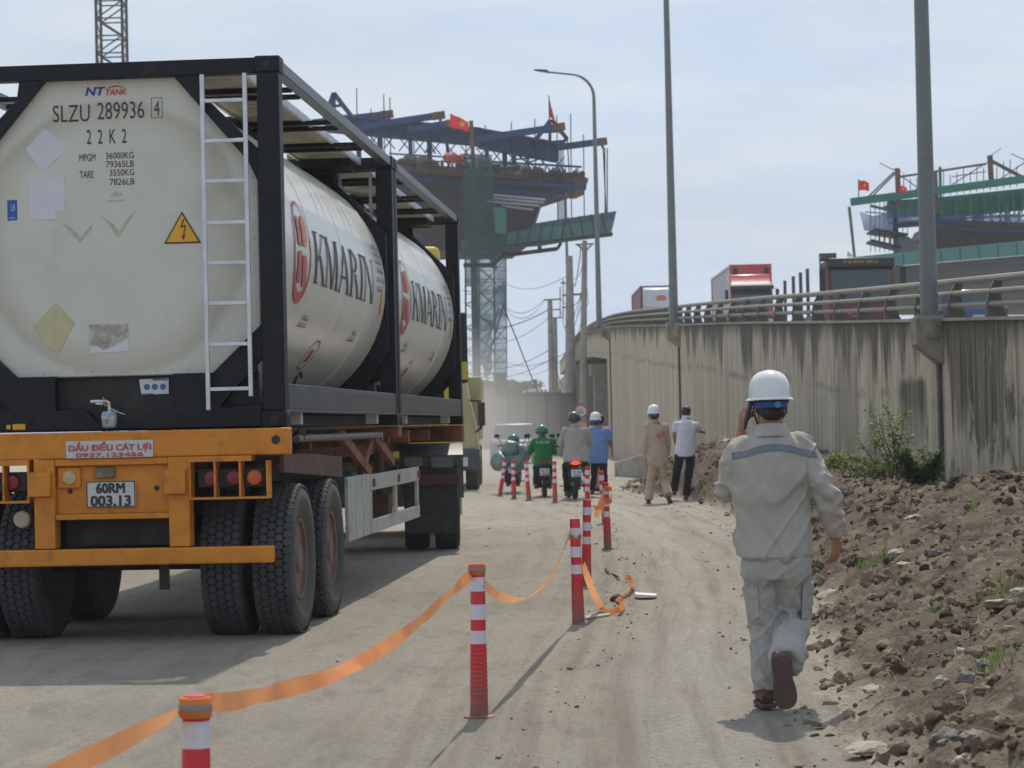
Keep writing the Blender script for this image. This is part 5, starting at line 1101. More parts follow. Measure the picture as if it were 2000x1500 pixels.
for i,(x0,x1) in enumerate(((992,1028),(1028,1066),(1066,1094),(1094,1122),(966,992))):
    a=at(x0,768,96); b=at(x1,768,96); zt=2.75+(.1 if i in(1,2) else 0); mb=MB(); mb.box(a.x+.03,b.x-.03,96,96.06,.05,zt)
    n=int((b.x-a.x)/.16)
    for k in range(n): mb.box(a.x+.06+k*.16,a.x+.12+k*.16,95.97,96,.06,zt-.02)
    obj('sheet_panel',mb,pm('hoarding_sheet_%d'%i,((.17,.185,.16),(.17,.185,.16),(.12,.135,.13),(.13,.14,.14),(.22,.23,.22))[i],.75,var=.15,vs=1,dirt=(.13,.13,.11),ds=.8,dl=(.5,.7)),hd,world=True)
mb=MB(); 
for x in (992,1028,1066,1094,1122): a=at(x,768,95.95); mb.box(a.x-.04,a.x+.04,95.85,95.95,0,2.95)
mb.box(at(966,768,96).x,at(1122,768,96).x,95.86,95.95,2.68,2.78); obj('hoarding_frame',mb,M['rail'],hd,world=True)
mb=MB(); a=at(925,760,140); b=at(966,760,140); mb.box(a.x,b.x,140,150,0,4.0); t=thing('pink_shed',Vector(((a.x+b.x)/2,145,0)),'dusty pink walled shed behind the yellow truck','shed'); obj('wall',mb,pm('pink_render',(.38,.24,.21),.9),t,world=True); mb=MB(); mb.prism([(a.x-.3,139.7,4.02),(b.x+.3,139.7,4.02),(b.x+.3,139.7,4.15),(a.x-.3,139.7,4.5)],(0,10.6,0)); obj('roof',mb,M['rustpost'],t,world=True)
mb=MB(); a=at(966,765,146); b=at(991,765,146); mb.box(a.x,b.x,146,152,0,3.4); t=thing('white_shed',Vector(((a.x+b.x)/2,149,0)),'small white and grey shed between the scaffold tower and the hoarding','shed'); obj('wall',mb,pm('white_render',(.5,.5,.5),.9,dirt=(.2,.22,.22),ds=1.2,dl=(.45,.55)),t,world=True); mb=MB(); mb.box(a.x-.2,b.x+.2,145.8,152.2,3.4,3.55); obj('roof',mb,M['rail'],t,world=True)
mb=MB(); a=at(1025,764,105); b=at(1052,763,105); mb.box(a.x,b.x,105,109,0,3.0); t=thing('site_office',Vector(((a.x+b.x)/2,107,0)),'white site cabin roof showing above the hoarding','site cabin'); obj('wall',mb,M['greypaint'],t,world=True); mb=MB(); mb.prism([(a.x-.1,104.9,3.0),(b.x+.1,104.9,3.0),(b.x+.1,104.9,3.2),(a.x-.1,104.9,3.05)],(0,4.2,0)); obj('roof',mb,M['white'],t,world=True)
def tree(c,h,w_,lab,n=1500,leaf=.3,mat='leafd',trunk=.35,seed=1,cat='tree'):
    t=thing('tree',c,lab,cat); rr=random.Random(seed); mb=MB(); mb.tube([c,c+Vector((0,0,h*.5)),c+Vector((.05*h,0,h*.8))],[h*.035,h*.025,h*.01],7)
    for i in range(6):
        a=rr.uniform(0,6.28); z=h*rr.uniform(.3,.6); mb.tube([c+Vector((0,0,z)),c+Vector((math.cos(a)*w_*.3,math.sin(a)*w_*.3,z+h*.2))],[h*.014,h*.005],5)
    obj('trunk',mb,M['bark'],t,world=True); mb=MB()
    lobes=[(Vector((rr.gauss(0,w_*.22),rr.gauss(0,w_*.22),h*rr.uniform(trunk,.9))),w_*rr.uniform(.16,.30)) for _ in range(14)]+[(Vector((0,0,h*.88)),w_*.16)]
    for i in range(n):
        lc,lr=rr.choice(lobes); d=Vector((rr.gauss(0,1),rr.gauss(0,1),rr.gauss(0,1))).normalized()*lr*rr.random()**.4
        p=c+lc+d; u=Vector((rr.gauss(0,1),rr.gauss(0,1),rr.gauss(0,1))).normalized(); v=u.orthogonal().normalized(); s=leaf*rr.uniform(.5,1)
        mb.add([p-u*s*.5,p-v*s*.25,p+u*s*.5,p+v*s*.25],[(0,1,2,3)])
    obj('crown',mb,M[mat],t,world=True)
tree(Vector((at(1018,770,200).x,200,0)),5.3,4.2,'hazy round topped tree far behind the hoarding',6000,.5,seed=4)
tree(Vector((at(984,790,155).x,155,0)),3.9,2.2,'small dark tree at the foot of the scaffold tower',2500,.35,seed=6)
tree(Vector((at(700,790,200).x,200,0)),5.5,6,'leafy tree hidden low behind the tank containers',700,.4,seed=8)

# round traffic sign by the underpass
p=at(1137,905,66); t=thing('traffic_sign',Vector((p.x,66,0)),'round red rimmed traffic sign with a smaller plate below, beside the slender pole','traffic sign')
z0=at(1137,803,66).z
mb=MB(); mb.cyl((0,0,0),(0,0,z0+.25),.03); obj('post',mb,M['polegrey'],t)
mb=MB(); mb.lathe([(.21,0),(.21,-.02),(0,-.02)],(0,-.04,z0),'Y',28); obj('sign_rim',mb,M['kred'],t); mb=MB(); mb.lathe([(.155,0),(.155,-.02),(0,-.02)],(0,-.045,z0),'Y',28); d_=obj('sign_face',mb,M['plate'],t)
mb=MB(); marks(mb,-.09,z0-.06,.09,z0+.06,lambda u,v:(u,-.07,v),.02); obj('lettering',mb,M['ink'],d_,smooth=0)
mb=MB(); mb.box(-.15,.15,-.06,-.04,z0-.75,z0-.33); obj('sub_plate',mb,pm('pink_plate',(.5,.3,.28),.6),t)

# ================================================ BOLLARDS AND TAPE
def make_bollard():
    t=thing('bollard',(0,0,0),'x','bollard','red and white striped flexible bollards along the path')
    mb=MB(); pr=[(.078,0),(.078,.012),(.046,.02),(.044,.10)]
    for i in range(12): z=.11+i*.022; pr+=[(.0435-.0004*i,z),(.0455-.0004*i,z+.006),(.0455-.0004*i,z+.013),(.0435-.0004*i,z+.019)]
    pr+=[(.038,.40),(.0365,.755),(.033,.765),(0,.767)]
    mb.lathe(pr,n=28); obj('post',mb,M['bolpost'],t)
    for z0,z1 in ((.63,.70),(.49,.565),(.36,.435)):
        mb=MB(); mb.lathe([(.0375,z0),(.0395,z0),(.0392,z1),(.037,z1)],n=28); obj('reflective_band',mb,M['refl'],t)
    return t
def bolmat():
    m=pm('bollard_red_dusty',(.60,.028,.035),.45,var=.1,vs=10); t=m.node_tree; b=t.nodes['Principled BSDF']; N=t.nodes.new; L=t.links.new
    src=b.inputs['Base Color'].links[0].from_socket; tc=N('ShaderNodeTexCoord'); sp=N('ShaderNodeSeparateXYZ'); L(tc.outputs['Object'],sp.inputs[0])
    n=N('ShaderNodeTexNoise'); n.inputs['Scale'].default_value=18; n.inputs['Detail'].default_value=6; L(tc.outputs['Object'],n.inputs[0])
    a=N('ShaderNodeMath'); a.operation='MULTIPLY_ADD'; a.inputs[1].default_value=.22; L(n.outputs[0],a.inputs[0]); L(sp.outputs[2],a.inputs[2])
    r=N('ShaderNodeMapRange'); r.inputs[1].default_value=.12; r.inputs[2].default_value=.42; r.inputs[3].default_value=.85; r.inputs[4].default_value=0; L(a.outputs[0],r.inputs[0])
    x=N('ShaderNodeMix'); x.data_type='RGBA'; L(r.outputs[0],x.inputs['Factor']); L(src,x.inputs['A']); x.inputs['B'].default_value=(.17,.12,.10,1); L(x.outputs['Result'],b.inputs['Base Color']); return m
M['bolpost']=bolmat()
# x, y of the base as seen, distance, lean (px of the top relative to the base), label
BL=[((378,1640),5.8,(-4,),'nearest bollard, its top wrapped in orange tape, cut off by the bottom edge'),
    ((936,1398),11.08,(-5,),'tall bollard standing alone with orange tape wrapped at its top'),
    ((1130,1220),16.05,(-7,),'bollard with orange tape tied below its red cap, overlapping one behind'),
    ((1145,1139),20.0,(-9,),'bollard half hidden behind the one with tape tied below its cap'),
    ((1187,1066),25.6,(-1,),'bollard with an orange tape knot hanging from it, in front of another'),
    ((1182,1022),32.0,(4,),'bollard showing its red cap above the one with the tape knot'),
    ((1147,1003),35.5,(-6,),'bollard in front of the big motorbike, under its red tail light'),
    ((1084,983),41.0,(-1,),'bollard between the green rider\'s and the grey rider\'s motorbikes'),
    ((1033,977),42.6,(-8,),'bollard leaning left beside the green rider\'s rear wheel'),
    ((1004,973),43.5,(-2,),'upright bollard in front of the bag laden motorbike'),
    ((976,966),45.4,(11,),'farthest bollard, leaning right, at the left end of the row')]
b0=make_bollard(); TOPS=[]
for i,(bp,Y,ln,lab) in enumerate(BL):
    o=b0 if i==0 else copy_tree(b0)
    p=gnd(*bp); p=at(bp[0],bp[1],Y); p.z=0
    if i==0: p=at(377,1600,Y); p.z=0.0
    o.location=p; lean=math.atan((ln[0]+R(1.3)*.765/Y*FPX)/FPX*Y/.765); o.rotation_euler=(R((3*i)%5-2)*.6,lean,R(37*i)); o['label']=lab
    TOPS.append(p+Vector((.765*math.sin(lean),0,.765)))
def ribbon(mb,pts,w_=.055,tw=None):
    n=len(pts)
    for i,p in enumerate(pts):
        a=0 if tw is None else tw[i]
        d=(pts[min(i+1,n-1)]-pts[max(i-1,0)]).normalized(); sd=d.cross(Vector((0,0,1))); sd=sd.normalized() if sd.length>.05 else Vector((1,0,0)); up=sd.cross(d).normalized()
        v=(up*math.cos(a)+sd*math.sin(a))*w_/2
        mb.v+= [p-v,p,p+v] if True else []
        mb.v[-2]=p+sd*.004*math.sin(i*1.7)
    k=len(mb.v)-3*n
    for i in range(n-1):
        for j in range(2): a=k+i*3+j; mb.f.append((a,a+1,a+4,a+3)); mb.m.append(0)
def curve_px(L_,Y0_,Y1_,n=26):
    "seen points between two distances, smoothed; distance follows perspective"
    x0,x1=L_[0][0],L_[-1][0]; P=[at(x,y,1/((1/Y0_)+(1/Y1_-1/Y0_)*(i/(len(L_)-1) if abs(x1-x0)<1 else (x-x0)/(x1-x0)))) for i,(x,y) in enumerate(L_)]
    out=[]
    for i in range(len(P)-1):
        a,b,c,d=P[max(i-1,0)],P[i],P[i+1],P[min(i+2,len(P)-1)]
        for k in range(6):
            t_=k/6; out.append(.5*((2*b)+(c-a)*t_+(2*a-5*b+4*c-d)*t_*t_+(3*b-a-3*c+d)*t_**3))
    out.append(P[-1]); return out
tp=thing('barrier_tape',at(700,1300,8)*1,'orange barrier tape strung in sagging curves between the three nearest bollards','barrier tape')
YB1=TOPS[0].y
pts=curve_px([(60,1535),(130,1500),(210,1462),(285,1425),(345,1397)],4.9,YB1,); n=len(pts)
mb=MB(); ribbon(mb,pts,.058,[.15+.9*max(0,(i/n-.6))*2 for i in range(n)]); obj('tape_span',mb,M['tape'],tp,world=True,smooth=60)
pts=curve_px([(402,1373),(470,1367),(560,1345),(650,1318),(740,1272),(815,1217),(872,1165),(918,1124)],YB1,11.05); n=len(pts)
mb=MB(); ribbon(mb,pts,.052,[-.25+.45*math.sin(i*.23)+.25*math.sin(i*.9) for i in range(n)]); obj('tape_span',mb,M['tape'],tp,world=True,smooth=60)
pts=curve_px([(946,1140),(965,1158),(985,1167),(1012,1172),(1035,1165),(1060,1145),(1085,1110),(1100,1075),(1113,1042)],11.05,16.0); n=len(pts)
mb=MB(); ribbon(mb,pts,.05,[.1+1.1*math.sin(i/n*3.14)**2 for i in range(n)]); obj('tape_span',mb,M['tape'],tp,world=True,smooth=60)
for p,z0 in ((TOPS[0],-.027),(TOPS[1],-.027),(TOPS[2],-.125)):
    mb=MB(); mb.lathe([(.041,-.028),(.043,-.024),(.0425,.02),(.040,.024)],p+Vector((0,0,z0)),'Z',24); wr=obj('tape_wrap',mb,M['tape'],tp,world=True)
    mb=MB(); mb.lathe([(.0437,-.010),(.0444,-.008),(.0444,.006),(.0437,.008)],p+Vector((0,0,z0)),'Z',24); obj('grey_stripe',mb,M['tapegrey'],wr,world=True)
# loose end trailing on the ground
def gpts(L_,z=.012): return [gnd(x,y,zz_) for x,y,zz_ in L_]
P=[at(1139,1102,16.0),at(1148,1130,16.2),at(1160,1160,16.6),gnd(1174,1186,.03),gnd(1192,1197,.02),gnd(1210,1190,.05),gnd(1219,1180,.03),gnd(1214,1172,.06),gnd(1205,1168,.02),gnd(1222,1156,.03),gnd(1236,1142,.05),gnd(1230,1128,.03),gnd(1218,1127,.06)]
sm=[]
for i in range(len(P)-1):
    for k in range(4): sm.append(P[i].lerp(P[i+1],k/4))
mb=MB(); ribbon(mb,sm,.05,[.3+.9*math.sin(i*.22) for i in range(len(sm))]); tag(obj('loose_tape',mb,M['tape'],smooth=60),'slack orange tape end trailing from the bollard and curling on the ground','tape end')
mb=MB(); ribbon(mb,[gnd(1182,1106,.02),gnd(1188,1116,.03),gnd(1198,1122,.01),gnd(1210,1127,.04)],.03,[.5,1.2,.6,.9]); tag(obj('twisted_scrap',mb,M['brown'],smooth=60),'brown twisted scrap of tape lying beyond the curled tape','scrap')
mb=MB(); mb.prism([gnd(1239,1159,.01),gnd(1284,1162,.01),gnd(1280,1166,.01),gnd(1242,1164,.01)],(0,0,.012)); tag(obj('white_stick',mb,M['white']),'thin white strip lying flat on the path right of the curled tape','strip')
mb=MB(); mb.prism([gnd(1142,1205,.01),gnd(1190,1200,.01),gnd(1192,1203,.01),gnd(1144,1210,.01)],(0,0,.012)); tag(obj('wood_sliver',mb,pm('sliver',(.36,.32,.26),.8)),'pale wood sliver on the ground behind the third bollard','wood')
vs,fs=rockmesh(gnd(1204,1168,.02),.05,55,2,.9,.3); mb=MB(); mb.add(vs,fs); tag(obj('dark_clod',mb,ROCKC[2]),'dark clod sitting in the loop of the curled tape','clod')
# knots of tape on the fifth bollard
kn=thing('knotted_tape',TOPS[4]-Vector((0,0,.3)),'crumpled orange tape knotted round the bollard with two short hanging ends','tape')
for z0 in (-.07,-.21):
    mb=MB(); mb.lathe([(.042,-.03),(.052,-.018),(.048,.0),(.054,.014),(.042,.028)],TOPS[4]+Vector((0,0,z0)),'Z',14); obj('tape_wrap',mb,M['tape'],kn,world=True)
mb=MB(); ribbon(mb,[at(1179,966,25.5),at(1174,978,25.45),at(1170,990,25.4),at(1165,992,25.4),at(1160,990,25.35)],.06,[0,.4,1,.6,.2]); ribbon(mb,[at(1170,990,25.4),at(1167,1000,25.4),at(1164,1010,25.4)],.06,[0,.5,.1]); ribbon(mb,[at(1179,975,25.5),at(1177,990,25.5),at(1176,1003,25.45)],.05,[.2,.8,.3]); obj('tape_end',mb,M['tape'],kn,world=True,smooth=60)

# ================================================ PEOPLE
def bake(mb,voxel,smooth=6,disp=None,sfac=.5):
    me=bpy.data.meshes.new('tmp'); me.from_pydata([tuple(v) for v in mb.v],[],mb.f)
    bm=bmesh.new(); bm.from_mesh(me); bmesh.ops.recalc_face_normals(bm,faces=bm.faces); bm.to_mesh(me); bm.free()
    o=bpy.data.objects.new('tmp',me); COL.objects.link(o)
    r=o.modifiers.new('r','REMESH'); r.mode='VOXEL'; r.voxel_size=voxel
    if smooth: s_=o.modifiers.new('s','SMOOTH'); s_.iterations=smooth; s_.factor=sfac
    dg=bpy.context.evaluated_depsgraph_get(); dg.update(); e=o.evaluated_get(dg); m2=bpy.data.meshes.new_from_object(e)
    out=MB(); vn=[v.normal.copy() for v in m2.vertices]
    out.v=[v.co.copy() for v in m2.vertices]; out.f=[tuple(p.vertices) for p in m2.polygons]; out.m=[0]*len(out.f)
    if disp: out.v=[v+n*disp(v) for v,n in zip(out.v,vn)]
    bpy.data.objects.remove(o); bpy.data.meshes.remove(me); bpy.data.meshes.remove(m2); return out
def folds(amp,seed,joints=(),vert=.5):
    sd=Vector((seed*1.7,seed*.9,seed*2.3))
    def ridge(q): return 1-2*abs(noise.noise(q))
    def f(p):
        big=noise.noise(Vector((p.x*5,p.y*5,p.z*3.2))+sd)
        a=ridge(Vector(((p.x+p.z*.55)*7,p.y*6,p.z*4.2))+sd)*.5; b=ridge(Vector(((p.x-p.z*.8)*11,p.y*9,p.z*6))+sd*2)*.28
        n1=noise.noise(Vector(((p.x+p.z*.5)*5.5,p.y*4,p.z*1.6))-sd); n2=noise.noise(Vector(((p.x-p.z*.9)*7,p.y*6,p.z*3))-sd*2)
        d=amp*(big*1.0+a*.5+b*.5+.8*math.exp(-(n1/.13)**2)+.5*math.exp(-(n2/.12)**2)-.5)
        for c,r in joints:
            k=max(0,1-(p-c).length/r)**.8
            if k>0:
                w=noise.noise(p*5+sd)*.05
                d+=amp*1.25*k*(ridge(Vector((p.x*6,p.y*6,(p.z+p.x*.5+w)*19))+sd)-.45)
        return d
    return f
def hand(mb,wr,d,up,curl=.5,s=1.0,spread=.012,thumb=1):
    "palm and five fingers; d: direction wrist to knuckles, up: back of the hand, thumb side = +-(d x up)"
    d=Vector(d).normalized(); up=Vector(up); up=(up-d*up.dot(d)).normalized(); sd=d.cross(up)*thumb
    wr=Vector(wr); k=wr+d*.085*s
    mb.tube([wr-d*.03*s,wr,wr+d*.045*s,k],[(.026*s,.019*s),(.028*s,.018*s),(.040*s,.015*s),(.039*s,.012*s)],12,side=sd)
    L_=(.070,.078,.073,.057); off=(.030,.010,-.011,-.030)
    for i in range(4):
        p=k-d*.01*s+sd*off[i]*s; dd=d.copy(); P=[p]; r=[.0095*s]
        for j,f in enumerate((.45,.32,.25)):
            ang=curl*(.55+.35*j+.05*i); dd=(dd*math.cos(ang)-up*math.sin(ang)).normalized(); u2=(up-dd*up.dot(dd)); up_=u2
            p=p+dd*L_[i]*f*s; P.append(p); r.append((.0088-.001*j)*s)
            up=up
        mb.tube(P,r,8); mb.ell(P[-1],r[-1]*.95,nu=8,nv=5)
    tb=wr+d*.025*s+sd*.028*s; t1=tb+(d*.6+sd*.75-up*.15).normalized()*.036*s; t2=t1+(d*.85+sd*.2-up*.45*curl).normalized()*.030*s; t3=t2+(d*.9-sd*.1-up*.6*curl).normalized()*.022*s
    mb.tube([tb-sd*.01*s,t1,t2,t3],[.013*s,.0105*s,.0095*s,.008*s],8); mb.ell(t3,.008*s,nu=8,nv=5)
def head(mb,c,yaw=0,s=1.0,tilt=0):
    "skull, jaw, nose, ears, eyes and mouth relief; faces +Y turned by yaw"
    M_=Matrix.Translation(c)@Matrix.Rotation(yaw,4,'Z')@Matrix.Rotation(tilt,4,'X')@Matrix.Scale(s,4); h=MB()
    h.ell((0,-.008,.03),.076,.096,.088,20,14); h.ell((0,.035,-.045),.056,.058,.066,16,10); h.ell((0,.05,-.085),.032,.035,.026,12,8)
    h.tube([(0,.082,.02),(0,.107,-.018),(0,.098,-.032)],[.009,.015,.011],8)
    for s_ in (-1,1):
        h.ell((s_*.076,.0,-.008),.008,.020,.030,10,8); h.ell((s_*.080,-.004,.010),.006,.017,.016,8,6); h.ell((s_*.031,.083,.022),.012,.008,.008,8,6); h.ell((s_*.03,.082,.042),.022,.012,.007,8,5)
    h.ell((0,.090,-.055),.022,.009,.006,10,6); h.ell((0,.088,-.066),.018,.010,.006,10,6)
    h.xf(M_); mb.v_off=len(mb.v); mb.add(h.v,h.f)
def torso(mb,pel,ch,nk,wp,wc,ws,dp=.11,dc=.125,side=(1,0,0),drop=0):
    pel,ch,nk=Vector(pel),Vector(ch),Vector(nk)
    up=(nk-ch)
    pts=[pel-Vector((0,0,.02+drop)),pel+Vector((0,0,.03)),pel.lerp(ch,.5),ch,ch.lerp(nk,.45),ch.lerp(nk,.72),ch.lerp(nk,.9),nk]
    mb.tube(pts,[(wp,dp),(wp,dp),((wp+wc)/2*.97,dp*1.0),(wc,dc),(ws*.97,dc*.92),(ws*.74,dc*.74),(.092,.08),(.06,.06)],20,side=side)
def limb(mb,pts,rad,n=12):
    P=[Vector(p) for p in pts]; Q=[];Rr=[]
    for i in range(len(P)-1):
        for k in range(4): t_=k/4; Q.append(P[i].lerp(P[i+1],t_)); Rr.append(rad[i]+(rad[i+1]-rad[i])*t_)
    Q.append(P[-1]);Rr.append(rad[-1]); mb.tube(Q,Rr,n)
    mb.ell(P[0],rad[0],nu=12,nv=8)
    for i in range(1,len(P)-1): mb.ell(P[i],rad[i]*.98,nu=12,nv=8)
def hard_hat(root,c,s=1.0,yaw=0,tilt=0,mat='hat',band=True,brimw=1.0):
    M_=Matrix.Translation(c)@Matrix.Rotation(yaw,4,'Z')@Matrix.Rotation(tilt,4,'X')@Matrix.Scale(s,4)
    h=MB(); n=40; prof=[(1.0,0),(.985,.03),(.955,.06),(.87,.095),(.72,.122),(.5,.139),(.25,.147),(0,.149)]
    vs=[];fs=[]
    for r,z in prof:
        for j in range(n):
            a=2*math.pi*j/n; rib=1+.012*math.exp(-((math.cos(a))/.12)**2)*(1 if z>.05 else .3); x=.106*r*math.cos(a)*rib; y=.134*r*math.sin(a)
            vs.append((x,y,z*(.97+.015*math.exp(-((x)/.018)**2))))
    for i in range(len(prof)-1):
        for j in range(n): q=(j+1)%n; fs.append((i*n+j,i*n+q,(i+1)*n+q,(i+1)*n+j))
    h.add(vs,fs); vs=[];fs=[]
    for r0,z in ((0,.004),(.006,.002),(.013,-.006),(.013,-.010),(.004,-.006),(-.006,-.002)):
        for j in range(n):
            a=2*math.pi*j/n; pk=max(0,math.sin(a))**3*.035; k=r0/.013
            vs.append(((.106+r0)*math.cos(a),(.134+r0+pk*max(0,k))*math.sin(a),z-pk*k*.2))
    for i in range(5):
        for j in range(n): q=(j+1)%n; fs.append((i*n+j,i*n+q,(i+1)*n+q,(i+1)*n+j))
    h.add(vs,fs); h.xf(M_); ht=obj('hard_hat',h,M[mat],root,world=True,smooth=60)
    if band:
        b=MB(); b.lathe([(1.0,-.048),(1.03,-.046),(1.03,-.020),(1.0,-.018)],n=28); b.v=[Vector((v.x*.082,v.y*.104-.006,v.z)) for v in b.v]; b.xf(M_); bd=obj('headband',b,M['hband'],ht,world=True)
        b=MB(); b.lathe([(.017,-.118),(.017,-.109)],(0,0,0),'Y',16); b.v=[Vector((v.x+.012,v.y-.002,v.z-.034)) for v in b.v]; b.xf(M_); obj('dial',b,M['hdial'],ht,world=True)
        b=MB(); b.lathe([(.99,-.02),(1.06,-.018),(1.08,0.0),(.99,0.0)],n=28); b.v=[Vector((v.x*.090,v.y*.112-.002,v.z)) for v in b.v]; b.xf(M_); obj('inner_band',b,M['hair'],ht,world=True)
        b=MB()
        for sx in (-1,1): b.tube([(sx*.086,-.01,-.01),(sx*.084,.0,-.07),(sx*.055,.045,-.125)],.005,6)
        b.xf(M_); obj('chin_strap',b,M['hair'],ht,world=True)
    return ht
M['hband']=pm('blue_headband',(.02,.05,.33),.5); M['hdial']=pm('teal_dial',(.03,.25,.30),.5)
def hair(root,c,s=1.0,yaw=0,cap=True,low=-.055):
    h=MB(); h.ell((0,-.014,.032),.083,.100,.094,24,16); h2=MB(); 
    M_=Matrix.Translation(c)@Matrix.Rotation(yaw,4,'Z')@Matrix.Scale(s,4)
    h.v=[v if v.y<.02 or v.z>.06 else Vector((v.x*.9,v.y*.85,v.z)) for v in h.v]
    h.ell((0,-.055,-.02),.066,.045,.045,16,10); h.xf(M_); obj('hair',h,M['hair'],root,world=True,smooth=60)
def shoe(root,heel,toe,name='shoe',mat=None,w_=.048,sole=True,up=(0,0,1),hh=.085):
    heel,toe,up=Vector(heel),Vector(toe),Vector(up); d=(toe-heel).normalized(); L_=(toe-heel).length; up=(up-d*up.dot(d)).normalized(); sd=d.cross(up)
    prof=[(0,.72),(.08,.86),(.25,.84),(.45,.78),(.62,.95),(.78,1.0),(.9,.85),(.97,.55),(1.0,.2)]
    lf=[heel+d*L_*t_-sd*w_*k for t_,k in prof]; rt=[heel+d*L_*t_+sd*w_*k for t_,k in reversed(prof)]
    mb=MB(); mb.prism([p for p in lf+rt],up*.022); so_=obj('sole',mb,M['sole'],root,world=True,bevel=.004)
    mb=MB(); c=lambda t_,h_:heel+d*L_*t_+up*(h_)
    mb.tube([c(.02,.05),c(.12,.06),c(.3,.062),c(.5,.052),c(.7,.043),c(.88,.036),c(.98,.03)],[(w_*.7,.032),(w_*.82,.045),(w_*.82,.045),(w_*.8,.035),(w_*.92,.026),(w_*.78,.02),(w_*.3,.01)],14,side=sd)
    mb.tube([c(.16,.05),c(.16,hh+.03)],[.042,.044],12); obj('shoe',mb,mat or M['shoe'],so_,world=True)
M['sole']=pm('brown_sole',(.11,.07,.058),.8,var=.2,vs=12,bump=.5,bs=60); M['shoe']=pm('tan_shoe',(.12,.055,.03),.6,var=.2,vs=12)
def cloth(name,col,var=.08,vs=6,**k): return pm(name,col,.9,var=var,vs=vs,bump=.35,bs=220,spec=.15,**k)

M['seam']=pm('seam_thread',(.24,.235,.22),.9)
# ---- the man on the phone, walking away nearest the camera
Yg=11.25; g=lambda px,py,dy=0: at(px,py,Yg+dy)
gp=gnd(1515,1375); man=thing('person',Vector((gp.x,Yg,0)),'man in pale grey workwear and hard hat walking with a phone at his ear','person')
M['gcloth']=cloth('pale_grey_cotton',(.42,.39,.345),dirt=(.33,.30,.255),ds=2.2,dl=(.5,.8)); M['gpant']=cloth('pale_grey_trousers',(.40,.38,.35),dirt=(.31,.285,.25),ds=2.5,dl=(.5,.8))
J=dict(head=g(1503,797),nk=g(1506,838),ch=g(1508,920),pel=g(1511,1075),shL=g(1444,872,.01),shR=g(1566,870,.01),elL=g(1418,958,.10),wrL=g(1449,842,.20),elR=g(1613,965,-.05),wrR=g(1632,1052,.03),
  hL=g(1482,1085),kL=g(1494,1222,.07),aL=g(1499,1348,.0),hR=g(1543,1085),kR=g(1550,1212,.10),aR=g(1536,1300,-.27))
b=MB(); torso(b,J['pel'],J['ch'],J['nk'],.145,.155,.16,.09,.10); b.tube([J['nk']+Vector((0,-.005,-.06)),J['nk']+Vector((0,0,.02)),J['head']+Vector((0,-.012,-.02))],[.066,.062,.060],16); head(b,J['head'],.12)
limb(b,[J['shL'],J['elL'],J['wrL']],[.045,.040,.028]); limb(b,[J['shR'],J['elR'],J['wrR']],[.045,.040,.028])
limb(b,[J['hL'],J['kL'],J['aL']],[.08,.055,.038]); limb(b,[J['hR'],J['kR'],J['aR']],[.08,.055,.038])
hand(b,g(1448,838,.19),g(1458,800,.12)-g(1448,838,.19),Vector((-1,-.25,-.1)),.75,1.0,thumb=-1)
hand(b,J['wrR'],Vector((.0,.05,-1)),Vector((.75,-.6,0)),.75,1.0,thumb=-1)
bb=bake(b,.0046,4); body=obj('body',bb,M['skinn'],man,world=True,smooth=80)
hair(man,J['head'],1.0,.12)
hard_hat(man,g(1503,779)+Vector((0,-.003,.0)),1.0,.12,R(-2))
c=MB(); torso(c,J['pel'],J['ch'],J['nk'],.205,.205,.195,.125,.135,drop=.0); c.tube([J['pel']+Vector((0,0,.02)),J['pel']+Vector((0,0,-.035))],[(.200,.125),(.198,.122)],20,side=(1,0,0))
limb(c,[J['shL']+Vector((.02,0,-.01)),J['shL']+Vector((-.005,0,-.06)),J['elL'],J['elL'].lerp(J['wrL'],.80)],[.078,.078,.068,.050]); limb(c,[J['shR']+Vector((-.02,0,-.01)),J['shR']+Vector((.01,0,-.06)),J['elR'],J['elR'].lerp(J['wrR'],.86)],[.078,.080,.068,.052])
c.tube([J['elR'].lerp(J['wrR'],.74),J['elR'].lerp(J['wrR'],.93)],[.058,.050],14)
for s_ in (-1,1): c.tube([J['nk']+Vector((s_*.03,0,-.055)),J[('shL','shR')[s_>0]]+Vector((-s_*.01,0,-.005))],[.045,.066],12)
cc=bake(c,.006,4,folds(.018,3,((J['elR'],.17),(J['elL'],.16),(J['shR'],.10)),.45)); jk=obj('jacket',cc,M['gcloth'],man,world=True,smooth=80)
def ringstrip(cx,y_,rx,ry,z0,z1,a0,a1,n=26,dz=lambda a:0,tilt=0):
    mb=MB()
    for r in (1.0,1.012):
        for z in (z0,z1):
            for i in range(n+1):
                a=a0+(a1-a0)*i/n; mb.v.append(Vector((cx+rx*r*math.cos(a),y_+ry*r*math.sin(a),z+dz(a))))
    m_=n+1
    for i in range(n): mb.f+=[(2*m_+i,2*m_+i+1,3*m_+i+1,3*m_+i),(i,m_+i,m_+i+1,i+1),(m_+i,3*m_+i,3*m_+i+1,m_+i+1),(i,i+1,2*m_+i+1,2*m_+i)]; mb.m+=[0]*4
    return mb
def project_on(src,mb,push,axis_pt):
    "push each vertex out from the axis until it just clears the cloth mesh"
    from mathutils.bvhtree import BVHTree
    bv=BVHTree.FromPolygons([tuple(v) for v in src.v],src.f); out=[]
    for i,v in enumerate(mb.v):
        d=Vector((v.x-axis_pt.x,v.y-axis_pt.y,0)); d.normalize(); o_=Vector((axis_pt.x,axis_pt.y,v.z))+d*.6; h=bv.ray_cast(o_,-d)
        out.append(h[0]+d*push[i] if h[0] else v)
    mb.v=out; return mb
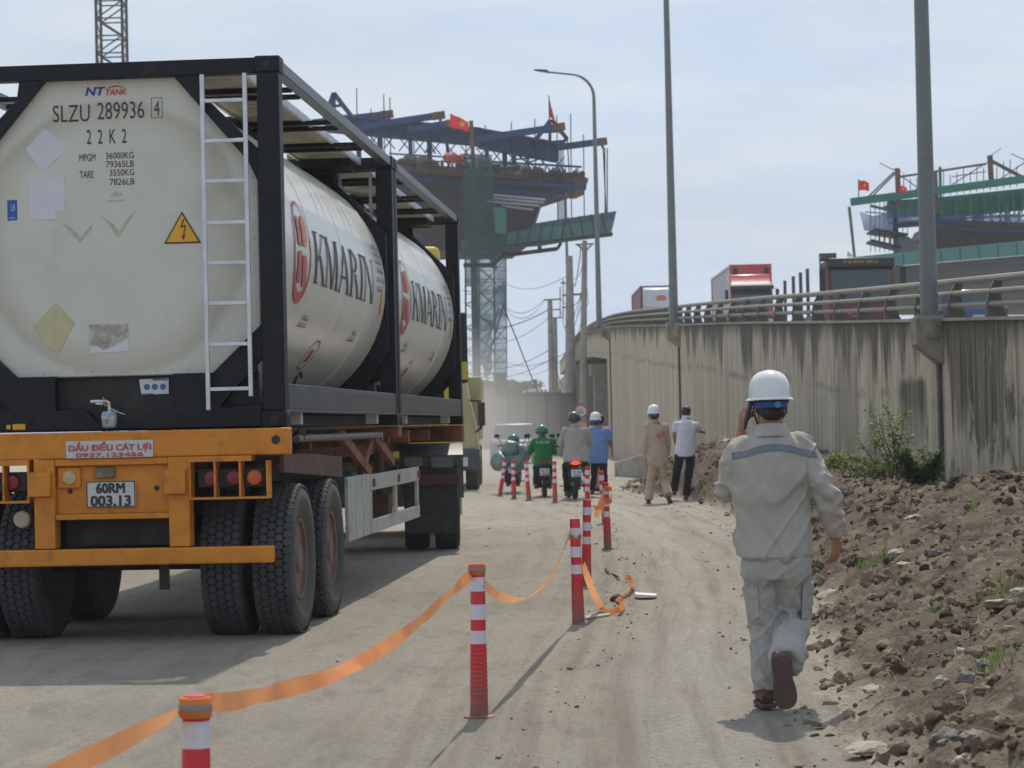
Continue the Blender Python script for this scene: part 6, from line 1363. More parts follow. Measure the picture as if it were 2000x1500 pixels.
# reflective tape across the back
zt=g(1508,873).z; a0,a1=math.pi+.38,2*math.pi-.38
st_=ringstrip(J['ch'].x,J['ch'].y,.22,.16,zt-.017,zt+.017,a0,a1,40,lambda a:-.05*abs(math.cos(a))**2.2-.0)
st_=project_on(cc,st_,[.003]*(2*41)+[.0065]*(2*41),J['ch']); obj('reflective_stripe',st_,pm('grey_reflective_tape',(.15,.17,.20),.5,var=.1),man,world=True,smooth=60)
# collar
mb=MB(); ctr=J['nk']; n=28
for r,z in ((.098,-.045),(.090,-.015),(.078,.018),(.073,.020),(.077,-.02)):
    for i in range(n): a=2*math.pi*i/n; mb.v.append(Vector((ctr.x+r*1.05*math.cos(a),ctr.y+.0+r*math.sin(a)*1.02,ctr.z+z-.012*math.sin(a)))); 
for k in range(4):
    for i in range(n): q=(i+1)%n; mb.f.append((k*n+i,k*n+q,(k+1)*n+q,(k+1)*n+i)); mb.m.append(0)
obj('collar',mb,M['gcloth'],jk,world=True,smooth=60)
mb=ringstrip(J['pel'].x,J['pel'].y,.2,.13,J['pel'].z-.034,J['pel'].z-.03,math.pi+.15,2*math.pi-.15,30); mb=project_on(cc,mb,[-.001]*62+[.0012]*62,J['pel']); obj('hem_seam',mb,M['seam'],jk,world=True)
# trousers
p_=MB(); p_.tube([J['pel']+Vector((0,0,.03)),J['pel']+Vector((0,0,-.06)),J['pel']+Vector((0,0,-.14))],[(.165,.11),(.178,.12),(.172,.115)],20,side=(1,0,0))
limb(p_,[J['hL']+Vector((0,0,-.03)),J['kL'],J['aL']+Vector((0,0,-.012))],[.100,.088,.080],14); limb(p_,[J['hR']+Vector((0,0,-.03)),J['kR'],J['aR']+Vector((0,0,.012))],[.102,.092,.080],14)
p_.ell(J['hR']+Vector((0,-.03,-.06)),.088,.085,.11); p_.ell(J['hL']+Vector((0,-.03,-.06)),.088,.085,.11)
# cargo pockets

pc=bake(p_,.006,3,folds(.015,8,((J['kL'],.17),(J['kR'],.17),(J['aL'],.13),(J['aR'],.12)),.4)); tr_=obj('trousers',pc,M['gpant'],man,world=True,smooth=80)
for sd_,a0,a1 in (('R',-1.25,.35),('L',math.pi-.35,math.pi+1.25)):
    kq=J['h'+sd_].lerp(J['k'+sd_],.66)
    for nm,z0,z1,p0,p1 in (('cargo_pocket',-.10,.075,.002,.005),('pocket_flap',.03,.082,.005,.0085)):
        mb=ringstrip(kq.x,kq.y,.1,.1,kq.z+z0,kq.z+z1,a0,a1,14); mb=project_on(pc,mb,[p0-.006]*30+[p1]*30,kq); obj(nm,mb,M['gpant'],tr_,world=True,smooth=50)
for sd_ in 'RL':
    kq=J['h'+sd_].lerp(J['k'+sd_],.35); kk=ringstrip(kq.x,kq.y,.1,.1,kq.z-.12,kq.z+.10,(-.12 if sd_=='R' else math.pi+.08),(-.08 if sd_=='R' else math.pi+.12),2); kk=project_on(pc,kk,[-.001]*6+[.0015]*6,kq); obj('side_seam',kk,M['seam'],tr_,world=True)
shoe(man,Vector((J['aL'].x,Yg-.06,.001)),Vector((J['aL'].x-.015,Yg+.19,.001)))
shoe(man,g(1526,1280,-.335),g(1537,1386,-.29),up=Vector((0,1,.08)),w_=.059)
ph=MB(); a=g(1466,790,.035); b_=g(1457,822,.10); dd=(b_-a).normalized()
ph.seg(a-dd*.03,b_+dd*.03,.012,.072,(0,1,.2)); tag(obj('mobile_phone',ph,M['black'],bevel=.004),'dark mobile phone held to the near man\'s left ear','phone')

# ---- generic smaller figures
def figure(lab,Y,J,top,bot,topcol,sleeve='long',vox=.013,skirt=.0,ws=.185,hat=None,hairy=False,dirs=None,yaw=0,shoes=True,extra=None,topname='shirt',matname=None,headtilt=0,legr=(.092,.07,.06),hatband=True):
    P={}
    for k,v in J.items(): P[k]=at(v[0],v[1],Y+(v[2] if len(v)>2 else 0))
    base=Vector((P['pel'].x,Y,0)); t=thing('person',base,lab,'person')
    b=MB(); torso(b,P['pel'],P['ch'],P['nk'],.13,.145,.15,.085,.095); b.tube([P['nk']-Vector((0,0,.06)),P['head']-Vector((0,.01,.02))],[.062,.055],12); head(b,P['head'],yaw,1,headtilt)
    for s_ in 'LR':
        limb(b,[P['sh'+s_],P['el'+s_],P['wr'+s_]],[.045,.040,.028],8); limb(b,[P['h'+s_],P['k'+s_],P['a'+s_]],[.075,.052,.038],8)
        d=(P['wr'+s_]-P['el'+s_]).normalized(); hand(b,P['wr'+s_],d,Vector((-1 if s_=='L' else 1,-.3,.2)),.5,1.12,thumb=-1)
    bb=bake(b,vox*.8,1); obj('body',bb,M['skind'],t,world=True,smooth=80)
    mt=M[topcol]; c=MB(); torso(c,P['pel'],P['ch'],P['nk']-Vector((0,0,.015)),.188+skirt,.178+skirt*.5,.17,.128,.125,drop=.06); c.tube([P['nk']-Vector((0,0,.06)),P['nk']+Vector((0,.0,.005)),P['nk']+Vector((0,.005,.035))],[.088,.074,.068],14)
    for s_ in 'LR':
        sg=-1 if s_=='L' else 1
        c.tube([P['nk']+Vector((sg*.02,0,-.055)),P['sh'+s_]+Vector((-sg*.01,0,-.01))],[.04,.06],10)
        if sleeve=='long': limb(c,[P['sh'+s_],P['el'+s_],P['el'+s_].lerp(P['wr'+s_],.9)],[.064,.060,.048],10)
        else: limb(c,[P['sh'+s_],P['sh'+s_].lerp(P['el'+s_],.72)],[.064,.066],10)
    cc=bake(c,vox,2,folds(.012,Y*3,((P['elL'],.15),(P['elR'],.15)))); tp_=obj(topname,cc,mt,t,world=True,smooth=80)
    q=MB(); q.tube([P['pel']+Vector((0,0,.02)),P['pel']-Vector((0,0,.12))],[(.155,.11),(.16,.115)],16,side=(1,0,0))
    for s_ in 'LR': limb(q,[P['h'+s_]-Vector((0,0,.03)),P['k'+s_],P['a'+s_]],[min(legr[0],.088),legr[1],legr[2]],10)
    qq=bake(q,vox,2,folds(.010,Y,((P['kL'],.15),(P['kR'],.15)))); obj('trousers',qq,M[bot],t,world=True,smooth=80)
    if shoes:
        for s_ in 'LR':
            a=P['a'+s_]; f=J.get('toe'+s_)
            if f: tt=at(f[0],f[1],Y+f[2]); hl=a+Vector((0,-.04,-.06)); up=Vector((0,1,.3)); shoe(t,hl,tt,up=up)
            else: shoe(t,Vector((a.x,a.y-.07,max(.0,a.z-.085))),Vector((a.x,a.y+.19,max(.0,a.z-.085))),hh=.06)
    if hat=='hard': hard_hat(t,P['head']+Vector((0,0,.048)),1.04,yaw,0,'hat',hatband); hair(t,P['head'],1,yaw)
    elif hat:
        h=MB(); h.ell((0,0,0),.128,.145,.135,24,14,z0=-.45); h.xf(Matrix.Translation(P['head']+Vector((0,0,.028)))); o=obj('helmet',h,M[hat],t,world=True,smooth=60)
        h=MB(); h.lathe([(.129,-.035),(.133,-.033),(.133,-.02),(.129,-.018)],n=28); h.v=[Vector((v.x,v.y*1.13,v.z)) for v in h.v]; h.xf(Matrix.Translation(P['head']+Vector((0,0,.03)))); obj('rim',h,M['black'],o,world=True)
    elif hairy: hair(t,P['head'],1.05,yaw)
    if extra: extra(t,P,cc,tp_)
    return t,P
M['beige']=cloth('beige_coverall',(.46,.355,.27),dirt=(.38,.285,.21),ds=3,dl=(.5,.7)); M['wshirt']=cloth('white_striped_shirt',(.66,.66,.72)); M['bpant']=cloth('black_trousers',(.014,.014,.018))
M['lblue']=cloth('light_blue_shirt',(.17,.28,.54)); M['navy']=cloth('navy_trousers',(.02,.025,.045)); M['gjack']=cloth('grey_jacket',(.36,.345,.33)); M['green']=cloth('green_jacket',(.02,.17,.05))
M['orbeige']=cloth('tan_orange_shirt',(.55,.33,.16)); M['hgreen']=pm('green_helmet',(.01,.13,.06),.25,coat=.5); M['hblack']=pm('dark_green_helmet',(.012,.03,.025),.25,coat=.5); M['greyhelm']=M['hgreen']
# pinstripe on the white shirt
def stripes(m,col,freq):
    t=m.node_tree; b=t.nodes['Principled BSDF']; N=t.nodes.new; L=t.links.new; src=b.inputs['Base Color'].links[0].from_socket
    tc=N('ShaderNodeTexCoord'); w_=N('ShaderNodeTexWave'); w_.inputs['Scale'].default_value=freq; L(tc.outputs['Object'],w_.inputs[0]); r=N('ShaderNodeMapRange'); r.inputs[1].default_value=.55; r.inputs[2].default_value=.9; r.inputs[4].default_value=.55; L(w_.outputs['Fac'],r.inputs[0])
    x=N('ShaderNodeMix'); x.data_type='RGBA'; L(r.outputs[0],x.inputs['Factor']); L(src,x.inputs['A']); x.inputs['B'].default_value=col+(1,); L(x.outputs['Result'],b.inputs['Base Color'])
stripes(M['wshirt'],(.30,.31,.40),9)
def redmark(t,P,cc,tp_):
    mb=MB(); cx=P['ch'].x+.055; z=P['ch'].z+.0
    marks(mb,cx-.05,z-.02,cx+.05,z+.08,lambda u,v:(u,0,v),3); marks(mb,cx-.05,z-.06,cx+.05,z-.03,lambda u,v:(u,0,v),4)
    mb.v=[Vector((v.x,P['ch'].y,v.z)) for v in mb.v]
    from mathutils.bvhtree import BVHTree
    bv=BVHTree.FromPolygons([tuple(v) for v in cc.v],cc.f)
    mb.v=[(bv.ray_cast(v+Vector((0,-1,0)),Vector((0,1,0)))[0] or v)+Vector((0,-.006,0)) for v in mb.v]
    obj('back_print',mb,M['kred'],tp_,world=True,smooth=0)
figure('man in beige coveralls and white hard hat walking beside the white shirt man',39.3,dict(head=(1277,812),nk=(1279,823),ch=(1281,850),pel=(1284,898),shL=(1264,834),shR=(1299,833),elL=(1260,868,-.05),wrL=(1262,897,.05),elR=(1304,865,.1),wrR=(1304,890,.25),
  hL=(1276,902),kL=(1270,940,.05),aL=(1267,976,.0),hR=(1292,902),kR=(1297,938,.12),aR=(1306,968,-.2),toeR=(1311,986,-.15)),'beige','beige','beige',hat='hard',extra=redmark,topname='coverall_top',legr=(.098,.08,.078))
figure('bareheaded man in white striped shirt and black trousers looking down',40.6,dict(head=(1340,806,.10),nk=(1340,816,.03),ch=(1340,838),pel=(1338,883),shL=(1322,829),shR=(1358,830),elL=(1317,850,.0),wrL=(1318,862,.22),elR=(1366,842,.12),wrR=(1373,843,.30),
  hL=(1327,888),kL=(1321,928,.05),aL=(1317,958,.25),hR=(1349,888),kR=(1345,930,.02),aR=(1340,968,0)),'wshirt','bpant','wshirt',sleeve='short',hairy=True,headtilt=-.5,legr=(.098,.074,.062))
figure('man in light blue shirt, dark trousers and white hard hat walking behind the grey rider',44,dict(head=(1163,824),nk=(1166,834),ch=(1169,855),pel=(1169,897),shL=(1155,841),shR=(1186,841),elL=(1152,868,.05),wrL=(1158,888,.2),elR=(1192,866,.05),wrR=(1195,876,.22),
  hL=(1161,900),kL=(1160,932,.05),aL=(1157,958,.1),hR=(1178,900),kR=(1180,932,.1),aR=(1180,958,.25)),'lblue','navy','lblue',sleeve='short',hat='hard')
figure('person in tan orange shirt mostly hidden in front of the blue shirt man',46.2,dict(head=(1172,822),nk=(1170,832),ch=(1168,855),pel=(1168,894),shL=(1154,838),shR=(1184,838),elL=(1156,862,.1),wrL=(1160,880,.2),elR=(1184,862,.1),wrR=(1182,880,.2),
  hL=(1162,896),kL=(1164,926),aL=(1165,952),hR=(1173,896),kR=(1171,926,.1),aR=(1170,952,.1)),'orbeige','orbeige','orbeige',hairy=True)
def green_print(t,P,cc,tp_):
    from mathutils.bvhtree import BVHTree
    bv=BVHTree.FromPolygons([tuple(v) for v in cc.v],cc.f); mb=MB(); z=P['nk'].z-.11; cx=P['ch'].x
    marks(mb,cx-.12,z-.02,cx+.12,z+.03,lambda u,v:(u,P['ch'].y,v)); mb.v=[(bv.ray_cast(v+Vector((0,-1,0)),Vector((0,1,0)))[0] or v)+Vector((0,-.008,0)) for v in mb.v]; obj('back_print',mb,M['white'],tp_,world=True,smooth=0)
ga,Pg=figure('rider in green jacket and green helmet on the middle motorbike',44.2,dict(head=(1058,845,.05),nk=(1059,853),ch=(1060,870),pel=(1061,902),shL=(1043,862),shR=(1077,862),elL=(1035,884,.15),wrL=(1040,876,.45),elR=(1083,884,.15),wrR=(1078,876,.45),
  hL=(1053,906,.05),kL=(1048,912,.45),aL=(1047,946,.30),hR=(1069,906,.05),kR=(1073,912,.45),aR=(1074,946,.30)),'green','navy','green',hat='hgreen',extra=green_print,topname='jacket')
gb,Pb=figure('rider in grey jacket and dark helmet on the rightmost motorbike',42.5,dict(head=(1121,820,.05),nk=(1122,831),ch=(1124,852),pel=(1126,893),shL=(1103,841),shR=(1144,841),elL=(1095,868,.15),wrL=(1100,866,.45),elR=(1153,868,.15),wrR=(1150,864,.45),
  hL=(1115,898,.05),kL=(1104,910,.42),aL=(1107,960,.25),hR=(1136,898,.05),kR=(1146,910,.42),aR=(1144,952,.30)),'gjack','bpant','gjack',hat='hblack',topname='jacket',skirt=.07)
gc,Pc=figure('rider with green helmet hunched behind the heap of grey green bags',48.0,dict(head=(1003,862,.05),nk=(1003,870),ch=(1002,882,-.02),pel=(1002,906,-.1),shL=(990,876),shR=(1016,876),elL=(986,892,.15),wrL=(990,888,.45),elR=(1020,892,.15),wrR=(1016,888,.45),
  hL=(996,910),kL=(990,916,.42),aL=(992,942,.25),hR=(1009,910),kR=(1013,916,.42),aR=(1012,942,.25)),'gjack','navy','gjack',hat='hgreen',topname='jacket')

# ---- motorbikes seen from behind
def motorbike(lab,X,Y,s=1.0,az_=0,col='hblack',tail=1.0,big=False):
    t=thing('motorbike',(X,Y,0),lab,'motorbike','motorbikes riding away beside the bollards',az_)
    def wheel(y,r=.29):
        mb=MB(); mb.lathe([(r-.10,-.03),(r-.03,-.045),(r,-.022),(r,.022),(r-.03,.045),(r-.10,.03),(r-.10,-.03)],(0,y,r-.005),'X',28); w_=obj('wheel',mb,M['tyre'],t)
        mb=MB(); mb.lathe([(r-.095,-.02),(r-.085,0),(r-.095,.02)],(0,y,r-.005),'X',28); mb.cyl((-.06,y,r),(.06,y,r),.04)
        for k in range(5): a=k*1.257; mb.seg((0,y,r),(0,y+(r-.1)*math.cos(a),r+(r-.1)*math.sin(a)),.025)
        obj('rim',mb,M['alu'],w_)
    wheel(0); wheel(1.25)
    mb=MB(); mb.tube([(0,-.22,.66),(0,0,.74),(0,.45,.76),(0,.75,.62)],[(.09,.05),(.12,.09),(.11,.11),(.07,.12)],12,side=(1,0,0)); mb.tube([(0,.6,.35),(0,.95,.5),(0,1.05,.9)],[(.11,.07),(.12,.09),(.09,.05)],12,side=(1,0,0)); obj('body_panels',mb,M[col],t,smooth=60)
    mb=MB(); mb.tube([(0,-.18,.80),(0,.15,.82),(0,.6,.77)],[(.10,.03),(.13,.04),(.10,.03)],12,side=(1,0,0)); obj('seat',mb,M['black'],t)
    mb=MB(); mb.tube([(0,.28,.42),(0,.0,.64),(0,-.2,.62),(0,-.33,.38)],[(.07,.01),(.075,.012),(.075,.012),(.07,.01)],10,side=(1,0,0)); obj('mudguard',mb,M['black'],t)
    mb=MB(); mb.tube([(0,-.26,.70),(0,-.28,.70)],[(.09,.035),(.07,.028)],12,side=(1,0,0)); obj('tail_lamp',mb,M['lamp_on'] if tail>1 else M['redlens'],t)
    mb=MB()
    for sx in (-1,1): mb.ell((sx*.11,-.24,.69),.02,.03,.02,8,6)
    obj('indicator',mb,M['oralens'],t)
    mb=MB(); mb.box(-.095,.095,-.345,-.335,.44,.58); pl=obj('number_plate',mb,M['white'],t); mb=MB(); marks(mb,-.05,.515,.05,.57,lambda u,v:(u,-.348,v)); marks(mb,-.08,.45,.08,.505,lambda u,v:(u,-.348,v),2); obj('lettering',mb,M['ink'],pl,smooth=0)
    mb=MB(); mb.tube([(.13,-.1,.33),(.14,-.32,.40)],[.05,.045],12); mb.tube([(.10,.5,.2),(.13,.1,.25),(.13,-.1,.33)],.02,8); obj('exhaust',mb,M['alu'] if big else M['rail'],t)
    mb=MB(); mb.tube([(0,1.25,.3),(0,1.12,.75),(0,1.02,1.0)],.03,8); mb.tube([(-.32,.85,1.0),(-.15,1.0,1.02),(.15,1.0,1.02),(.32,.85,1.0)],.014,8); obj('handlebar',mb,M['black'],t)
    for sx in (-1,1):
        mb=MB(); mb.tube([(sx*.22,.92,1.0),(sx*.30,.95,1.18)],.007,6); mb.ell((sx*.33,.95,1.22),.06,.012,.04,12,8); obj('mirror',mb,M['black'],t)
    mb=MB(); 
    for sx in (-1,1): mb.seg((sx*.08,-.05,.28),(sx*.07,.35,.3),.03); mb.tube([(sx*.09,-.02,.3),(sx*.12,-.1,.62)],.022,8)
    mb.box(-.14,.14,.3,.6,.18,.42); mb.cyl((-.24,.45,.25),(.24,.45,.25),.012); obj('engine',mb,M['black'],t)
    return t
m_=bpy.data.materials.new('lit_tail_lamp'); m_.use_nodes=True; q_=m_.node_tree.nodes['Principled BSDF']; q_.inputs['Base Color'].default_value=(.8,.02,.02,1); q_.inputs['Emission Color'].default_value=(1,.06,.04,1); q_.inputs['Emission Strength'].default_value=1.6; M['lamp_on']=m_
p=gnd(1063,968); motorbike('black motorbike under the rider in green jacket',p.x,44.3,col='hblack')
p=gnd(1122,974); motorbike('black motorbike with lit red tail lamp under the rider in grey jacket',p.x,42.6,az_=R(4),col='black',tail=2,big=True)
p=gnd(1003,962); bk=motorbike('motorbike with lit tail lamp almost buried under grey green bags',p.x,47.2,col='black',tail=2)
M['bag']=pm('grey_green_plastic',(.13,.20,.19),.35,var=.2,vs=4,dirt=(.07,.10,.10),ds=3,dl=(.45,.65),bump=.6,bs=8)
for px,py,sz,dy,lb in ((978,900,.30,-.1,'large grey green sack hanging low on the left of the laden motorbike'),(997,878,.25,-.15,'grey green sack on top at the middle of the laden motorbike'),(1021,885,.25,-.1,'grey green sack on the right side of the laden motorbike'),(1004,903,.24,-.2,'grey green sack at the bottom centre above the tail lamp')):
    vs,fs=rockmesh(at(px,py,47.2+dy),sz,int(px),3,1.0,.28); mb=MB(); mb.add(vs,fs); tag(obj('cargo_bag',mb,M['bag'],smooth=70),lb,'bag','bags piled on the laden motorbike')

# ================================================ OTHER VEHICLES
def deckz(Y,X): return wall_z(Y)-.35-.03*(X-wall_x(Y)-.4)
def cabfront(name,lab,xc,Y,z,w_,h,bodycol,parts):
    t=thing(name,(xc,Y,z),lab,'truck','trucks driving on the overpass ramp'); hw=w_/2
    mb=MB(); mb.prism([(-hw,0,.55),(-hw,-.08,1.2),(-hw,.05,h*.62),(-hw,.28,h),(-hw,2.1,h),(-hw,2.1,.55)],(w_,0,0)); cab=obj('cab',mb,M[bodycol],t,bevel=.08)
    mb=MB(); mb.prism([(-hw+.12,-.085,1.45),(-hw+.12,.225,h-.16),(hw-.12,.225,h-.16),(hw-.12,-.085,1.45)],(0,-.02,0)); ws_=obj('windscreen',mb,M['glass'],t)
    mb=MB(); mb.box(-hw,hw,-.25,.1,.32,.85); obj('bumper',mb,M['black'],t,bevel=.04)
    mb=MB(); mb.box(-hw*.7,hw*.7,-.13,-.08,.95,1.3); obj('grille',mb,M['black'],t)
    for s_ in (-1,1):
        mb=MB(); mb.box(s_*hw*.8-.16,s_*hw*.8+.16,-.28,-.24,.5,.72); obj('headlight',mb,M['plate'],t,bevel=.02)
        mb=MB(); mb.tube([(s_*hw,.1,h-.3),(s_*(hw+.22),-.15,h-.3),(s_*(hw+.22),-.15,h-1.1),(s_*hw,.1,h-1.2)],.02,6); mb.box(s_*(hw+.22)-.1,s_*(hw+.22)+.1,-.2,-.12,h-1.15,h-.35); obj('mirror',mb,M['black'],t,bevel=.02)
        for y_ in (1.1,):
            mb=MB(); simple_wheel(mb,s_*(hw-.18),y_,.5,.28); obj('wheel',mb,M['tyre'],t)
    parts(t,hw,h,cab,ws_); return t
def trailer(t,hw,h,ctr_col,length,ctop,y0=2.6,side=None,front=None):
    mb=MB(); mb.box(-hw+.1,hw-.1,y0,y0+length,1.0,1.25); obj('trailer_frame',mb,M['rust'],t)
    for y_ in (y0+length-1.2,y0+length-2.5,y0+.8):
        for s_ in (-1,1): mb=MB(); simple_wheel(mb,s_*(hw-.2),y_,.5,.3); obj('wheel',mb,M['tyre'],t)
# white truck with a maroon container
def whitep(t,hw,h,cab,ws_):
    mb=MB(); mb.prism([(-hw+.1,.25,h+.005),(-hw+.1,.8,h+1.4),(-hw+.1,2.0,h+1.6),(-hw+.1,2.0,h+.005)],(2*hw-.2,0,0)); f=obj('roof_fairing',mb,M['whitepaint'],t,bevel=.1)
    mb=MB(); n=24; mb.prism([(.1+.38*math.cos(2*math.pi*k/n),.45+.0,h+.72+.22*math.sin(2*math.pi*k/n)) for k in range(n)],(0,.12,0)); obj('oval_emblem',mb,M['kora'],f)
    trailer(t,hw,h,None,12.2,0)
M['whitepaint']=pm('white_truck_paint',(.66,.68,.69),.3,var=.04,coat=.3); M['redtruck']=pm('red_truck_paint',(.48,.03,.035),.3,var=.06,coat=.3); M['maroon']=pm('maroon_container_paint',(.15,.05,.045),.6,var=.15,vs=1)
Yw=161; xw=at(1290,600,Yw).x; zw=7.0
cabfront('truck','white lorry with tall roof fairing and orange oval emblem, on the ramp',xw,Yw,zw,2.5,2.7,'whitepaint',whitep)
def boxcont(name,lab,x0,x1,y0,y1,z0,z1,mfront,mside,grp='containers on lorries on the ramp'):
    t=thing(name,((x0+x1)/2,y0,z0),lab,'container',grp); xm=(x0+x1)/2
    mb=MB(); mb.box(x0-xm+.06,x1-xm-.06,.06,y1-y0-.05,.0,z1-z0-.02); obj('body',mb,mside,t)
    mb=MB(); mb.box(x0-xm+.12,x1-xm-.12,.02,.055,.1,z1-z0-.12); 
    k=int((x1-x0-.3)/.25)
    for i in range(k): mb.box(x0-xm+.16+i*.25,x0-xm+.26+i*.25,-.005,.018,.15,z1-z0-.2)
    obj('front_wall',mb,mfront,t)
    mb=MB()
    for xx in (x0-xm,x1-xm-.12):
        for yy in (0,y1-y0-.12): mb.box(xx,xx+.12,yy,yy+.12,0,z1-z0)
        mb.box(xx,xx+.12,.12,y1-y0-.12,z1-z0-.12,z1-z0+.0)
    mb.box(x0-xm+.12,x1-xm-.12,0,.1,z1-z0-.12,z1-z0); obj('frame',mb,mfront,t)
    return t
x0=at(1262,560,Yw+2.8).x-1.22
boxcont('shipping_container','maroon shipping container on the white lorry',xw-1.28,xw+1.2,Yw+2.6,Yw+14.8,zw+1.3,11.45,M['maroon'],M['maroon'])
# red truck
Yr=127; xr_=at(1468,560,Yr).x; zr=6.45
def redp(t,hw,h,cab,ws_):
    mb=MB(); mb.prism([(-hw+.05,.3,h+.005),(-hw+.05,.8,h+.35),(-hw+.05,1.0,h+.6),(-hw+.05,2.0,h+.65),(-hw+.05,2.0,h+.005)],(2*hw-.1,0,0)); f=obj('roof_fairing',mb,M['redtruck'],t,bevel=.08)
    mb=MB(); mb.prism([(-hw+.0,-.35,h-.12),(-hw,.3,h+.05),(-hw,.3,h-.0),(-hw,-.35,h-.32)],(2*hw,0,0)); obj('sun_visor',mb,M['black'],t)
    mb=MB(); marks(mb,-.5,h+.12,.3,h+.25,lambda u,v:(u,.32+(v-h)*.9,v)); mb.v=[v+Vector((0,-.08,0)) for v in mb.v]; obj('lettering',mb,M['white'],f,smooth=0)
    for s_ in (-.55,.35):
        mb=MB(); mb.ell((s_,.6,h-.42-.35),.16,.12,.14,12,8); obj('white_reflection_cap',mb,M['white'],t) if 0 else None
    trailer(t,hw,h,None,12.2,0)
cabfront('truck','red lorry with black sun visor and green tinted windscreen, on the ramp',xr_,Yr,zr,2.45,2.75,'redtruck',redp)
sidew=pm('reefer_side_white',(.50,.50,.52),.5,var=.08,vs=1,dirt=(.42,.22,.22),ds=.45,dl=(.6,.75))
xl=at(1426,560,Yr+2.7).x
rc=boxcont('shipping_container','red fronted container with pale grey sides on the red lorry',xl,xl+2.44,Yr+2.7,Yr+14.9,zr+1.35,10.5,M['redtruck'],sidew)
mb=MB()
for s_ in (-1,1): mb.box(s_*.9-.14,s_*.9+.14,-.03,.0,1.9,2.5)
obj('vent',mb,M['black'],rc)
# dark topped lorry nearer, hauling an empty stake trailer
Yd=77; xd=at(1684,560,Yd).x; zd=4.0
def darkp(t,hw,h,cab,ws_):
    mb=MB(); mb.box(-hw+.02,hw-.02,-.02,.3,h-.32,h+.02); f=obj('roof_band',mb,pm('dark_roof_band',(.02,.02,.025),.4),t,bevel=.05)
    mb=MB(); marks(mb,-.62,h-.16,.62,h-.06,lambda u,v:(u,-.025,v)); obj('lettering',mb,M['amb'],f,smooth=0)
    mb=MB(); mb.prism([(-.75,.16,1.65),(-.75,.20,2.2),(.3,.20,2.2),(.3,.16,1.65)],(0,.02,0)); mb.v=[v+Vector((0,-.16,0)) for v in mb.v]; obj('sky_reflection_sticker',mb,M['white'],ws_) if 0 else None
    mb=MB(); mb.box(-hw-.02,hw+.02,-.16,-.09,.6,1.3); obj('red_front',mb,pm('maroon_front',(.20,.02,.03),.4,dirt=(.4,.3,.3),ds=3,dl=(.6,.7)),t,bevel=.03)
    mb=MB(); mb.box(-.25,.3,-.3,-.25,.5,.65); obj('yellow_plate',mb,M['amb'],t)
    mb=MB(); mb.box(-hw-.22,-hw+.35,.25,.6,h-.05,h+.22); mb.tube([(-hw-.1,.3,h+.1),(-hw-.28,-.1,h+.0),(-hw-.28,-.1,h-.5)],.03,6); obj('air_horn_box',mb,M['rail'],t,bevel=.06)
    mb=MB(); mb.box(-hw+.1,hw-.1,2.8,15,1.0,1.25); obj('trailer_frame',mb,M['rail'],t)
    for y_ in (6.3,8.3,10.5,13.2):
        for s_ in (-1,1): mb=MB(); mb.box(s_*(hw-.14)-.06,s_*(hw-.14)+.06,y_,y_+.1,1.25,3.05); obj('stake',mb,M['stake'],t)
    for y_ in (12,13.3):
        for s_ in (-1,1): mb=MB(); simple_wheel(mb,s_*(hw-.2),y_,.5,.3); obj('wheel',mb,M['tyre'],t)
M['stake']=pm('teal_stake',(.05,.09,.11),.6,dirt=(.12,.04,.04),ds=2)
cabfront('truck','lorry with dark roof band and wide dark windscreen, nearest on the ramp',xd,Yd,zd,2.35,2.95,'maroon',darkp)
# blue car on the ramp and pickup near the riders
def car(name,lab,X,Y,Z,col,az_=0,cat='car',L_=4.3,W=1.75,H_=1.45,group=None):
    t=thing(name,(X,Y,Z),lab,cat,group,az_); hw=W/2
    mb=MB(); mb.prism([(-hw,-L_/2,.35),(-hw,-L_/2+.05,.85),(-hw,-L_/2+.4,.95),(-hw,L_/2-1.2,.95),(-hw,L_/2-.1,.75),(-hw,L_/2,.35)],(W,0,0)); obj('body',mb,M[col],t,bevel=.1)
    mb=MB(); mb.prism([(-hw+.12,-L_/2+.35,.94),(-hw+.2,-L_/2+.75,H_),(-hw+.2,L_/2-2.1,H_),(-hw+.12,L_/2-1.3,.94)],(W-.28,0,0)); cb=obj('cabin',mb,M[col],t,bevel=.08)
    mb=MB(); mb.prism([(-hw+.22,-L_/2+.42,1.0),(-hw+.28,-L_/2+.68,H_-.08),(hw-.28,-L_/2+.68,H_-.08),(hw-.22,-L_/2+.42,1.0)],(0,-.03,.01)); obj('rear_window',mb,M['glass'],cb)
    mb=MB(); mb.prism([(-hw+.22,L_/2-1.36,1.0),(-hw+.28,L_/2-2.0,H_-.08),(hw-.28,L_/2-2.0,H_-.08),(hw-.22,L_/2-1.36,1.0)],(0,.04,.02)); obj('windscreen',mb,M['glass'],cb)
    for s_ in (-1,1):
        mb=MB(); mb.box(s_*hw*.8-.15,s_*hw*.8+.15,-L_/2-.01,-L_/2+.06,.66,.8); obj('tail_lamp',mb,M['redlens'],t,bevel=.01)
        for y_ in (-L_/2+.85,L_/2-.8): mb=MB(); simple_wheel(mb,s_*(hw-.1),y_,.32,.2); obj('wheel',mb,M['tyre'],t)
    mb=MB(); mb.box(-.25,.25,-L_/2-.02,-L_/2,.5,.62); obj('number_plate',mb,M['plate'],t)
    mb=MB(); mb.box(-hw+.02,hw-.02,-L_/2-.04,-L_/2+.1,.3,.48); obj('bumper',mb,M['black'],t,bevel=.03)
    return t
M['bluecar']=pm('dark_blue_car_paint',(.02,.045,.15),.25,coat=.5); M['violet']=pm('grey_violet_paint',(.07,.08,.18),.4,var=.1,dirt=(.14,.13,.17),ds=2,dl=(.5,.7))
X_=at(1887,600,70).x; car('car','dark blue car half hidden behind the railing right of the lamp pole',X_,70,deckz(70,X_)+.05,'bluecar')
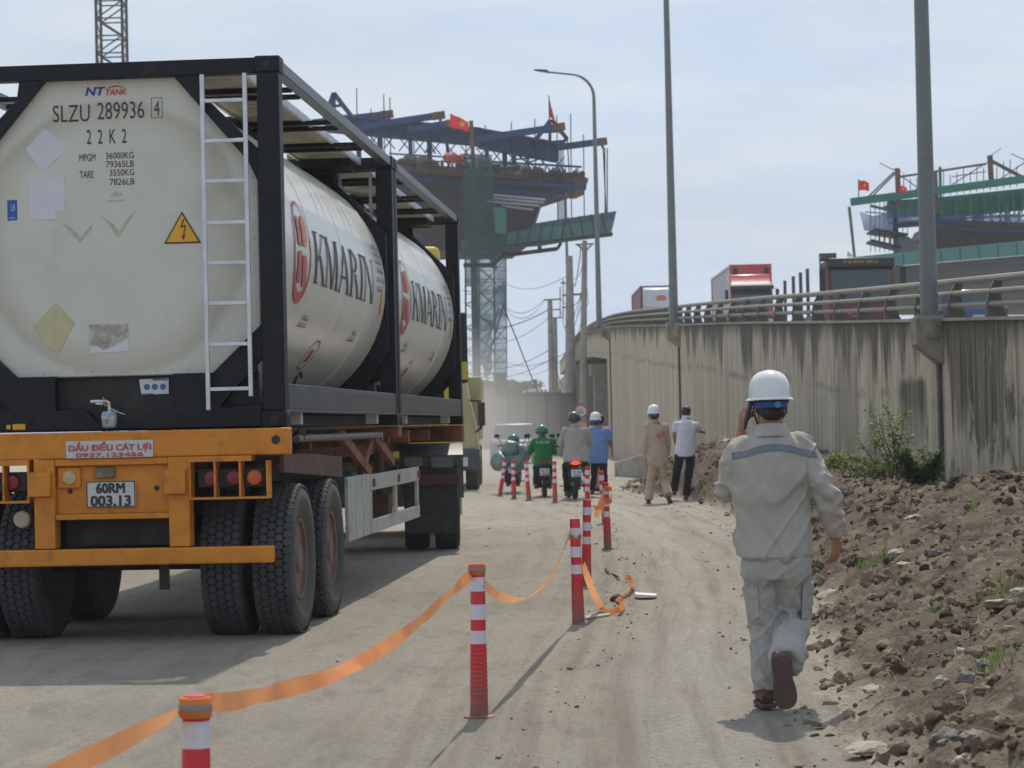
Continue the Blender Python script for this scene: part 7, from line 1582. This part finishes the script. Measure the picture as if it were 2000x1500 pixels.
X_=at(1003,880,82).x; car('car','dusty violet blue car seen from behind beyond the laden motorbike',X_,84,0,'violet',H_=1.5)
# yellow dump truck coming the other way
xy=at(940,900,50).x
dt=thing('dump_truck',(xy-1.25,50,0),'dusty yellow dump truck mostly hidden behind the tank trailer, mirror sticking out','truck')
mb=MB(); mb.prism([(-1.25,0,.7),(1.22,0,.7),(1.17,.05,1.3),(1.0,.12,2.1),(.88,.18,2.75),(-.88,.18,2.75),(-1.17,.05,1.3)],(0,2.0,0)); obj('cab',mb,M['dustyel'],dt,bevel=.06)
mb=MB(); mb.prism([(-.85,-.02,1.65),(.80,-.02,1.65),(.72,.08,2.55),(-.72,.08,2.55)],(0,.08,0)); obj('windscreen',mb,M['glass'],dt)
mb=MB(); mb.box(-1.24,1.22,-.12,.3,.45,.95); obj('bumper',mb,M['rail'],dt,bevel=.04)
mb=MB(); mb.prism([(1.02,-.05,2.05),(1.28,-.15,2.03),(1.30,-.15,1.40),(1.15,-.05,1.28),(1.13,-.05,1.33),(1.24,-.12,1.42),(1.22,-.12,1.98),(1.02,-.02,2.0)],(0,.04,0)); mb.box(1.2,1.36,-.2,-.08,1.45,1.98); obj('mirror',mb,M['black'],dt,bevel=.03)
for s_ in (-1,1):
    for y_ in (1.0,4.6,5.9): mb=MB(); simple_wheel(mb,s_*1.03,y_,.5,.3); obj('wheel',mb,M['tyreside'],dt)
mb=MB(); mb.box(.55,.95,-.13,-.10,.55,.75); obj('headlight',mb,M['plate'],dt)
mb=MB(); mb.prism([(-1.2,2.3,1.1),(-1.25,2.3,2.6),(1.25,2.3,2.6),(1.2,2.3,1.1)],(0,5,0)); obj('tipper_body',mb,M['dustyel'],dt,bevel=.03)

# ================================================ SHRUBS BY THE WALL
def shrub(lab,stems,seed,mat,leafs=26,ls=.055):
    P0=stems[0][0]; t=thing('shrub',P0,lab,'shrub','green shrubs growing between the heap and the wall'); rr=random.Random(seed); sm_=MB(); lf=MB()
    for a,b,dens in stems:
        a,b=Vector(a),Vector(b); d=b-a; L_=d.length; bend=Vector((rr.gauss(0,.06),rr.gauss(0,.06),0))*L_
        pts=[a.lerp(b,k/8)+bend*math.sin(k/8*3.14) for k in range(9)]; sm_.tube(pts,[.010-.001*k for k in range(9)],5)
        for k in range(int(dens*L_*leafs)):
            u=rr.random()**.8*.95+.05; i=min(7,int(u*8)); p=pts[i].lerp(pts[i+1],u*8-i); r=rr.uniform(.02,.14)*(1.25-u); dr=Vector((rr.gauss(0,1),rr.gauss(0,1),rr.gauss(0,.7)+.3)).normalized(); q=p+dr*r
            if rr.random()<.3: sm_.tube([p,q],[.003,.0015],4)
            nrm=Vector((rr.gauss(0,.6),rr.gauss(0,.6),1)).normalized(); ax=(dr-nrm*dr.dot(nrm)).normalized(); sd=nrm.cross(ax); s=ls*rr.uniform(.6,1.2)
            lf.add([q,q+ax*s*.5+sd*s*.24,q+ax*s-nrm*s*.12,q+ax*s*.5-sd*s*.24],[(0,1,2,3)])
    obj('stems',sm_,M['bark'],t,world=True); obj('leaves',lf,M[mat],t,world=True,smooth=0)
Ys=26.5
def st_px(L_,dens=8,Y=Ys): return [(at(a,b,Y)+Vector((0,random.uniform(-.2,.2),0)),at(c_,d_,Y)+Vector((0,random.uniform(-.3,.3),0)),dens) for a,b,c_,d_ in L_]
shrub('tall sparse leggy shrub with thin upright branches against the stained wall',st_px([(1740,935,1692,795),(1745,935,1722,790),(1750,935,1765,800),(1748,935,1744,830),(1735,935,1700,850),(1752,935,1770,850),(1730,930,1675,848),(1742,900,1712,820),(1755,940,1780,880),(1748,880,1760,810)],6),21,'leaf',18,.07)
shrub('dense dark green rounded bush at the foot of the pole bracket',st_px([(1800+random.uniform(-20,20),948,1800+random.uniform(-48,42),880+random.uniform(-5,48)) for _ in range(30)],11),22,'leafd',26,.06)
shrub('low leafy weeds left of the tall shrub',st_px([(1690+random.uniform(-45,40),932,1685+random.uniform(-65,50),880+random.uniform(0,44)) for _ in range(16)],8),23,'leaf',20,.055)
shrub('small yellowish green weeds beside the grey shirt man\'s shoulder on the crest',st_px([(1632+random.uniform(-18,22),915,1630+random.uniform(-24,28),880+random.uniform(0,22)) for _ in range(14)],9,30),24,'leaf',22,.05)

# ================================================ HAZE
mb=MB(); mb.ell((0,0,0),5.0,26,3.6,24,14); mb.xf(Matrix.Translation((-2.6,74,1.4))); dc=obj('dust_cloud',mb,bpy.data.materials.new('dust'),smooth=0)
dm=dc.data.materials[0]; dm.use_nodes=True; t=dm.node_tree; t.nodes.clear(); o_=t.nodes.new('ShaderNodeOutputMaterial'); v_=t.nodes.new('ShaderNodeVolumePrincipled'); v_.inputs['Color'].default_value=(.93,.9,.84,1)
_tc=t.nodes.new('ShaderNodeTexCoord'); _mp=t.nodes.new('ShaderNodeMapping'); _mp.inputs['Scale'].default_value=(1/5.0,1/26,1/3.6); _mp.inputs['Location'].default_value=(0,0,-1); _g=t.nodes.new('ShaderNodeTexGradient'); _g.gradient_type='SPHERICAL'; _m=t.nodes.new('ShaderNodeMath'); _m.operation='MULTIPLY'; _m.inputs[1].default_value=.045
t.links.new(_tc.outputs['Object'],_mp.inputs[0]); t.links.new(_mp.outputs[0],_g.inputs[0]); t.links.new(_g.outputs['Fac'],_m.inputs[0]); t.links.new(_m.outputs[0],v_.inputs['Density'])
t.links.new(v_.outputs[0],o_.inputs['Volume']); tag(dc,'pale road dust hanging in the air behind the trailer','dust',kind='stuff')
mb=MB(); mb.box(-260,260,-12,330,-1.2,42)
hz=obj('haze',mb,bpy.data.materials.new('air'),smooth=0); hm=bpy.data.materials.new('haze'); hm.use_nodes=True; t=hm.node_tree; t.nodes.clear(); o_=t.nodes.new('ShaderNodeOutputMaterial'); v_=t.nodes.new('ShaderNodeVolumePrincipled'); v_.inputs['Density'].default_value=.0005; v_.inputs['Color'].default_value=(.9,.94,1,1); v_.inputs['Anisotropy'].default_value=.3
t.links.new(v_.outputs[0],o_.inputs['Volume']); hz.data.materials[0]=hm; tag(hz,'thin pale haze filling the air over the site','haze',kind='stuff')
